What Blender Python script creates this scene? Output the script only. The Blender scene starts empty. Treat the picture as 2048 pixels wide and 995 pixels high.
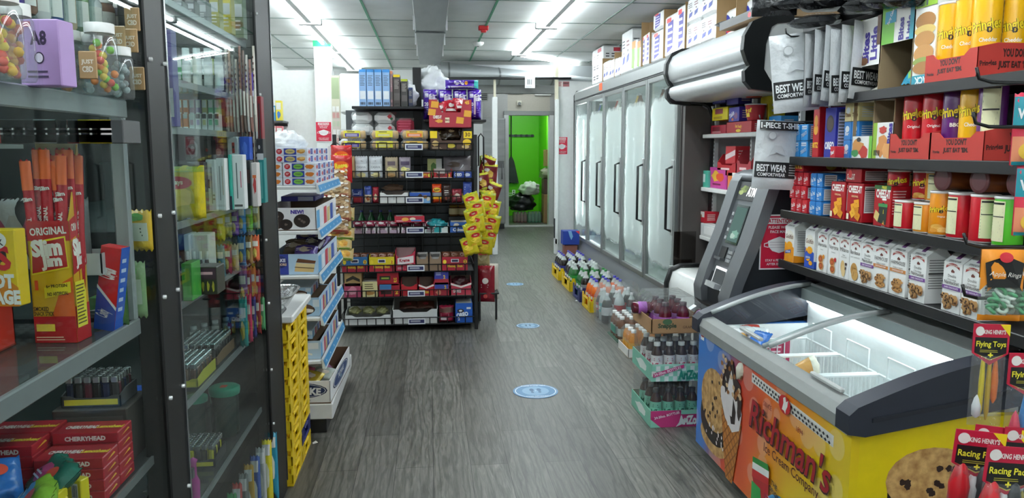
import bpy, math, random
from mathutils import Vector, Matrix
random.seed(7)
sc = bpy.context.scene
COL = sc.collection
# ---------------------------------------------------------------- camera, world, exposure
EXPOSURE = 0.5
TUBE = 30.0
F_PX = 1538.0; CAM_H = 1.6
PITCH = math.atan((497.5 - 297) / F_PX); YAW = math.atan(166 * math.cos(PITCH) / F_PX)
cam_d = bpy.data.cameras.new('camera'); cam = bpy.data.objects.new('camera', cam_d); COL.objects.link(cam)
cam_d.sensor_width = 36; cam_d.lens = 36 * F_PX / 2048; cam_d.clip_start = .05; cam_d.clip_end = 80
cam.location = (0, 0, CAM_H); cam.rotation_euler = (math.pi / 2 - PITCH, 0, -YAW)
sc.camera = cam
sc.view_settings.view_transform = 'Standard'; sc.view_settings.look = 'None'
sc.view_settings.gamma = 1; sc.view_settings.exposure = EXPOSURE
sc.view_settings.use_curve_mapping = False
w = bpy.data.worlds.new('world'); sc.world = w; w.use_nodes = True
w.node_tree.nodes['Background'].inputs[0].default_value = (.8, .9, 1, 1)
w.node_tree.nodes['Background'].inputs[1].default_value = .3
sc.cycles.max_bounces = 10; sc.cycles.transparent_max_bounces = 24; sc.cycles.glossy_bounces = 4
sc.cycles.caustics_reflective = False; sc.cycles.caustics_refractive = False
sc.cycles.use_denoising = True
sc.cycles.sample_clamp_indirect = 6

def at(px, py, x=None, y=None, z=None):
 "real point on the plane x=, y= or z= that the photograph's pixel sees"
 cp, sp, cy, sy = math.cos(PITCH), math.sin(PITCH), math.cos(YAW), math.sin(YAW)
 a = (px - 1024) / F_PX; b = (497.5 - py) / F_PX
 d = (sy * cp + a * cy + b * sy * sp, cy * cp - a * sy + b * cy * sp, -sp + b * cp)
 t = x / d[0] if x is not None else y / d[1] if y is not None else (z - CAM_H) / d[2]
 return Vector((d[0] * t, d[1] * t, CAM_H + d[2] * t))

# ---------------------------------------------------------------- materials
def lin(h):
 h = h.lstrip('#')
 if len(h) == 3: h = ''.join(c * 2 for c in h)
 o = []
 for i in (0, 2, 4):
  c = int(h[i:i + 2], 16) / 255
  o.append(c / 12.92 if c <= .04045 else ((c + .055) / 1.055) ** 2.4)
 return o
_mats = {}
def _new(name):
 m = bpy.data.materials.new(name); m.use_nodes = True
 nt = m.node_tree
 for n in list(nt.nodes): nt.nodes.remove(n)
 out = nt.nodes.new('ShaderNodeOutputMaterial')
 def N(t, **k):
  n = nt.nodes.new('ShaderNode' + t)
  for a, v in k.items():
   if a.startswith('i_'):
    key = a[2:]; key = int(key) if key.isdigit() else key.replace('_', ' ')
    n.inputs[key].default_value = v
   else: setattr(n, a, v)
  return n
 L = lambda a, b: nt.links.new(a, b)
 return m, N, L, out
def C(h, r=.45, m=0.0, v=.06, sc_=25.):
 "a plain coloured surface with a little procedural variation"
 k = (h, r, m, v, sc_)
 if k in _mats: return _mats[k]
 mt, N, L, out = _new('paint ' + h)
 p = N('BsdfPrincipled'); c = lin(h)
 tc = N('TexCoord'); no = N('TexNoise', i_Scale=sc_, i_Detail=2.0)
 L(tc.outputs['Object'], no.inputs['Vector'])
 mx = N('MixRGB'); mx.inputs[1].default_value = (*[x * (1 - v) for x in c], 1); mx.inputs[2].default_value = (*[min(1, x * (1 + v)) for x in c], 1)
 L(no.outputs['Fac'], mx.inputs[0]); L(mx.outputs[0], p.inputs['Base Color'])
 p.inputs['Roughness'].default_value = r; p.inputs['Metallic'].default_value = m
 L(p.outputs[0], out.inputs[0]); _mats[k] = mt; mt.diffuse_color = (*c, 1)
 return mt
def EM(h, s):
 k = ('em', h, s)
 if k in _mats: return _mats[k]
 mt, N, L, out = _new('light ' + h)
 e = N('Emission'); e.inputs[0].default_value = (*lin(h), 1); e.inputs[1].default_value = s
 L(e.outputs[0], out.inputs[0]); _mats[k] = mt
 return mt
def schlick(N, L, f0=.03, top=.45):
 "share of mirror reflection by viewing slant, the same from both sides of a sheet"
 lw = N('LayerWeight'); lw.inputs[0].default_value = .5
 pw = N('Math', operation='POWER'); pw.inputs[1].default_value = 5; L(lw.outputs['Facing'], pw.inputs[0])
 ma = N('Math', operation='MULTIPLY_ADD'); ma.inputs[1].default_value = top; ma.inputs[2].default_value = f0; L(pw.outputs[0], ma.inputs[0])
 return ma, lw
def GL(h='#f2fbf8', ior=1.5, rough=0.0, haze=0.0, bump=0.0):
 "clear sheet: see-through with mirror reflections that grow at a slant; haze adds a milky film"
 k = ('gl', h, ior, rough, haze, bump)
 if k in _mats: return _mats[k]
 mt, N, L, out = _new('clear ' + h)
 t = N('BsdfTransparent'); t.inputs[0].default_value = (*lin(h), 1)
 g = N('BsdfGlossy'); g.inputs['Roughness'].default_value = rough
 fr, lw = schlick(N, L, ((ior - 1) / (ior + 1)) ** 2, .45 if ior > 1.4 else .16)
 s = N('MixShader'); L(fr.outputs[0], s.inputs[0]); L(t.outputs[0], s.inputs[1]); L(g.outputs[0], s.inputs[2])
 if bump:
  tc = N('TexCoord'); no = N('TexNoise', i_Scale=18., i_Detail=3.); L(tc.outputs['Object'], no.inputs['Vector'])
  b = N('Bump'); b.inputs['Strength'].default_value = bump; b.inputs['Distance'].default_value = .02
  L(no.outputs['Fac'], b.inputs['Height']); L(b.outputs[0], g.inputs['Normal']); L(b.outputs[0], lw.inputs['Normal'])
 last = s
 if haze:
  d = N('BsdfDiffuse'); d.inputs[0].default_value = (*lin('#f4f6f6'), 1)
  s2 = N('MixShader'); s2.inputs[0].default_value = haze
  L(s.outputs[0], s2.inputs[1]); L(d.outputs[0], s2.inputs[2]); last = s2
 L(last.outputs[0], out.inputs[0]); _mats[k] = mt
 return mt
FILM = lambda: GL('#f5f7f7', 1.45, .12, .17, .8)
def wrap_mat(h, r=.25, s=14., b=.6):
 "crinkled foil or plastic wrapper"
 k = ('wr', h, r, s, b)
 if k in _mats: return _mats[k]
 mt, N, L, out = _new('wrapper ' + h)
 p = N('BsdfPrincipled'); c = lin(h)
 tc = N('TexCoord'); no = N('TexNoise', i_Scale=s, i_Detail=4.); L(tc.outputs['Object'], no.inputs['Vector'])
 mx = N('MixRGB'); mx.inputs[1].default_value = (*[x * .85 for x in c], 1); mx.inputs[2].default_value = (*[min(1, x * 1.12) for x in c], 1)
 L(no.outputs['Fac'], mx.inputs[0]); L(mx.outputs[0], p.inputs['Base Color']); p.inputs['Roughness'].default_value = r
 bp = N('Bump'); bp.inputs['Strength'].default_value = b; bp.inputs['Distance'].default_value = .02
 L(no.outputs['Fac'], bp.inputs['Height']); L(bp.outputs[0], p.inputs['Normal'])
 L(p.outputs[0], out.inputs[0]); _mats[k] = mt
 return mt

# ---------------------------------------------------------------- mesh building
_txt = {}
def text_geo(s, bold=0.0, shear=0.0):
 k = (s, bold, shear)
 if k in _txt: return _txt[k]
 cu = bpy.data.curves.new('t', 'FONT'); cu.body = s; cu.resolution_u = 2; cu.offset = bold; cu.shear = shear; cu.fill_mode = 'FRONT'
 o = bpy.data.objects.new('t', cu)
 me = o.to_mesh()
 vs = [(v.co.x, v.co.y) for v in me.vertices]; fs = [tuple(p.vertices) for p in me.polygons]
 o.to_mesh_clear(); bpy.data.objects.remove(o); bpy.data.curves.remove(cu)
 if not vs: vs = [(0, 0), (1, 0), (1, 1)]; fs = []
 x0 = min(v[0] for v in vs); x1 = max(v[0] for v in vs); y0 = min(v[1] for v in vs); y1 = max(v[1] for v in vs)
 r = ([(a - (x0 + x1) / 2, b - (y0 + y1) / 2) for a, b in vs], fs, x1 - x0, y1 - y0)
 _txt[k] = r
 return r
class MB:
 def __init__(s): s.V = []; s.F = []; s.MI = []; s.S = []; s.mats = []; s.X = None
 def mi(s, m):
  if isinstance(m, str): m = C(m)
  if m not in s.mats: s.mats.append(m)
  return s.mats.index(m)
 def add(s, vs, fs, m, smooth=False):
  b = len(s.V); i = s.mi(m)
  if s.X is not None: vs = [s.X @ Vector(v) for v in vs]
  s.V += [tuple(v) for v in vs]; s.F += [tuple(b + q for q in f) for f in fs]
  s.MI += [i] * len(fs); s.S += [smooth] * len(fs)
  return s
 def box(s, x0, y0, z0, x1, y1, z1, m, c=0.0):
  if x1 < x0: x0, x1 = x1, x0
  if y1 < y0: y0, y1 = y1, y0
  if z1 < z0: z0, z1 = z1, z0
  c = min(c, .45 * min(x1 - x0, y1 - y0, z1 - z0))
  if c <= 0:
   return s.add([(x0, y0, z0), (x1, y0, z0), (x1, y1, z0), (x0, y1, z0), (x0, y0, z1), (x1, y0, z1), (x1, y1, z1), (x0, y1, z1)],
                         [(3, 2, 1, 0), (4, 5, 6, 7), (0, 1, 5, 4), (1, 2, 6, 5), (2, 3, 7, 6), (3, 0, 4, 7)], m)
  P = {}; vs = []
  X, Y, Z = (x0, x1), (y0, y1), (z0, z1)
  for i in (0, 1):
   for j in (0, 1):
    for k in (0, 1):
     q = (X[i], Y[j], Z[k]); ins = (X[i] + (c if i == 0 else -c), Y[j] + (c if j == 0 else -c), Z[k] + (c if k == 0 else -c))
     for a in range(3):
      v = list(ins); v[a] = q[a]; P[i, j, k, a] = len(vs); vs.append(tuple(v))
  fs = []
  for a in range(3):
   b, d = (a + 1) % 3, (a + 2) % 3
   for sd in (0, 1):
    f = []
    for u, t in ((0, 0), (1, 0), (1, 1), (0, 1)):
     q = [0, 0, 0]; q[a] = sd; q[b] = u; q[d] = t; f.append(P[(*q, a)])
    fs.append(tuple(f if sd else f[::-1]))
   for u in (0, 1):
    for t in (0, 1):
     q0 = [0, 0, 0]; q1 = [0, 0, 0]; q0[b] = q1[b] = u; q0[d] = q1[d] = t; q1[a] = 1
     f = [P[(*q0, b)], P[(*q1, b)], P[(*q1, d)], P[(*q0, d)]]
     fs.append(tuple(f if (u == t) else f[::-1]))
  for i in (0, 1):
   for j in (0, 1):
    for k in (0, 1):
     f = [P[i, j, k, 0], P[i, j, k, 1], P[i, j, k, 2]]
     fs.append(tuple(f if (i + j + k) % 2 else f[::-1]))
  return s.add(vs, fs, m)
 def lathe(s, prof, m, c=(0, 0, 0), n=20, smooth=True, axis='z', caps=True, sx=1.0):
  vs = []; fs = []
  for r, z in prof:
   for i in range(n):
    a = 2 * math.pi * i / n; p = (r * math.cos(a) * sx, r * math.sin(a), z)
    if axis == 'x': p = (p[2], p[0], p[1])
    elif axis == 'y': p = (p[1], p[2], p[0])
    vs.append((p[0] + c[0], p[1] + c[1], p[2] + c[2]))
  for j in range(len(prof) - 1):
   for i in range(n):
    k = (i + 1) % n; fs.append((j * n + i, j * n + k, (j + 1) * n + k, (j + 1) * n + i))
  s.add(vs, fs, m, smooth)
  if caps:
   if prof[0][0] > 1e-5: s.add(vs[:n], [tuple(range(n))[::-1]], m)
   if prof[-1][0] > 1e-5: s.add(vs[-n:], [tuple(range(n))], m)
  return s
 def tube(s, pts, r, m, n=6, close=False):
  pts = [Vector(p) for p in pts]; vs = []; fs = []; N = len(pts); up = None
  for i, p in enumerate(pts):
   a = pts[i - 1] if (i or close) else p; b = pts[(i + 1) % N] if (i < N - 1 or close) else p
   t = (b - a); t = t.normalized() if t.length > 1e-9 else Vector((0, 0, 1))
   if up is None: up = Vector((0, 0, 1)) if abs(t.z) < .9 else Vector((1, 0, 0))
   u = (up - t * up.dot(t)); u = u.normalized() if u.length > 1e-6 else t.orthogonal().normalized()
   up = u; w_ = t.cross(u)
   for k in range(n):
    g = 2 * math.pi * k / n; vs.append(p + (u * math.cos(g) + w_ * math.sin(g)) * r)
  R = range(N if close else N - 1)
  for i in R:
   j = (i + 1) % N
   for k in range(n):
    l = (k + 1) % n; fs.append((i * n + k, i * n + l, j * n + l, j * n + k))
  if not close: fs += [tuple(range(n))[::-1], tuple((N - 1) * n + k for k in range(n))]
  return s.add(vs, fs, m, n > 5)
 def prism(s, pts, axis, a, b, m, smooth=False):
  "extrude a closed 2D outline along an axis from a to b (pts are the other two axes in order)"
  def P(u, v, t): return (t, u, v) if axis == 'x' else (u, t, v) if axis == 'y' else (u, v, t)
  n = len(pts); vs = [P(u, v, a) for u, v in pts] + [P(u, v, b) for u, v in pts]
  s.add(vs, [(i, (i + 1) % n, n + (i + 1) % n, n + i) for i in range(n)], m, smooth)
  s.add(vs, [tuple(range(n))[::-1], tuple(range(n, 2 * n))], m)
  return s
 def grid(s, fn, nu, nv, m, smooth=True, wrap=False):
  vs = [fn(i / nu, j / nv) for j in range(nv + 1) for i in range(nu + 1)]
  fs = [(j * (nu + 1) + i, j * (nu + 1) + i + 1, (j + 1) * (nu + 1) + i + 1, (j + 1) * (nu + 1) + i) for j in range(nv) for i in range(nu)]
  return s.add(vs, fs, m, smooth)
 def art(s, mp, W, H, items, sub=1, lift=.0005):
  "printed marks on a face: mp(x,y,k) maps metres on the face to space, k lifts the layer"
  for n, it in enumerate(items):
   t = it[0]; k = lift * (1 + n * .6)
   if t == 'r':
    _, x0, y0, x1, y1, col = it
    nx = max(1, int(sub * (x1 - x0) + .99)); ny = max(1, int(sub * (y1 - y0) + .99)) if sub > 1 else 1
    s.grid(lambda u, v: mp((x0 + (x1 - x0) * u) * W, (y0 + (y1 - y0) * v) * H, k), nx, ny, col, sub > 1)
   elif t == 'e':
    _, cx, cy, rx, ry, col = it[:6]; m_ = 20
    rings = [(0, 0)] if sub == 1 else [(.02, 0), (.55, 0)]
    vs = [mp(cx * W, cy * H, k)]; fs = []
    rs = [1.0] if sub == 1 else [.5, 1.0]
    for q in rs:
     for i in range(m_):
      a = 2 * math.pi * i / m_; vs.append(mp((cx + rx * q * math.cos(a)) * W, (cy + ry * q * math.sin(a)) * H, k))
    for i in range(m_): fs.append((0, 1 + i, 1 + (i + 1) % m_))
    if len(rs) > 1:
     for i in range(m_): fs.append((1 + i, 1 + m_ + i, 1 + m_ + (i + 1) % m_, 1 + (i + 1) % m_))
    s.add(vs, fs, col)
   elif t == 'p':
    s.add([mp(x * W, y * H, k) for x, y in it[1]], [tuple(range(len(it[1])))], it[2])
   elif t == 't':
    # ('t', text, cx, cy, height_fraction, colour, max_width_fraction, rotation_degrees, bold, shear)
    tx, cx, cy, h, col = it[1:6]; mw = it[6] if len(it) > 6 and it[6] else 99; rot = it[7] if len(it) > 7 else 0
    bo = it[8] if len(it) > 8 else .02; sh = it[9] if len(it) > 9 else 0
    vs, fs, tw, th = text_geo(tx, bo, sh)
    q = h * H / max(.72, th if th > .9 else .72); qx = min(q, mw * W / max(tw, 1e-3))
    ca, sa = math.cos(math.radians(rot)), math.sin(math.radians(rot))
    s.add([mp(cx * W + a * qx * ca - b * q * sa, cy * H + a * qx * sa + b * q * ca, k) for a, b in vs], fs, col)
   elif t == 'lines':
    # rows of small print: ('lines', x0, y0, x1, y1, rows, colour)
    _, x0, y0, x1, y1, rows, col = it; rr = random.Random(rows * 7 + int(x0 * 99))
    for q in range(rows):
     yy = y0 + (y1 - y0) * (q + .3) / rows; hh = (y1 - y0) / rows * .4; xe = x1 - (x1 - x0) * rr.random() * .3
     s.add([mp(x0 * W, yy * H, k), mp(xe * W, yy * H, k), mp(xe * W, (yy + hh) * H, k), mp(x0 * W, (yy + hh) * H, k)], [(0, 1, 2, 3)], col)
   elif t == 'bars':
    _, x0, y0, x1, y1, col = it; rr = random.Random(5); x = x0
    while x < x1:
     wd = (x1 - x0) * rr.choice((.03, .05, .07))
     s.add([mp(x * W, y0 * H, k), mp(min(x1, x + wd) * W, y0 * H, k), mp(min(x1, x + wd) * W, y1 * H, k), mp(x * W, y1 * H, k)], [(0, 1, 2, 3)], col)
     x += wd + (x1 - x0) * rr.choice((.03, .06))
   elif t == 'blob':
    # irregular patch: ('blob', cx, cy, rx, ry, colour, seed)
    _, cx, cy, rx, ry, col, sd = it; rr = random.Random(sd); m_ = 14
    vs = [mp(cx * W, cy * H, k)]
    for i in range(m_):
     a = 2 * math.pi * i / m_; q = rr.uniform(.7, 1.1); vs.append(mp((cx + rx * q * math.cos(a)) * W, (cy + ry * q * math.sin(a)) * H, k))
    s.add(vs, [(0, 1 + i, 1 + (i + 1) % m_) for i in range(m_)], col)
  return s
 def mesh(s, name):
  me = bpy.data.meshes.new(name); me.from_pydata(s.V, [], s.F)
  for m in s.mats: me.materials.append(m)
  me.polygons.foreach_set('material_index', s.MI); me.polygons.foreach_set('use_smooth', s.S)
  me.update()
  return me
 def ob(s, name, parent=None, loc=None, rz=0, **k):
  o = bpy.data.objects.new(name, s.mesh(name)); COL.objects.link(o)
  if parent is not None: o.parent = parent
  if loc is not None: o.location = loc
  if rz: o.rotation_euler = (0, 0, math.radians(rz))
  for a, v in k.items(): o[a] = v
  return o
def empty(name, loc=(0, 0, 0), rz=0, **k):
 o = bpy.data.objects.new(name, None); COL.objects.link(o); o.location = loc; o.rotation_euler = (0, 0, math.radians(rz)); o.empty_display_size = .05
 for a, v in k.items(): o[a] = v
 return o
def tag(o, label, cat, group=None):
 o['label'] = label; o['category'] = cat
 if group: o['group'] = group
 elif 'group' in o: del o['group']
 return o
_kids = {}
def kids(o):
 if o.name not in _kids: _kids[o.name] = [c for c in o.children]
 return _kids[o.name]
def dup(o):
 c = o.copy(); COL.objects.link(c)
 for ch in kids(o):
  d = ch.copy(); COL.objects.link(d); d.parent = c
  for g in kids(ch):
   e = g.copy(); COL.objects.link(e); e.parent = d
 return c
_proto = {}
def put(key, build, loc, label, cat, group=None, rz=0, rx=0, ry=0, s=1):
 "first call builds the thing, later calls copy it with its parts"
 if key in _proto: o = dup(_proto[key])
 else: o = build(); _proto[key] = o
 o.location = loc; o.rotation_euler = (math.radians(rx), math.radians(ry), math.radians(rz)); o.scale = (s, s, s)
 return tag(o, label, cat, group)
ORD = 'first second third fourth fifth sixth seventh eighth ninth tenth eleventh twelfth thirteenth fourteenth fifteenth sixteenth'.split()
def faces(w, d, h):
 e = 0
 return {'F': (lambda x, y, k: (x - w / 2, -d / 2 - k, y), w, h), 'B': (lambda x, y, k: (w / 2 - x, d / 2 + k, y), w, h),
   'R': (lambda x, y, k: (w / 2 + k, x - d / 2, y), d, h), 'L': (lambda x, y, k: (-w / 2 - k, d / 2 - x, y), d, h),
   'T': (lambda x, y, k: (x - w / 2, y - d / 2, h + k), w, d)}
def card(name, w, d, h, col, r=.4, c=.002, **art):
 "printed carton; front towards -y"
 def b():
  m = MB(); m.box(-w / 2, -d / 2, 0, w / 2, d / 2, h, col if not isinstance(col, str) else C(col, r), c)
  fc = faces(w, d, h)
  for k, it in art.items():
   mp, W, H = fc[k]; m.art(mp, W, H, it)
  return m.ob(name)
 return b
def tray(name, w, d, h, col, inner=None, t=.004, front=None, **art):
 "open box without a lid; front may be cut lower, with shoulders at the corners"
 def b():
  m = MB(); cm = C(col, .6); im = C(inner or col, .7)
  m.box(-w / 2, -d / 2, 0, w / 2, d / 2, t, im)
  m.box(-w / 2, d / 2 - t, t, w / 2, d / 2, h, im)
  for s_ in (-1, 1):
   x0, x1 = sorted((s_ * w / 2, s_ * (w / 2 - t)))
   m.prism([(-d / 2, t), (d / 2, t), (d / 2, h), (-d / 2 + d * .35, h), (-d / 2, front or h)], 'x', x0, x1, cm)
  f = front or h
  m.prism([(-w / 2, t), (w / 2, t), (w / 2, f), (w * .36, f), (w * .26, f * .8), (-w * .26, f * .8), (-w * .36, f), (-w / 2, f)] if front else [(-w / 2, t), (w / 2, t), (w / 2, h), (-w / 2, h)], 'y', -d / 2, -d / 2 + t, cm)
  fc = faces(w, d, h)
  for k, it in art.items():
   mp, W, H = fc[k]; m.art(mp, W, f if k == 'F' else H, it)
  return m.ob(name)
 return b
def pil(w, h, t, seed=0, wr=.12):
 rr = random.Random(seed); ph = [rr.uniform(0, 6) for _ in range(6)]
 def th(x, y):
  u, v = x / w, y / h
  e = max(0, 1 - (2 * u - 1) ** 4) * max(0, min(1, min(v, 1 - v) * 7)) ** .6
  return t / 2 * (e ** .7) * (1 + wr * (math.sin(9 * u + ph[0] + 5 * v) + math.sin(13 * v + ph[1] - 4 * u)) * .5)
 return th
def bag(name, w, h, t, mat, art=(), seed=0, back=None, crimp=True, wr=.15, tops=None):
 "pillow bag with crimped ends; front towards -y, base at z=0"
 def b():
  m = MB(); th = pil(w, h, t, seed, wr); M_ = wrap_mat(mat) if isinstance(mat, str) else mat
  def zz(u, v): return .004 * math.sin(u * w * 500) if (v < .01 or v > .99) and crimp else 0
  m.grid(lambda u, v: (u * w - w / 2, -th(u * w, v * h) - .0006, v * h + zz(u, v)), 14, 16, M_)
  m.grid(lambda u, v: (w / 2 - u * w, th(w - u * w, v * h) + .0006, v * h + zz(1 - u, v)), 14, 16, back or M_)
  if art: m.art(lambda x, y, k: (x - w / 2, -th(x, y) - .0006 - k, y), w, h, art, sub=10, lift=.0016)
  return m.ob(name)
 return b
def cyl(r):
 return lambda W: (lambda x, y, k: ((r + k) * math.sin((x - W / 2) / r), -(r + k) * math.cos((x - W / 2) / r), y))
# ================================================================ THE SETTING
def st(o, **k):
 o['kind'] = 'structure'
 for a, v in k.items(): o[a] = v
 return o
CZ = 2.93
def floor_mat():
 mt, N, L, out = _new('grey wood plank floor')
 p = N('BsdfPrincipled'); tc = N('TexCoord')
 mp = N('Mapping'); mp.inputs['Rotation'].default_value = (0, 0, math.pi / 2); L(tc.outputs['Object'], mp.inputs[0])
 br = N('TexBrick', i_Scale=1.0, i_Mortar_Size=.002, i_Bias=0., i_Brick_Width=1.25, i_Row_Height=.19, i_Mortar_Smooth=.3)
 br.inputs['Color1'].default_value = (*lin('#53524e'), 1); br.inputs['Color2'].default_value = (*lin('#6c6b66'), 1); br.inputs['Mortar'].default_value = (*lin('#323230'), 1)
 br.offset = .37; L(mp.outputs[0], br.inputs[0])
 m2 = N('Mapping'); m2.inputs['Scale'].default_value = (9, .7, 1); L(tc.outputs['Object'], m2.inputs[0])
 no = N('TexNoise', i_Scale=6., i_Detail=6., i_Roughness=.65, i_Distortion=1.2); L(m2.outputs[0], no.inputs['Vector'])
 m3 = N('Mapping'); m3.inputs['Scale'].default_value = (1, .12, 1); L(tc.outputs['Object'], m3.inputs[0])
 wv = N('TexWave', i_Scale=7.0, i_Distortion=22., i_Detail=4., i_Detail_Scale=.9); L(m3.outputs[0], wv.inputs[0])
 cr = N('ValToRGB'); cr.color_ramp.elements[0].position = .35; cr.color_ramp.elements[0].color = (.5, .5, .49, 1); cr.color_ramp.elements[1].position = .68; cr.color_ramp.elements[1].color = (1.25, 1.25, 1.23, 1)
 L(no.outputs['Fac'], cr.inputs[0])
 mu = N('MixRGB', blend_type='MULTIPLY'); mu.inputs[0].default_value = 1; L(br.outputs[0], mu.inputs[1]); L(cr.outputs[0], mu.inputs[2])
 c2 = N('ValToRGB'); c2.color_ramp.elements[0].position = .0; c2.color_ramp.elements[0].color = (.66, .66, .65, 1); c2.color_ramp.elements[1].position = .45; c2.color_ramp.elements[1].color = (1.08, 1.08, 1.07, 1)
 L(wv.outputs['Fac'], c2.inputs[0])
 m4 = N('MixRGB', blend_type='MULTIPLY'); m4.inputs[0].default_value = 1; L(mu.outputs[0], m4.inputs[1]); L(c2.outputs[0], m4.inputs[2])
 L(m4.outputs[0], p.inputs['Base Color'])
 rr = N('MapRange', i_3=.3, i_4=.52); L(no.outputs['Fac'], rr.inputs[0]); L(rr.outputs[0], p.inputs['Roughness'])
 bp = N('Bump', i_Strength=.12); bp.inputs['Distance'].default_value = .004; L(cr.outputs[0], bp.inputs['Height']); L(bp.outputs[0], p.inputs['Normal'])
 L(p.outputs[0], out.inputs[0]); return mt
def tile_mat():
 mt, N, L, out = _new('ceiling tile')
 p = N('BsdfPrincipled', i_Roughness=.8); tc = N('TexCoord')
 di = N('VectorMath', operation='DIVIDE'); di.inputs[1].default_value = (.615, 1.2, 1)
 ad = N('VectorMath', operation='ADD'); ad.inputs[1].default_value = (1.21 / .615 + 10, 10 - 7.15 / 1.2 + 6, 0)
 fl = N('VectorMath', operation='FLOOR'); wn = N('TexWhiteNoise')
 L(tc.outputs['Object'], di.inputs[0]); L(di.outputs[0], ad.inputs[0]); L(ad.outputs[0], fl.inputs[0]); L(fl.outputs[0], wn.inputs['Vector'])
 mx = N('MixRGB'); mx.inputs[1].default_value = (*lin('#d2d5d2'), 1); mx.inputs[2].default_value = (*lin('#eceeec'), 1); L(wn.outputs['Value'], mx.inputs[0])
 no = N('TexNoise', i_Scale=1.3, i_Detail=4.); L(tc.outputs['Object'], no.inputs['Vector'])
 cr = N('ValToRGB'); cr.color_ramp.elements[0].position = .3; cr.color_ramp.elements[0].color = (.82, .82, .8, 1); cr.color_ramp.elements[1].position = .6
 L(no.outputs['Fac'], cr.inputs[0])
 mu = N('MixRGB', blend_type='MULTIPLY'); mu.inputs[0].default_value = 1; L(mx.outputs[0], mu.inputs[1]); L(cr.outputs[0], mu.inputs[2]); L(mu.outputs[0], p.inputs['Base Color'])
 n2 = N('TexNoise', i_Scale=90., i_Detail=3.); L(tc.outputs['Object'], n2.inputs['Vector'])
 bp = N('Bump', i_Strength=.25); bp.inputs['Distance'].default_value = .004; L(n2.outputs['Fac'], bp.inputs['Height']); L(bp.outputs[0], p.inputs['Normal'])
 L(p.outputs[0], out.inputs[0]); return mt
def duct_mat(name, h, r, s=(2, 20, 20)):
 k = ('duct', h, r, s)
 if k in _mats: return _mats[k]
 mt, N, L, out = _new(name)
 p = N('BsdfPrincipled', i_Roughness=r, i_Metallic=.85); tc = N('TexCoord'); mp = N('Mapping'); mp.inputs['Scale'].default_value = s; L(tc.outputs['Object'], mp.inputs[0])
 no = N('TexNoise', i_Scale=2., i_Detail=4.); L(mp.outputs[0], no.inputs['Vector'])
 mx = N('MixRGB'); c = lin(h); mx.inputs[1].default_value = (*[x * .7 for x in c], 1); mx.inputs[2].default_value = (*[min(1, x * 1.2) for x in c], 1)
 L(no.outputs['Fac'], mx.inputs[0]); L(mx.outputs[0], p.inputs['Base Color']); L(p.outputs[0], out.inputs[0]); _mats[k] = mt; return mt
WALL = C('#e9ebe9', .6, 0, .03, 3); TRIM = C('#eceeec', .4)
XL, XR, YF, YB = -2.33, 3.1, -4.0, 13.5
st(MB().box(XL - .1, YF - .1, -.1, XR + .1, 19, 0, floor_mat()).ob('floor'))
ceil = st(MB().box(XL - .1, YF - .1, CZ, XR + .1, 16, CZ + .08, tile_mat()).ob('ceiling'))
gm = C('#6f8078', .5); m = MB()
k = -4
x = -1.21 - .615 * 2
while x < XR:
 if x > XL: m.box(x - .011, YF, CZ - .006, x + .011, 15.8, CZ, C('#3f8f6c', .5) if abs(x - .635) < .05 or abs(x + .595) < .05 else gm)
 x += .615
y = 7.15 - 1.2 * 9
while y < 15.8:
 if y > YF: m.box(XL, y - .011, CZ - .005, XR, y + .011, CZ, gm)
 y += 1.2
st(m.ob('ceiling_grid', parent=ceil))
st(MB().box(XL - .1, YF, 0, XL, YB, CZ, WALL).ob('wall_left'))
st(MB().box(XR, YF, 0, XR + .1, 19, CZ, WALL).ob('wall_right'))
st(MB().box(XL, YF - .1, 0, XR, YF, CZ, WALL).ob('wall_front'))
st(MB().box(XL, YB, 0, .93, YB + .1, CZ, WALL).ob('wall_back'))
GREY = C('#a8a9a6', .6)
st(MB().box(.83, YB + .1, 0, .93, 15.8, CZ, GREY).ob('wall_corridor'))
m = MB()
m.box(.83, 15.8, 0, 1.60, 15.92, CZ, GREY); m.box(2.47, 15.8, 0, XR, 15.92, CZ, GREY); m.box(1.60, 15.8, 2.28, 2.47, 15.92, CZ, C('#b5b1a4', .6))
st(m.ob('wall_rear'))
GREEN = C('#63c40e', .45, 0, .04, 3)
m = MB(); m.box(1.3, 18.4, 0, XR, 18.5, 2.6, GREEN); st(m.ob('wall_storeroom'))
st(MB().box(1.2, 15.92, 0, 1.3, 18.5, 2.6, GREEN).ob('wall_storeroom_left'))
st(MB().box(2.62, 17.2, 0, 2.78, 18.4, 2.6, GREEN).ob('wall_storeroom_pier'))
st(MB().box(1.2, 15.92, 2.6, XR, 18.5, 2.68, C('#d8dcd2', .7)).ob('ceiling_storeroom'))
# rear doorway trim
m = MB(); DT = C('#dfe2df', .4)
m.box(1.52, 15.74, 0, 1.62, 15.94, 2.28, DT, .005); m.box(2.45, 15.74, 0, 2.55, 15.94, 2.28, DT, .005); m.box(1.52, 15.74, 2.27, 2.55, 15.94, 2.36, C('#8e918f', .5), .005); m.box(1.52, 15.70, 0, 2.55, 15.78, .03, DT)
st(m.ob('trim_1'))
st(MB().box(.93, 15.72, 0, 1.52, 15.8, .1, DT, .005).ob('baseboard_rear'))
# white partition, column, hung cabinet at the back on the left
m = MB().box(XL, 10.15, 0, -1.2, 10.25, 2.58, C('#eef0ee', .5), .004); m.box(-1.26, 10.1, 0, -1.2, 10.15, 2.58, TRIM); st(m.ob('wall_partition'))
m = MB().box(-1.41, 10.0, 0, -1.2, 10.15, 2.86, C('#f2f4f2', .5), .004); col_ = st(m.ob('column'))
st(MB().box(-1.415, 9.995, 2.86, -1.195, 10.15, CZ, C('#1c9c63', .5)).ob('column_collar', parent=col_))
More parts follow.
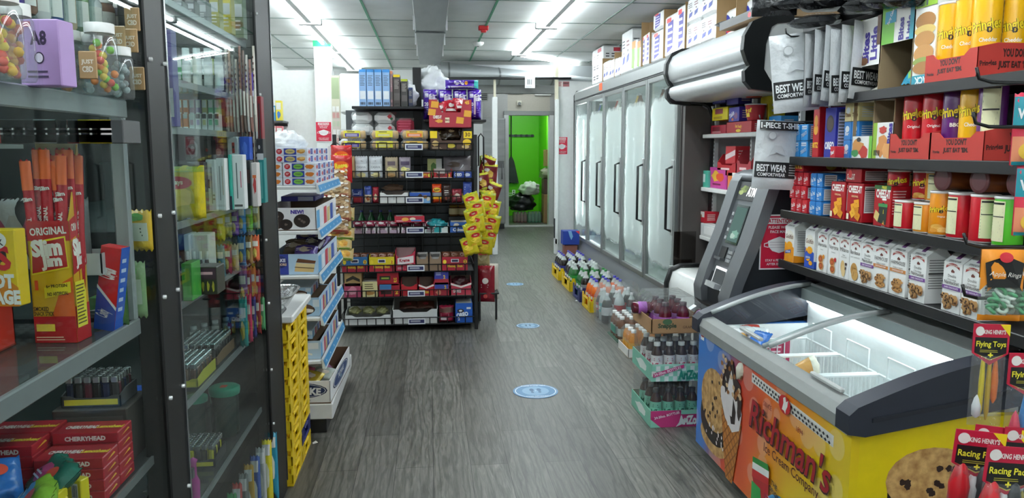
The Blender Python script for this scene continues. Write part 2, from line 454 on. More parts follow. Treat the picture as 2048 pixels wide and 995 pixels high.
# end panel and folding track at the mouth of the corridor
st(MB().box(1.94, 11.62, 0, 2.62, 11.7, 2.66, C('#eff1ef', .45), .004).ob('wall_panel_right'))
m = MB(); m.box(.945, 11.56, 0, 1.02, 11.64, 2.36, C('#f0f2f0', .4), .006); p1 = st(m.ob('trim_2'))
st(MB().box(.965, 11.58, 2.36, 1.0, 11.62, 2.62, C('#d9d3bb', .5)).ob('trim_3'))
m = MB(); m.box(1.885, 11.5, 0, 1.94, 11.6, 2.33, C('#f0f2f0', .4), .008); m.box(1.875, 11.5, .25, 1.89, 11.54, .55, C('#333536', .4)); m.box(1.88, 11.5, .16, 1.92, 11.54, .24, '#e6e6e6'); st(m.ob('trim_4'))
st(MB().box(1.885, 11.56, 2.33, 1.935, 11.62, 2.9, C('#d9d3bb', .5)).ob('trim_5'))
r = MB().tube([(.16, 11.54, 2.62), (2.12, 11.54, 2.64)], .018, C('#1d1e1f', .4), 8).ob('track_rod')
tag(r, 'black horizontal rod spanning the corridor mouth below the silver duct', 'rod')

# ---------------------------------------------------------------- lamps of the room
def strip_light(L=2.38, s=TUBE):
 o = empty('strip_light')
 m = MB(); m.box(-.03, -L / 2, -.045, .03, L / 2, -.002, C('#c9cdcb', .4), .004)
 for q in (-1, 1):
  y0, y1 = (L / 2 - .03, L / 2) if q > 0 else (-L / 2, -L / 2 + .03); m.box(-.12, y0, -.06, .12, y1, -.002, C('#e4e6e5', .4), .004)
 m.ob('housing', o)
 for q in (-1, 1): MB().lathe([(.017, -L / 2 + .03), (.017, L / 2 - .03)], EM('#f1fbff', s), (q * .085, 0, -.035), 10, axis='y').ob('tube', o)
 return o
rows = [(-1.21, 'over the cabinet side', [-2.5, -.08, 2.34, 4.76, 7.18, 9.6, 12.0]), (1.27, 'over the cooler side', [-2.5, -.08, 2.34, 4.76, 7.18, 9.6])]
for X_, side, ys in rows:
 for i, y in enumerate(ys):
  put('strip', strip_light, (X_, y, CZ), f'{ORD[i]} twin tube ceiling light from the front {side}', 'ceiling light', 'ceiling strip lights')
put('strip', strip_light, (1.88, 11.65, CZ), 'twin tube ceiling light turned crosswise beside the silver duct', 'ceiling light', 'ceiling strip lights', rz=-41.5, s=.72)
put('strip', strip_light, (2.15, 16.7, 2.6), 'twin tube ceiling light inside the green back room', 'ceiling light', 'ceiling strip lights', rz=90, s=1)
put('strip', strip_light, (1.75, 13.7, CZ), 'added twin tube ceiling light that brightens the rear corridor', 'ceiling light', 'ceiling strip lights', rz=90, s=.55)  # unseen fixture, added because the corridor came out too dark
put('strip', strip_light, (1.8, 15.1, CZ), 'added twin tube ceiling light brightening the wall at the green room doorway', 'ceiling light', 'ceiling strip lights', rz=90, s=.5)  # second added fixture, out of view, lifts the corridor's rear wall

# ducts
d = MB(); dm = duct_mat('galvanised duct', '#8d9293', .38, (6, 1, 6))
d.box(-.12, YF, 2.80, .18, 8.25, CZ - .008, dm, .004); d.box(-.12, 8.28, 2.80, .18, 11.4, CZ - .008, dm, .004); d = d.ob('ceiling_duct')
MB().box(-.128, 8.235, 2.79, .188, 8.295, CZ - .008, duct_mat('galvanised band', '#6d7273', .4), .002).ob('seam_band', d)
for y in (6.2, 8.0, 9.1, 10.2):
 for q in (-.135, .195): MB().box(q - .008, y - .01, 2.78, q + .008, y + .01, CZ - .008, C('#e8eaea', .3)).ob('strap', d)
tag(d, 'long flat dark galvanised duct running along the ceiling over the aisle', 'duct')
d = empty('round_duct', (0, 0, 0)); bm_ = C('#c6cbcd', .4, .2, .12, 4)
def dz(x): return 2.9 - max(0, x - .1) * .09
m = MB(); m.grid(lambda u, v: (.1 + u * 2.5, 11.85 - .28 * math.sin(math.pi * (v * 1.0)), 2.56 + v * (dz(.1 + u * 2.5) - 2.56)), 12, 10, bm_); m.grid(lambda u, v: (.1 + u * 2.5, 11.85 + .05, 2.56 + v * .3), 1, 1, bm_, False); m.ob('shell', d)
for x in (.3, 1.05, 1.85):
 MB().grid(lambda u, v: (x + u * .025, 11.846 - .284 * math.sin(math.pi * v), 2.558 + v * (dz(x) - 2.554)), 1, 10, C('#9da2a4', .3, .8)).ob('band', d)
tag(d, 'big bright silver duct crossing the ceiling at the back', 'duct')
# header under the duct (lowered soffit of the corridor)
st(MB().box(.2, 12.05, 2.45, XR, 12.2, CZ, C('#9a9c99', .6)).ob('beam'))
# small things on the ceiling
q = at(967, 57, z=2.90); o = empty('fire_alarm', q)
MB().box(-.055, -.03, -.02, .055, .05, .03, C('#c21f26', .4), .008).ob('body', o); MB().box(-.03, -.045, -.045, .03, .02, -.018, C('#d8343a', .35), .008).ob('strobe_lens', o)
tag(o, 'small red fire alarm fixed to a ceiling grid bar', 'alarm')
q = at(956, 87, z=2.915); o = MB().lathe([(.075, .014), (.075, 0), (.05, -.03), (0, -.035)], C('#f2f2f0', .4)).ob('smoke_detector', loc=q)
MB().lathe([(.012, -.04), (.012, -.034)], C('#444')).ob('sensor', o); tag(o, 'white round smoke detector on the ceiling near the red alarm', 'smoke detector')
# hung white cabinet beyond the column
o = MB().box(-1.16, 10.5, 2.06, -.86, 10.9, 2.58, C('#f1f3f1', .4), .02).ob('wall_cabinet'); MB().box(-1.15, 10.492, 2.08, -.875, 10.5, 2.56, C('#f6f8f6', .35), .01).ob('door', o)
MB().box(-1.1, 10.6, 0, -.9, 10.9, 2.06, C('#5b5e5e', .6)).ob('stand', o)
tag(o, 'white wall cabinet with rounded edges standing high behind the column', 'cabinet')
# strip of tobacco price cards on the column side
o = MB().box(-1.2, 9.93, 1.2, -1.1, 9.985, 2.5, C('#cfcbb5', .6)).ob('card_strip')
mp = lambda x, y, k: (-1.2 + x, 9.93 - k, 1.2 + y)
m = MB().art(mp, .1, 1.3, [('r', .05, .78, .95, .98, '#9aa884'), ('r', .05, .02, .95, .7, '#c9bfb4')] + [('r', a, b, a + .36, b + .05, c) for b, c in zip((.05, .12, .2, .28, .36, .44, .52, .6, .66), ('#e7e2da', '#b98a82', '#e9e6e2', '#d7d2c8', '#b9938c', '#e9e6e2', '#b8bfa6', '#b98a84', '#e5e5e0')) for a in (.08, .54)]); m.ob('cards', o)
tag(o, 'narrow strip of small faded cards hanging beside the white column', 'display strip')

# red face mask notices
def mask_sign(w, h, big=False):
 def b():
  m = MB(); m.box(-w / 2, 0, 0, w / 2, .002, h, C('#f7f7f7', .4)); fc = faces(w, 0, h)['F']
  R = '#c8193c'; Wh = '#f4f4f4'
  art = [('r', .03, .025, .97, .975, R), ('r', .16, .83, .84, .94, Wh), ('t', 'ATTENTION', .5, .885, .075, R, .62, 0, .03), ('t', 'PLEASE WEAR', .5, .77, .05, Wh, .7), ('t', 'FACE MASK', .5, .69, .05, Wh, .56),
               ('p', [(.2, .52), (.34, .56), (.5, .6), (.66, .56), (.8, .52), (.78, .42), (.68, .34), (.5, .3), (.32, .34), (.22, .42)], Wh),
               ('lines', .25, .38, .75, .52, 3, '#d9d5d8'), ('p', [(.2, .5), (.1, .48), (.1, .42), (.22, .4), (.22, .415), (.12, .43), (.12, .47), (.2, .48)], Wh), ('p', [(.8, .5), (.9, .48), (.9, .42), (.78, .4), (.78, .415), (.88, .43), (.88, .47), (.8, .48)], Wh),
               ('t', 'STAY 6 FEET APART', .5, .17, .042, Wh, .8), ('t', 'AFTER ENTERING', .5, .1, .042, Wh, .66)]
  m.art(fc[0], w, h, art); return m.ob('face_mask_sign')
 return b
put('msS', mask_sign(.18, .27), at(1123.5, 309, y=11.61) , 'small red face mask notice on the white end panel beside the cooler', 'sign', 'red face mask notices')
put('msM', mask_sign(.2, .25), at(648, 283, y=9.99), 'red face mask notice on the white column with the green top', 'sign', 'red face mask notices')
# small notices on the rod and panel
o = MB().box(-.075, 0, -.17, .075, .003, 0, C('#eceeee', .5)).ob('price_notice', loc=(1.5, 11.515, 2.66)); m = MB(); m.art(lambda x, y, k: (x - .075, -k, y - .17), .15, .17, [('bars', .2, .3, .7, .75, '#555'), ('lines', .1, .05, .9, .2, 2, '#999')]); m.ob('print', o); tag(o, 'white paper notice hanging from the black rod', 'notice')
o = MB().box(-.1, 0, 0, .1, .003, .09, C('#e6dedd', .5)).ob('sticker', loc=at(1126, 174, y=11.615)); m = MB(); m.art(lambda x, y, k: (x - .1, -k, y), .2, .09, [('r', .03, .1, .45, .9, '#f1d9d6'), ('r', .5, .1, .97, .9, '#b06a6e'), ('lines', .06, .15, .42, .85, 4, '#a03a40')] + [('e', .57 + .1 * i, .62, .035, .12, '#333') for i in range(4)]); m.ob('print', o); tag(o, 'small pink and black sticker high on the white end panel', 'sticker')

# floor stickers
def floor_dot():
 m = MB().lathe([(.15, 0), (.15, .0015)], C('#4d7ea8', .4), n=48)
 mp = lambda x, y, k: (x - .15, y - .15, .0015 + k)
 Wt = '#dbe8f2'; ring = [('e', .5, .5, .46, .46, Wt), ('e', .5, .5, .44, .44, '#4d7ea8'), ('e', .5, .5, .3, .3, '#7fa6c6'), ('t', 'PLEASE STAND HERE', .5, .87, .07, Wt, .55), ('t', 'SOCIAL DISTANCING', .5, .13, .07, Wt, .5), ('t', '6 FT', .5, .5, .06, Wt)]
 for x in (.42, .58): ring += [('e', x, .56, .05, .1, '#2d5c86'), ('e', x, .4, .035, .05, '#2d5c86')]
 m.art(mp, .3, .3, ring); return m.ob('floor_sticker')
for (px_, py_, s_, l_) in ((1071, 782, 1, 'nearest of the three round blue distancing stickers on the floor'), (1056, 651, .72, 'middle of the three round blue distancing stickers on the floor'), (1030, 568, .7, 'farthest of the three round blue distancing stickers on the floor')):
 q = at(px_, py_, z=0); put('dot', floor_dot, (q.x, q.y, .001), l_, 'floor sticker', 'blue floor stickers', s=s_)
# scraps on the floor
for (px_, py_, l_) in ((626, 888, 'scrap of white paper on the floor by the yellow trays'), (1152, 602, 'white bottle cap lying on the floor by the soda trays')):
 q = at(px_, py_, z=0); o = MB().add([(0, 0, .002), (.02, .005, .006), (.024, .02, .003), (.01, .035, .008), (-.006, .02, .003)], [(0, 1, 2, 3, 4)], C('#eee')).ob('paper_scrap', loc=q); tag(o, l_, 'litter')

# ---------------------------------------------------------------- corridor end and green back room
o = empty('steel_refrigerator', (1.24, 15.45, 0)); sm = duct_mat('brushed steel', '#b0b2b2', .3, (1, 1, 8))
MB().box(-.3, -.1, .1, .27, .26, 2.2, sm, .01).ob('body', o); MB().box(-.29, -.13, .12, .26, -.1, 2.18, sm, .008).ob('door', o); MB().tube([(.2, -.16, 1.0), (.2, -.16, 1.3)], .01, C('#888', .3, .9)).ob('handle', o); MB().box(-.28, -.08, 0, .25, .22, .1, C('#3a3b3c')).ob('plinth', o)
MB().box(.11, -.135, 1.22, .24, -.13, 1.36, C('#77797a', .4)).ob('lock_plate', o)
tag(o, 'tall stainless steel refrigerator beside the doorway of the green room', 'refrigerator')
o = empty('exit_sign', at(1086, 183, y=15.73))
MB().box(-.17, 0, -.08, .17, .06, .1, C('#d9dad6', .4), .01).ob('housing', o); m = MB(); m.art(lambda x, y, k: (x - .17, -k - .001, y - .08), .34, .18, [('t', 'EXIT', .5, .5, .6, EM('#ff2a50', 4), .8, 0, .04)]); m.ob('lettering', o); tag(o, 'lit red exit sign above the doorway at the back', 'exit sign')
o = empty('emergency_lamp', at(1039, 207, y=15.72)); MB().box(-.05, 0, -.04, .05, .07, .06, C('#d6d2c4', .5), .01).ob('housing', o); MB().lathe([(.03, -.03), (.035, 0)], C('#777', .3), (0, 0, 0), axis='y').ob('lens', o); tag(o, 'small round emergency lamp on the beige wall over the doorway', 'lamp')
o = MB().box(-.14, 0, -.05, .14, .03, .04, C('#2b2c2c')).ob('air_vent', loc=at(1031, 182, y=15.765)); MB().box(-.15, -.006, -.06, .15, 0, -.048, C('#777')).ob('lip', o); tag(o, 'dark slot vent on the beige wall above the doorway', 'vent')
o = MB().box(-.09, 0, -.1, .09, .02, .12, C('#c9cbc9', .4)).ob('wall_vent', loc=at(966, 190, y=13.48)); m = MB(); [m.box(-.07, -.004, -.08 + i * .03, .07, 0, -.062 + i * .03, '#555') for i in range(6)]; m.ob('slats', o); tag(o, 'small white louvred vent on the wall behind the bread rack', 'vent')
# hook rail and broom
BK = C('#252a2a', .5)
o = MB().box(1.85, 18.37, 1.88, 2.5, 18.4, 1.93, C('#4a5a52', .4), .004).ob('tool_rail')
for i in range(5): MB().box(1.9 + i * .13, 18.34, 1.875, 1.955 + i * .13, 18.37, 1.935, BK, .005).ob('clip', o)
tag(o, 'grey rail with black clips on the green back wall', 'rail')
o = empty('broom', (1.94, 18.32, .75))
MB().tube([(0, 0, .65), (0, 0, 1.72)], .014, BK, 8).ob('handle', o)
MB().prism([(-.1, .42), (.1, .42), (.07, .55), (.02, .66), (-.02, .66), (-.07, .55)], 'y', -.025, .025, BK).ob('cap', o)
m = MB(); rr = random.Random(3)
for i in range(34):
 a = (i / 33 - .5); m.tube([(a * .19, rr.uniform(-.015, .015), .43), (a * .36, rr.uniform(-.02, .02), .02 + rr.random() * .02)], .006, C('#3d4446', .7), 4)
m.prism([(-.1, .43), (.1, .43), (.16, .05), (-.16, .05)], 'y', -.014, .014, C('#343b3c', .8)); m.ob('bristles', o)
tag(o, 'black angled broom hanging head down on the green wall', 'broom')
o = MB().box(1.97, 18.388, .5, 2.05, 18.4, .62, C('#ecece8', .4), .004).ob('wall_outlet'); m = MB(); [m.lathe([(.016, -.003), (.016, 0)], BK, (2.01, 18.388, z), axis='y') for z in (.535, .585)]; m.ob('socket', o); tag(o, 'white double electrical outlet on the green wall', 'outlet')
# boxes and goods piled in the back room
BOXC = '#a07c55'
for i, (x, y, z, w_, d_, h_, l_) in enumerate(((2.66, 16.6, 0, .42, .4, .62, 'brown cardboard carton standing on the back room floor'), (2.64, 16.62, .625, .38, .36, .32, 'dark wrapped carton in the middle of the back room stack'), (2.68, 16.7, 1.22, .36, .36, .36, 'tilted brown cardboard carton on top of the back room stack'))):
 o = MB().box(-w_ / 2, -d_ / 2, 0, w_ / 2, d_ / 2, h_, C(BOXC if i != 1 else '#5a3f38', .7), .006).ob('cardboard_carton', loc=(x, y, z)); MB().box(-.025, -d_ / 2 - .001, 0, .025, d_ / 2, h_ + .001, C('#c7ad83', .4)).ob('packing_tape', o); tag(o, l_, 'carton', 'cartons in the back room')
def crumple(name, rx, ry, rz_, col, seed, mat=None):
 def b():
  rr = random.Random(seed); ph = [rr.uniform(0, 6.3) for _ in range(8)]; m = MB()
  def f(u, v):
   a = u * 2 * math.pi; t = v * math.pi; q = 1 + .1 * math.sin(3 * a + ph[0] + 4 * t) + .08 * math.sin(7 * a + ph[1] - 5 * t) + .06 * math.sin(11 * t + ph[2] + 2 * a)
   z = math.cos(t) * q
   return (rx * math.sin(t) * math.cos(a) * q, ry * math.sin(t) * math.sin(a) * q, rz_ * max(-.82, -z) + rz_ * .82)
  m.grid(f, 30, 18, mat or wrap_mat(col, .3)); return m.ob(name)
 return b
put('cr1', crumple('wrapped_bundle', .22, .2, .13, '#8f8f78', 4), (2.6, 16.6, .95), 'grey plastic wrapped bundle on top of the back room cartons', 'bundle')
put('cr2', crumple('trash_bag', .3, .25, .2, '#14181a', 5), (2.0, 16.78, .255), 'black plastic bag lying on the drinks pack in the back room', 'bag')
put('cr3', crumple('plastic_bag', .22, .18, .15, '#cfd6cc', 6), (2.18, 16.75, .6), 'crumpled clear plastic bag on the black bag', 'bag')
for (x, y, c, l_) in ((1.96, 16.72, '#8b5a52', 'red labelled wrapped drinks pack on the back room floor'), (2.28, 16.70, '#4e9a78', 'green wrapped water pack on the back room floor')):
 o = empty('drinks_pack', (x, y, 0)); m = MB()
 for i in range(4):
  for j in range(3): MB().lathe([(.033, 0), (.036, .01), (.036, .15), (.014, .2), (.014, .23)], C(c, .2), ((i - 1.5) * .075, (j - 1) * .075, .001), 10).ob('bottle', o)
 MB().box(-.155, -.12, 0, .155, .12, .235, FILM(), .03).ob('shrink_wrap', o); tag(o, l_, 'drinks pack')
o = empty('folding_rack', (1.42, 17.6, 0))
for i in range(6): MB().tube([(.0, .2, .32 + i * .05), (.5, .25, .32 + i * .05)], .012, C('#c8ccc8', .3)).ob('bar', o)
MB().tube([(.02, .15, .62), (.36, -.2, .02)], .02, C('#7a7f7a', .4)).ob('leg', o); MB().tube([(.02, .2, .6), (.02, .3, .01)], .02, C('#7a7f7a', .4)).ob('leg', o)
tag(o, 'white barred folding rack leaning by the green room doorway', 'rack')
# ================================================================ REACH-IN COOLER (five glass doors)
ALU = C('#8b8e8d', .35, .5); ALUD = C('#7f8382', .4, .5); DK = C('#2a2c2d', .45)
CX, CY0, CY1, CT = 2.2, 6.65, 11.5, 2.44
cool = empty('glass_door_cooler', (CX, CY0, 0))
LY = CY1 - CY0; BX = .82
m = MB(); WH = C('#eef2f1', .4)
m.box(.02, 0, .25, BX, .05, CT, DK, .004); m.box(.02, LY - .05, .25, BX, LY, CT, C('#8a8d8c', .4), .004)
m.box(.7, .05, .25, BX, LY - .05, CT, WH); m.box(.02, .05, .25, .7, LY - .05, .29, WH); m.box(.02, .05, 2.3, .7, LY - .05, 2.42, WH)
m.box(.0, -.012, .25, BX, .002, CT, C('#4b4645', .5), .004)
m.ob('cabinet_body', cool)
m = MB(); m.prism([(-.03, 2.31), (.1, 2.31), (.1, CT), (.0, CT), (-.03, CT - .03)], 'y', 0, LY, C('#8f9291', .4, .35)); m.ob('header', cool)
MB().box(-.02, .02, 2.292, .05, LY - .02, 2.312, DK).ob('gap_strip', cool)
MB().tube([(-.005, LY + .012, .05), (-.03, LY + .012, CT - .06), (0, LY + .012, CT), (.5, LY + .012, CT)], .013, DK, 6).ob('edge_gasket', cool)
m = MB(); m.prism([(0, .27), (.06, .27), (.06, .0), (-.02, .0), (-.07, .06), (-.07, .11), (-.03, .2)], 'y', 0, LY, C('#74777a', .4, .3)); m.ob('kick_base', cool)
MB().tube([(-.075, .0, .1), (-.075, LY, .1)], .035, C('#54585a', .4), 10).ob('bumper', cool)
MB().box(-.033, 3.0, 2.33, -.03, 3.0 + .16, 2.42, C('#ef5a2a', .5)).ob('price_sticker', cool)
def fog_mat():
 mt, N, L, out = _new('fogged glass')
 tc = N('TexCoord'); ab = N('VectorMath', operation='ABSOLUTE'); L(tc.outputs['Object'], ab.inputs[0])
 no = N('TexNoise', i_Scale=5., i_Detail=3.); L(tc.outputs['Object'], no.inputs['Vector'])
 sb = N('VectorMath', operation='SUBTRACT'); sb.inputs[1].default_value = (9, .25, .66); L(ab.outputs[0], sb.inputs[0])
 mxx = N('VectorMath', operation='MAXIMUM'); mxx.inputs[1].default_value = (0, 0, 0); L(sb.outputs[0], mxx.inputs[0])
 ln = N('VectorMath', operation='LENGTH'); L(mxx.outputs[0], ln.inputs[0])
 wob = N('MapRange', i_1=.3, i_2=.7, i_3=-.03, i_4=.03); L(no.outputs['Fac'], wob.inputs[0])
 ad = N('Math', operation='ADD'); L(ln.outputs['Value'], ad.inputs[0]); L(wob.outputs[0], ad.inputs[1])
 mr = N('MapRange', i_1=.10, i_2=.15, i_3=.93, i_4=.06); L(ad.outputs[0], mr.inputs[0])
 t = N('BsdfTransparent'); t.inputs[0].default_value = (.93, .97, .96, 1)
 d = N('BsdfDiffuse'); d.inputs[0].default_value = (*lin('#eef4f2'), 1); tr = N('BsdfTranslucent'); tr.inputs[0].default_value = (*lin('#e8f1ef'), 1)
 dd = N('MixShader'); dd.inputs[0].default_value = .6; L(d.outputs[0], dd.inputs[1]); L(tr.outputs[0], dd.inputs[2])
 s = N('MixShader'); L(mr.outputs[0], s.inputs[0]); L(t.outputs[0], s.inputs[1]); L(dd.outputs[0], s.inputs[2])
 g = N('BsdfGlossy', i_Roughness=.02); fr, lw = schlick(N, L, .03, .6)
 s2 = N('MixShader'); L(fr.outputs[0], s2.inputs[0]); L(s.outputs[0], s2.inputs[1]); L(g.outputs[0], s2.inputs[2])
 L(s2.outputs[0], out.inputs[0]); return mt
FOG = fog_mat()
DW = LY / 5
for i in range(5):
 y0 = i * DW + .012; y1 = (i + 1) * DW - .012; yc = (y0 + y1) / 2; z0, z1 = .285, 2.285
 m = MB()
 for a in ((y0, y0 + .045, z0, z1), (y1 - .045, y1, z0, z1), (y0 + .045, y1 - .045, z0, z0 + .05), (y0 + .045, y1 - .045, z1 - .05, z1)): m.box(-.03, a[0], a[2], .01, a[1], a[3], ALU, .005)
 dr = m.ob('door', cool)
 MB().box(-.006, -(y1 - y0) / 2 + .045, -.95, .0, (y1 - y0) / 2 - .045, .95, FOG).ob('fogged_pane', dr, (-.008, yc, 1.285))
 h = y0 + .07
 MB().tube([(-.03, h, .86), (-.085, h, .88), (-.085, h, 1.42), (-.03, h, 1.44)], .013, C('#3a3c3d', .3, .5), 8).ob('handle', dr)
 MB().box(-.036, h - .03, .82, -.028, h + .03, 1.5, C('#c9cccb', .3, .6), .004).ob('handle_plate', dr)
 MB().lathe([(.012, .6), (.012, 2.03)], EM('#f4fdff', 520 if i == 4 else 26), (.1, y1 - .03, 0), 8).ob('light_tube', dr)
m = MB()
for z in (.62, .95, 1.28, 1.61, 1.94): m.box(.12, .06, z, .7, LY - .06, z + .012, C('#dfe5e4', .4)); m.box(.115, .06, z - .01, .12, LY - .06, z + .03, C('#c8cfce', .4))
m.ob('wire_shelves', cool)
tag(cool, 'long glass-door cooler with five fogged doors along the right wall', 'cooler')
# drinks standing in the cooler, seen at the clear door margins
def cbottle(c):
 def b():
  o = MB().lathe([(.04, 0), (.045, .01), (.045, .16), (.018, .23), (.018, .25)], C(c, .25), n=10).ob('drink_bottle'); MB().lathe([(.02, .25), (.02, .27)], C('#e9e9e9'), n=8).ob('cap', o); return o
 return b
rr = random.Random(11); k = 0
for di in range(5):
 for zi, z in enumerate((.632, .962, 1.292, 1.622, 1.952)):
  for s_ in range(2):
   c = rr.choice(('#c23a2c', '#e2b62a', '#2f6f3a', '#3450a4', '#e8e6df', '#6d3a1d')); k += 1
   y = CY0 + di * DW + .1 + s_ * .1
   put('cb' + c, cbottle(c), (CX + .2, y, z), f'{"inner" if s_ else "outer"} bottle at the hinge edge, {ORD[zi]} shelf up behind the {ORD[di]} cooler door', 'bottle', 'bottles in the cooler')

# ================================================================ OPEN MERCHANDISER with rounded canopy
mer = empty('open_merchandiser', (0, 0, 0))
Y0, Y1 = 4.45, 5.9
canU = [(2.05, 2.345), (1.93, 2.335), (1.875, 2.30), (1.848, 2.24), (1.842, 2.18), (1.855, 2.125), (1.88, 2.1)]
canL = [(1.885, 2.075), (1.86, 2.06), (1.852, 2.03), (1.868, 1.99), (1.91, 1.965), (2.1, 1.955)]
LG = C('#c9cccc', .25, .25)
MB().prism(canU + [(2.9, 2.1), (2.9, 2.345)], 'y', Y0, Y1, LG, True).ob('canopy', mer)
MB().prism([(1.88, 2.1), (1.893, 2.07), (2.9, 2.07), (2.9, 2.1)], 'y', Y0, Y1, C('#5b5f60', .4)).ob('canopy_band', mer)
MB().prism(canL + [(2.9, 1.955), (2.9, 2.075)], 'y', Y0, Y1, C('#d9dbda', .3, .1), True).ob('canopy_roll', mer)
outl = [(2.12, 2.37), (1.95, 2.365), (1.87, 2.33), (1.825, 2.25), (1.82, 2.17), (1.845, 2.105), (1.862, 2.08), (1.832, 2.05), (1.838, 1.99), (1.88, 1.945), (2.02, 1.93)]
inn = [(2.12, 1.975), (2.0, 1.985), (1.95, 2.06), (1.955, 2.2), (1.985, 2.3), (2.02, 2.32), (2.12, 2.33)]
for (a, b) in ((Y0 - .05, Y0 + .0), (Y1, Y1 + .05)):
 MB().prism(outl + [(2.9, 1.93), (2.9, 1.96)] + inn, 'y', a, b, C('#17191a', .3)).ob('end_cap', mer)
MB().prism([(1.955, 2.2), (1.95, 2.06), (1.99, 1.985), (2.03, 1.965), (2.9, 1.965), (2.9, 2.35), (2.12, 2.35), (2.02, 2.33), (1.98, 2.29)], 'y', Y0 - .045, Y0 - .002, C('#dcdedc', .35), False).ob('end_panel', mer)
MB().box(2.12, Y0 - .06, 2.34, 2.22, Y0 - .045, 2.35, '#dcdedc').ob('lip', mer)
# far end wall, dark, with rounded corner and black gasket
pts = [(1.99, .5), (1.99, 1.93), (2.12, 1.93), (2.17, 1.9), (2.2, 1.83), (2.2, .5)]
MB().prism(pts, 'y', Y1, Y1 + .05, C('#4a4543', .5)).ob('end_wall', mer)
MB().tube([(2.03, Y1 - .004, 1.955), (2.13, Y1 - .004, 1.95), (2.18, Y1 - .004, 1.92), (2.212, Y1 - .004, 1.84), (2.212, Y1 - .004, .5)], .016, C('#141516', .4), 6).ob('gasket', mer)
MB().box(2.215, Y1 - .0, .3, 2.9, Y1 + .05, 1.95, C('#b9bcba', .4)).ob('inner_wall', mer)
MB().box(2.72, Y0, .3, 2.9, Y1, 1.95, C('#55585a', .5)).ob('back_panel', mer)
for y in (Y1 - .03, (Y0 + Y1) / 2, Y0 + .03):
 u = MB().box(2.22, y - .012, .5, 2.25, y + .012, 1.94, C('#c9cccb', .35)).ob('upright', mer)
 m = MB()
 for i in range(46): m.box(2.2185, y - .004, .55 + i * .03, 2.22, y + .004, .565 + i * .03, '#333')
 m.ob('slot_holes', u)
for z in (1.71, 1.30, .92): MB().box(2.13, (Y0 if z > 1.5 else 4.66) + .02, z - .03, 2.7, Y1 - .01, z, C('#e3e4e1', .4), .004).ob('shelf', mer)
MB().prism([(1.8, .0), (1.77, .1), (1.765, .6), (1.79, .69), (1.85, .72), (2.0, .72), (2.0, 0)], 'y', Y0 + .25, 5.5, C('#e4e6e3', .3), True).ob('front_bumper', mer)
MB().tube([(1.79, 5.51, .0), (1.755, 5.51, .1), (1.75, 5.51, .61), (1.78, 5.51, .705), (1.85, 5.51, .735), (2.0, 5.51, .735)], .02, C('#141516', .4), 6).ob('bumper_trim', mer)
MB().box(2.0, 4.68, 0, 2.72, Y1, .5, C('#2b2c2c', .5)).ob('well', mer)
MB().box(1.83, 5.6, .72, 2.0, 5.61, .98, GL('#a59d98')).ob('side_glass', mer)
MB().box(1.8, 5.6, 0, 2.0, 5.62, .72, C('#c9ccc9', .4)).ob('side_base', mer)
MB().lathe([(.02, 0), (.03, .01), (.03, .03), (.0, .04)], C('#222', .3), (1.745, 5.2, .42), 10).ob('knob', mer)
tag(mer, 'open-front shelf case with a rounded silver canopy next to the cooler', 'display case')
o = MB().box(-.28, -.3, 0, .28, .3, .05, C('#8d7355', .7), .003).ob('flat_carton', loc=(2.2, 4.75, 2.37)); m = MB(); m.art(lambda x, y, k: (-.28 - k, .3 - x, y), .6, .05, [('r', 0, 0, 1, 1, '#1f1f1f'), ('e', .8, .5, .04, .3, '#c23')]); m.ob('black_side_print', o)
tag(o, 'flat brown carton with a black side lying on the canopy', 'carton')
put('film1', bag('plastic_film', .34, .16, .05, wrap_mat('#3b3d3d', .15, 20, 1), seed=3), (2.0, 5.0, 2.42), 'crinkled dark plastic film lying on the canopy edge', 'plastic film', rx=-80, rz=-60)

# ================================================================ ATM
atm = empty('cash_machine', (0, 0, 0))
pr = [(1.665, .64), (1.655, .75), (1.69, .868), (1.776, 1.093), (1.872, 1.40), (1.9, 1.445), (1.96, 1.47), (2.04, 1.455), (2.12, 1.38), (2.2, 1.365)]
AG = C('#6b6e72', .4, .35); AD = C('#212428', .5); AB = C('#3c4045', .4)
MB().prism([(1.695, .0), (1.695, .66), (2.2, .66), (2.2, 0)], 'y', 4.11, 4.64, AD).ob('safe', atm)
MB().prism([(1.70, .665), (1.70, .80), (1.735, .88), (1.81, 1.09), (1.9, 1.38), (1.96, 1.45), (2.04, 1.44), (2.12, 1.37), (2.2, 1.355), (2.2, .665)], 'y', 4.11, 4.64, AD).ob('upper_cabinet', atm)
def rail(y0, y1, bulge):
 n = 28; P_ = []
 for i in range(len(pr) - 1):
  for q in range(5): t = q / 5; P_.append((pr[i][0] * (1 - t) + pr[i + 1][0] * t, pr[i][1] * (1 - t) + pr[i + 1][1] * t))
 P_ = P_[:41]
 inner = [(x + .055, z - .03) for x, z in P_[::-1]]
 return MB().prism(P_ + inner, 'y', y0, y1, AG, True)
rail(4.085, 4.235, 0).ob('side_bezel', atm); rail(4.525, 4.655, 0).ob('side_bezel', atm)
# rounded top hood
MB().prism([(1.885, 1.41), (1.9, 1.45), (1.96, 1.475), (2.04, 1.46), (2.08, 1.42), (1.95, 1.40)], 'y', 4.165, 4.575, AG, True).ob('hood', atm)
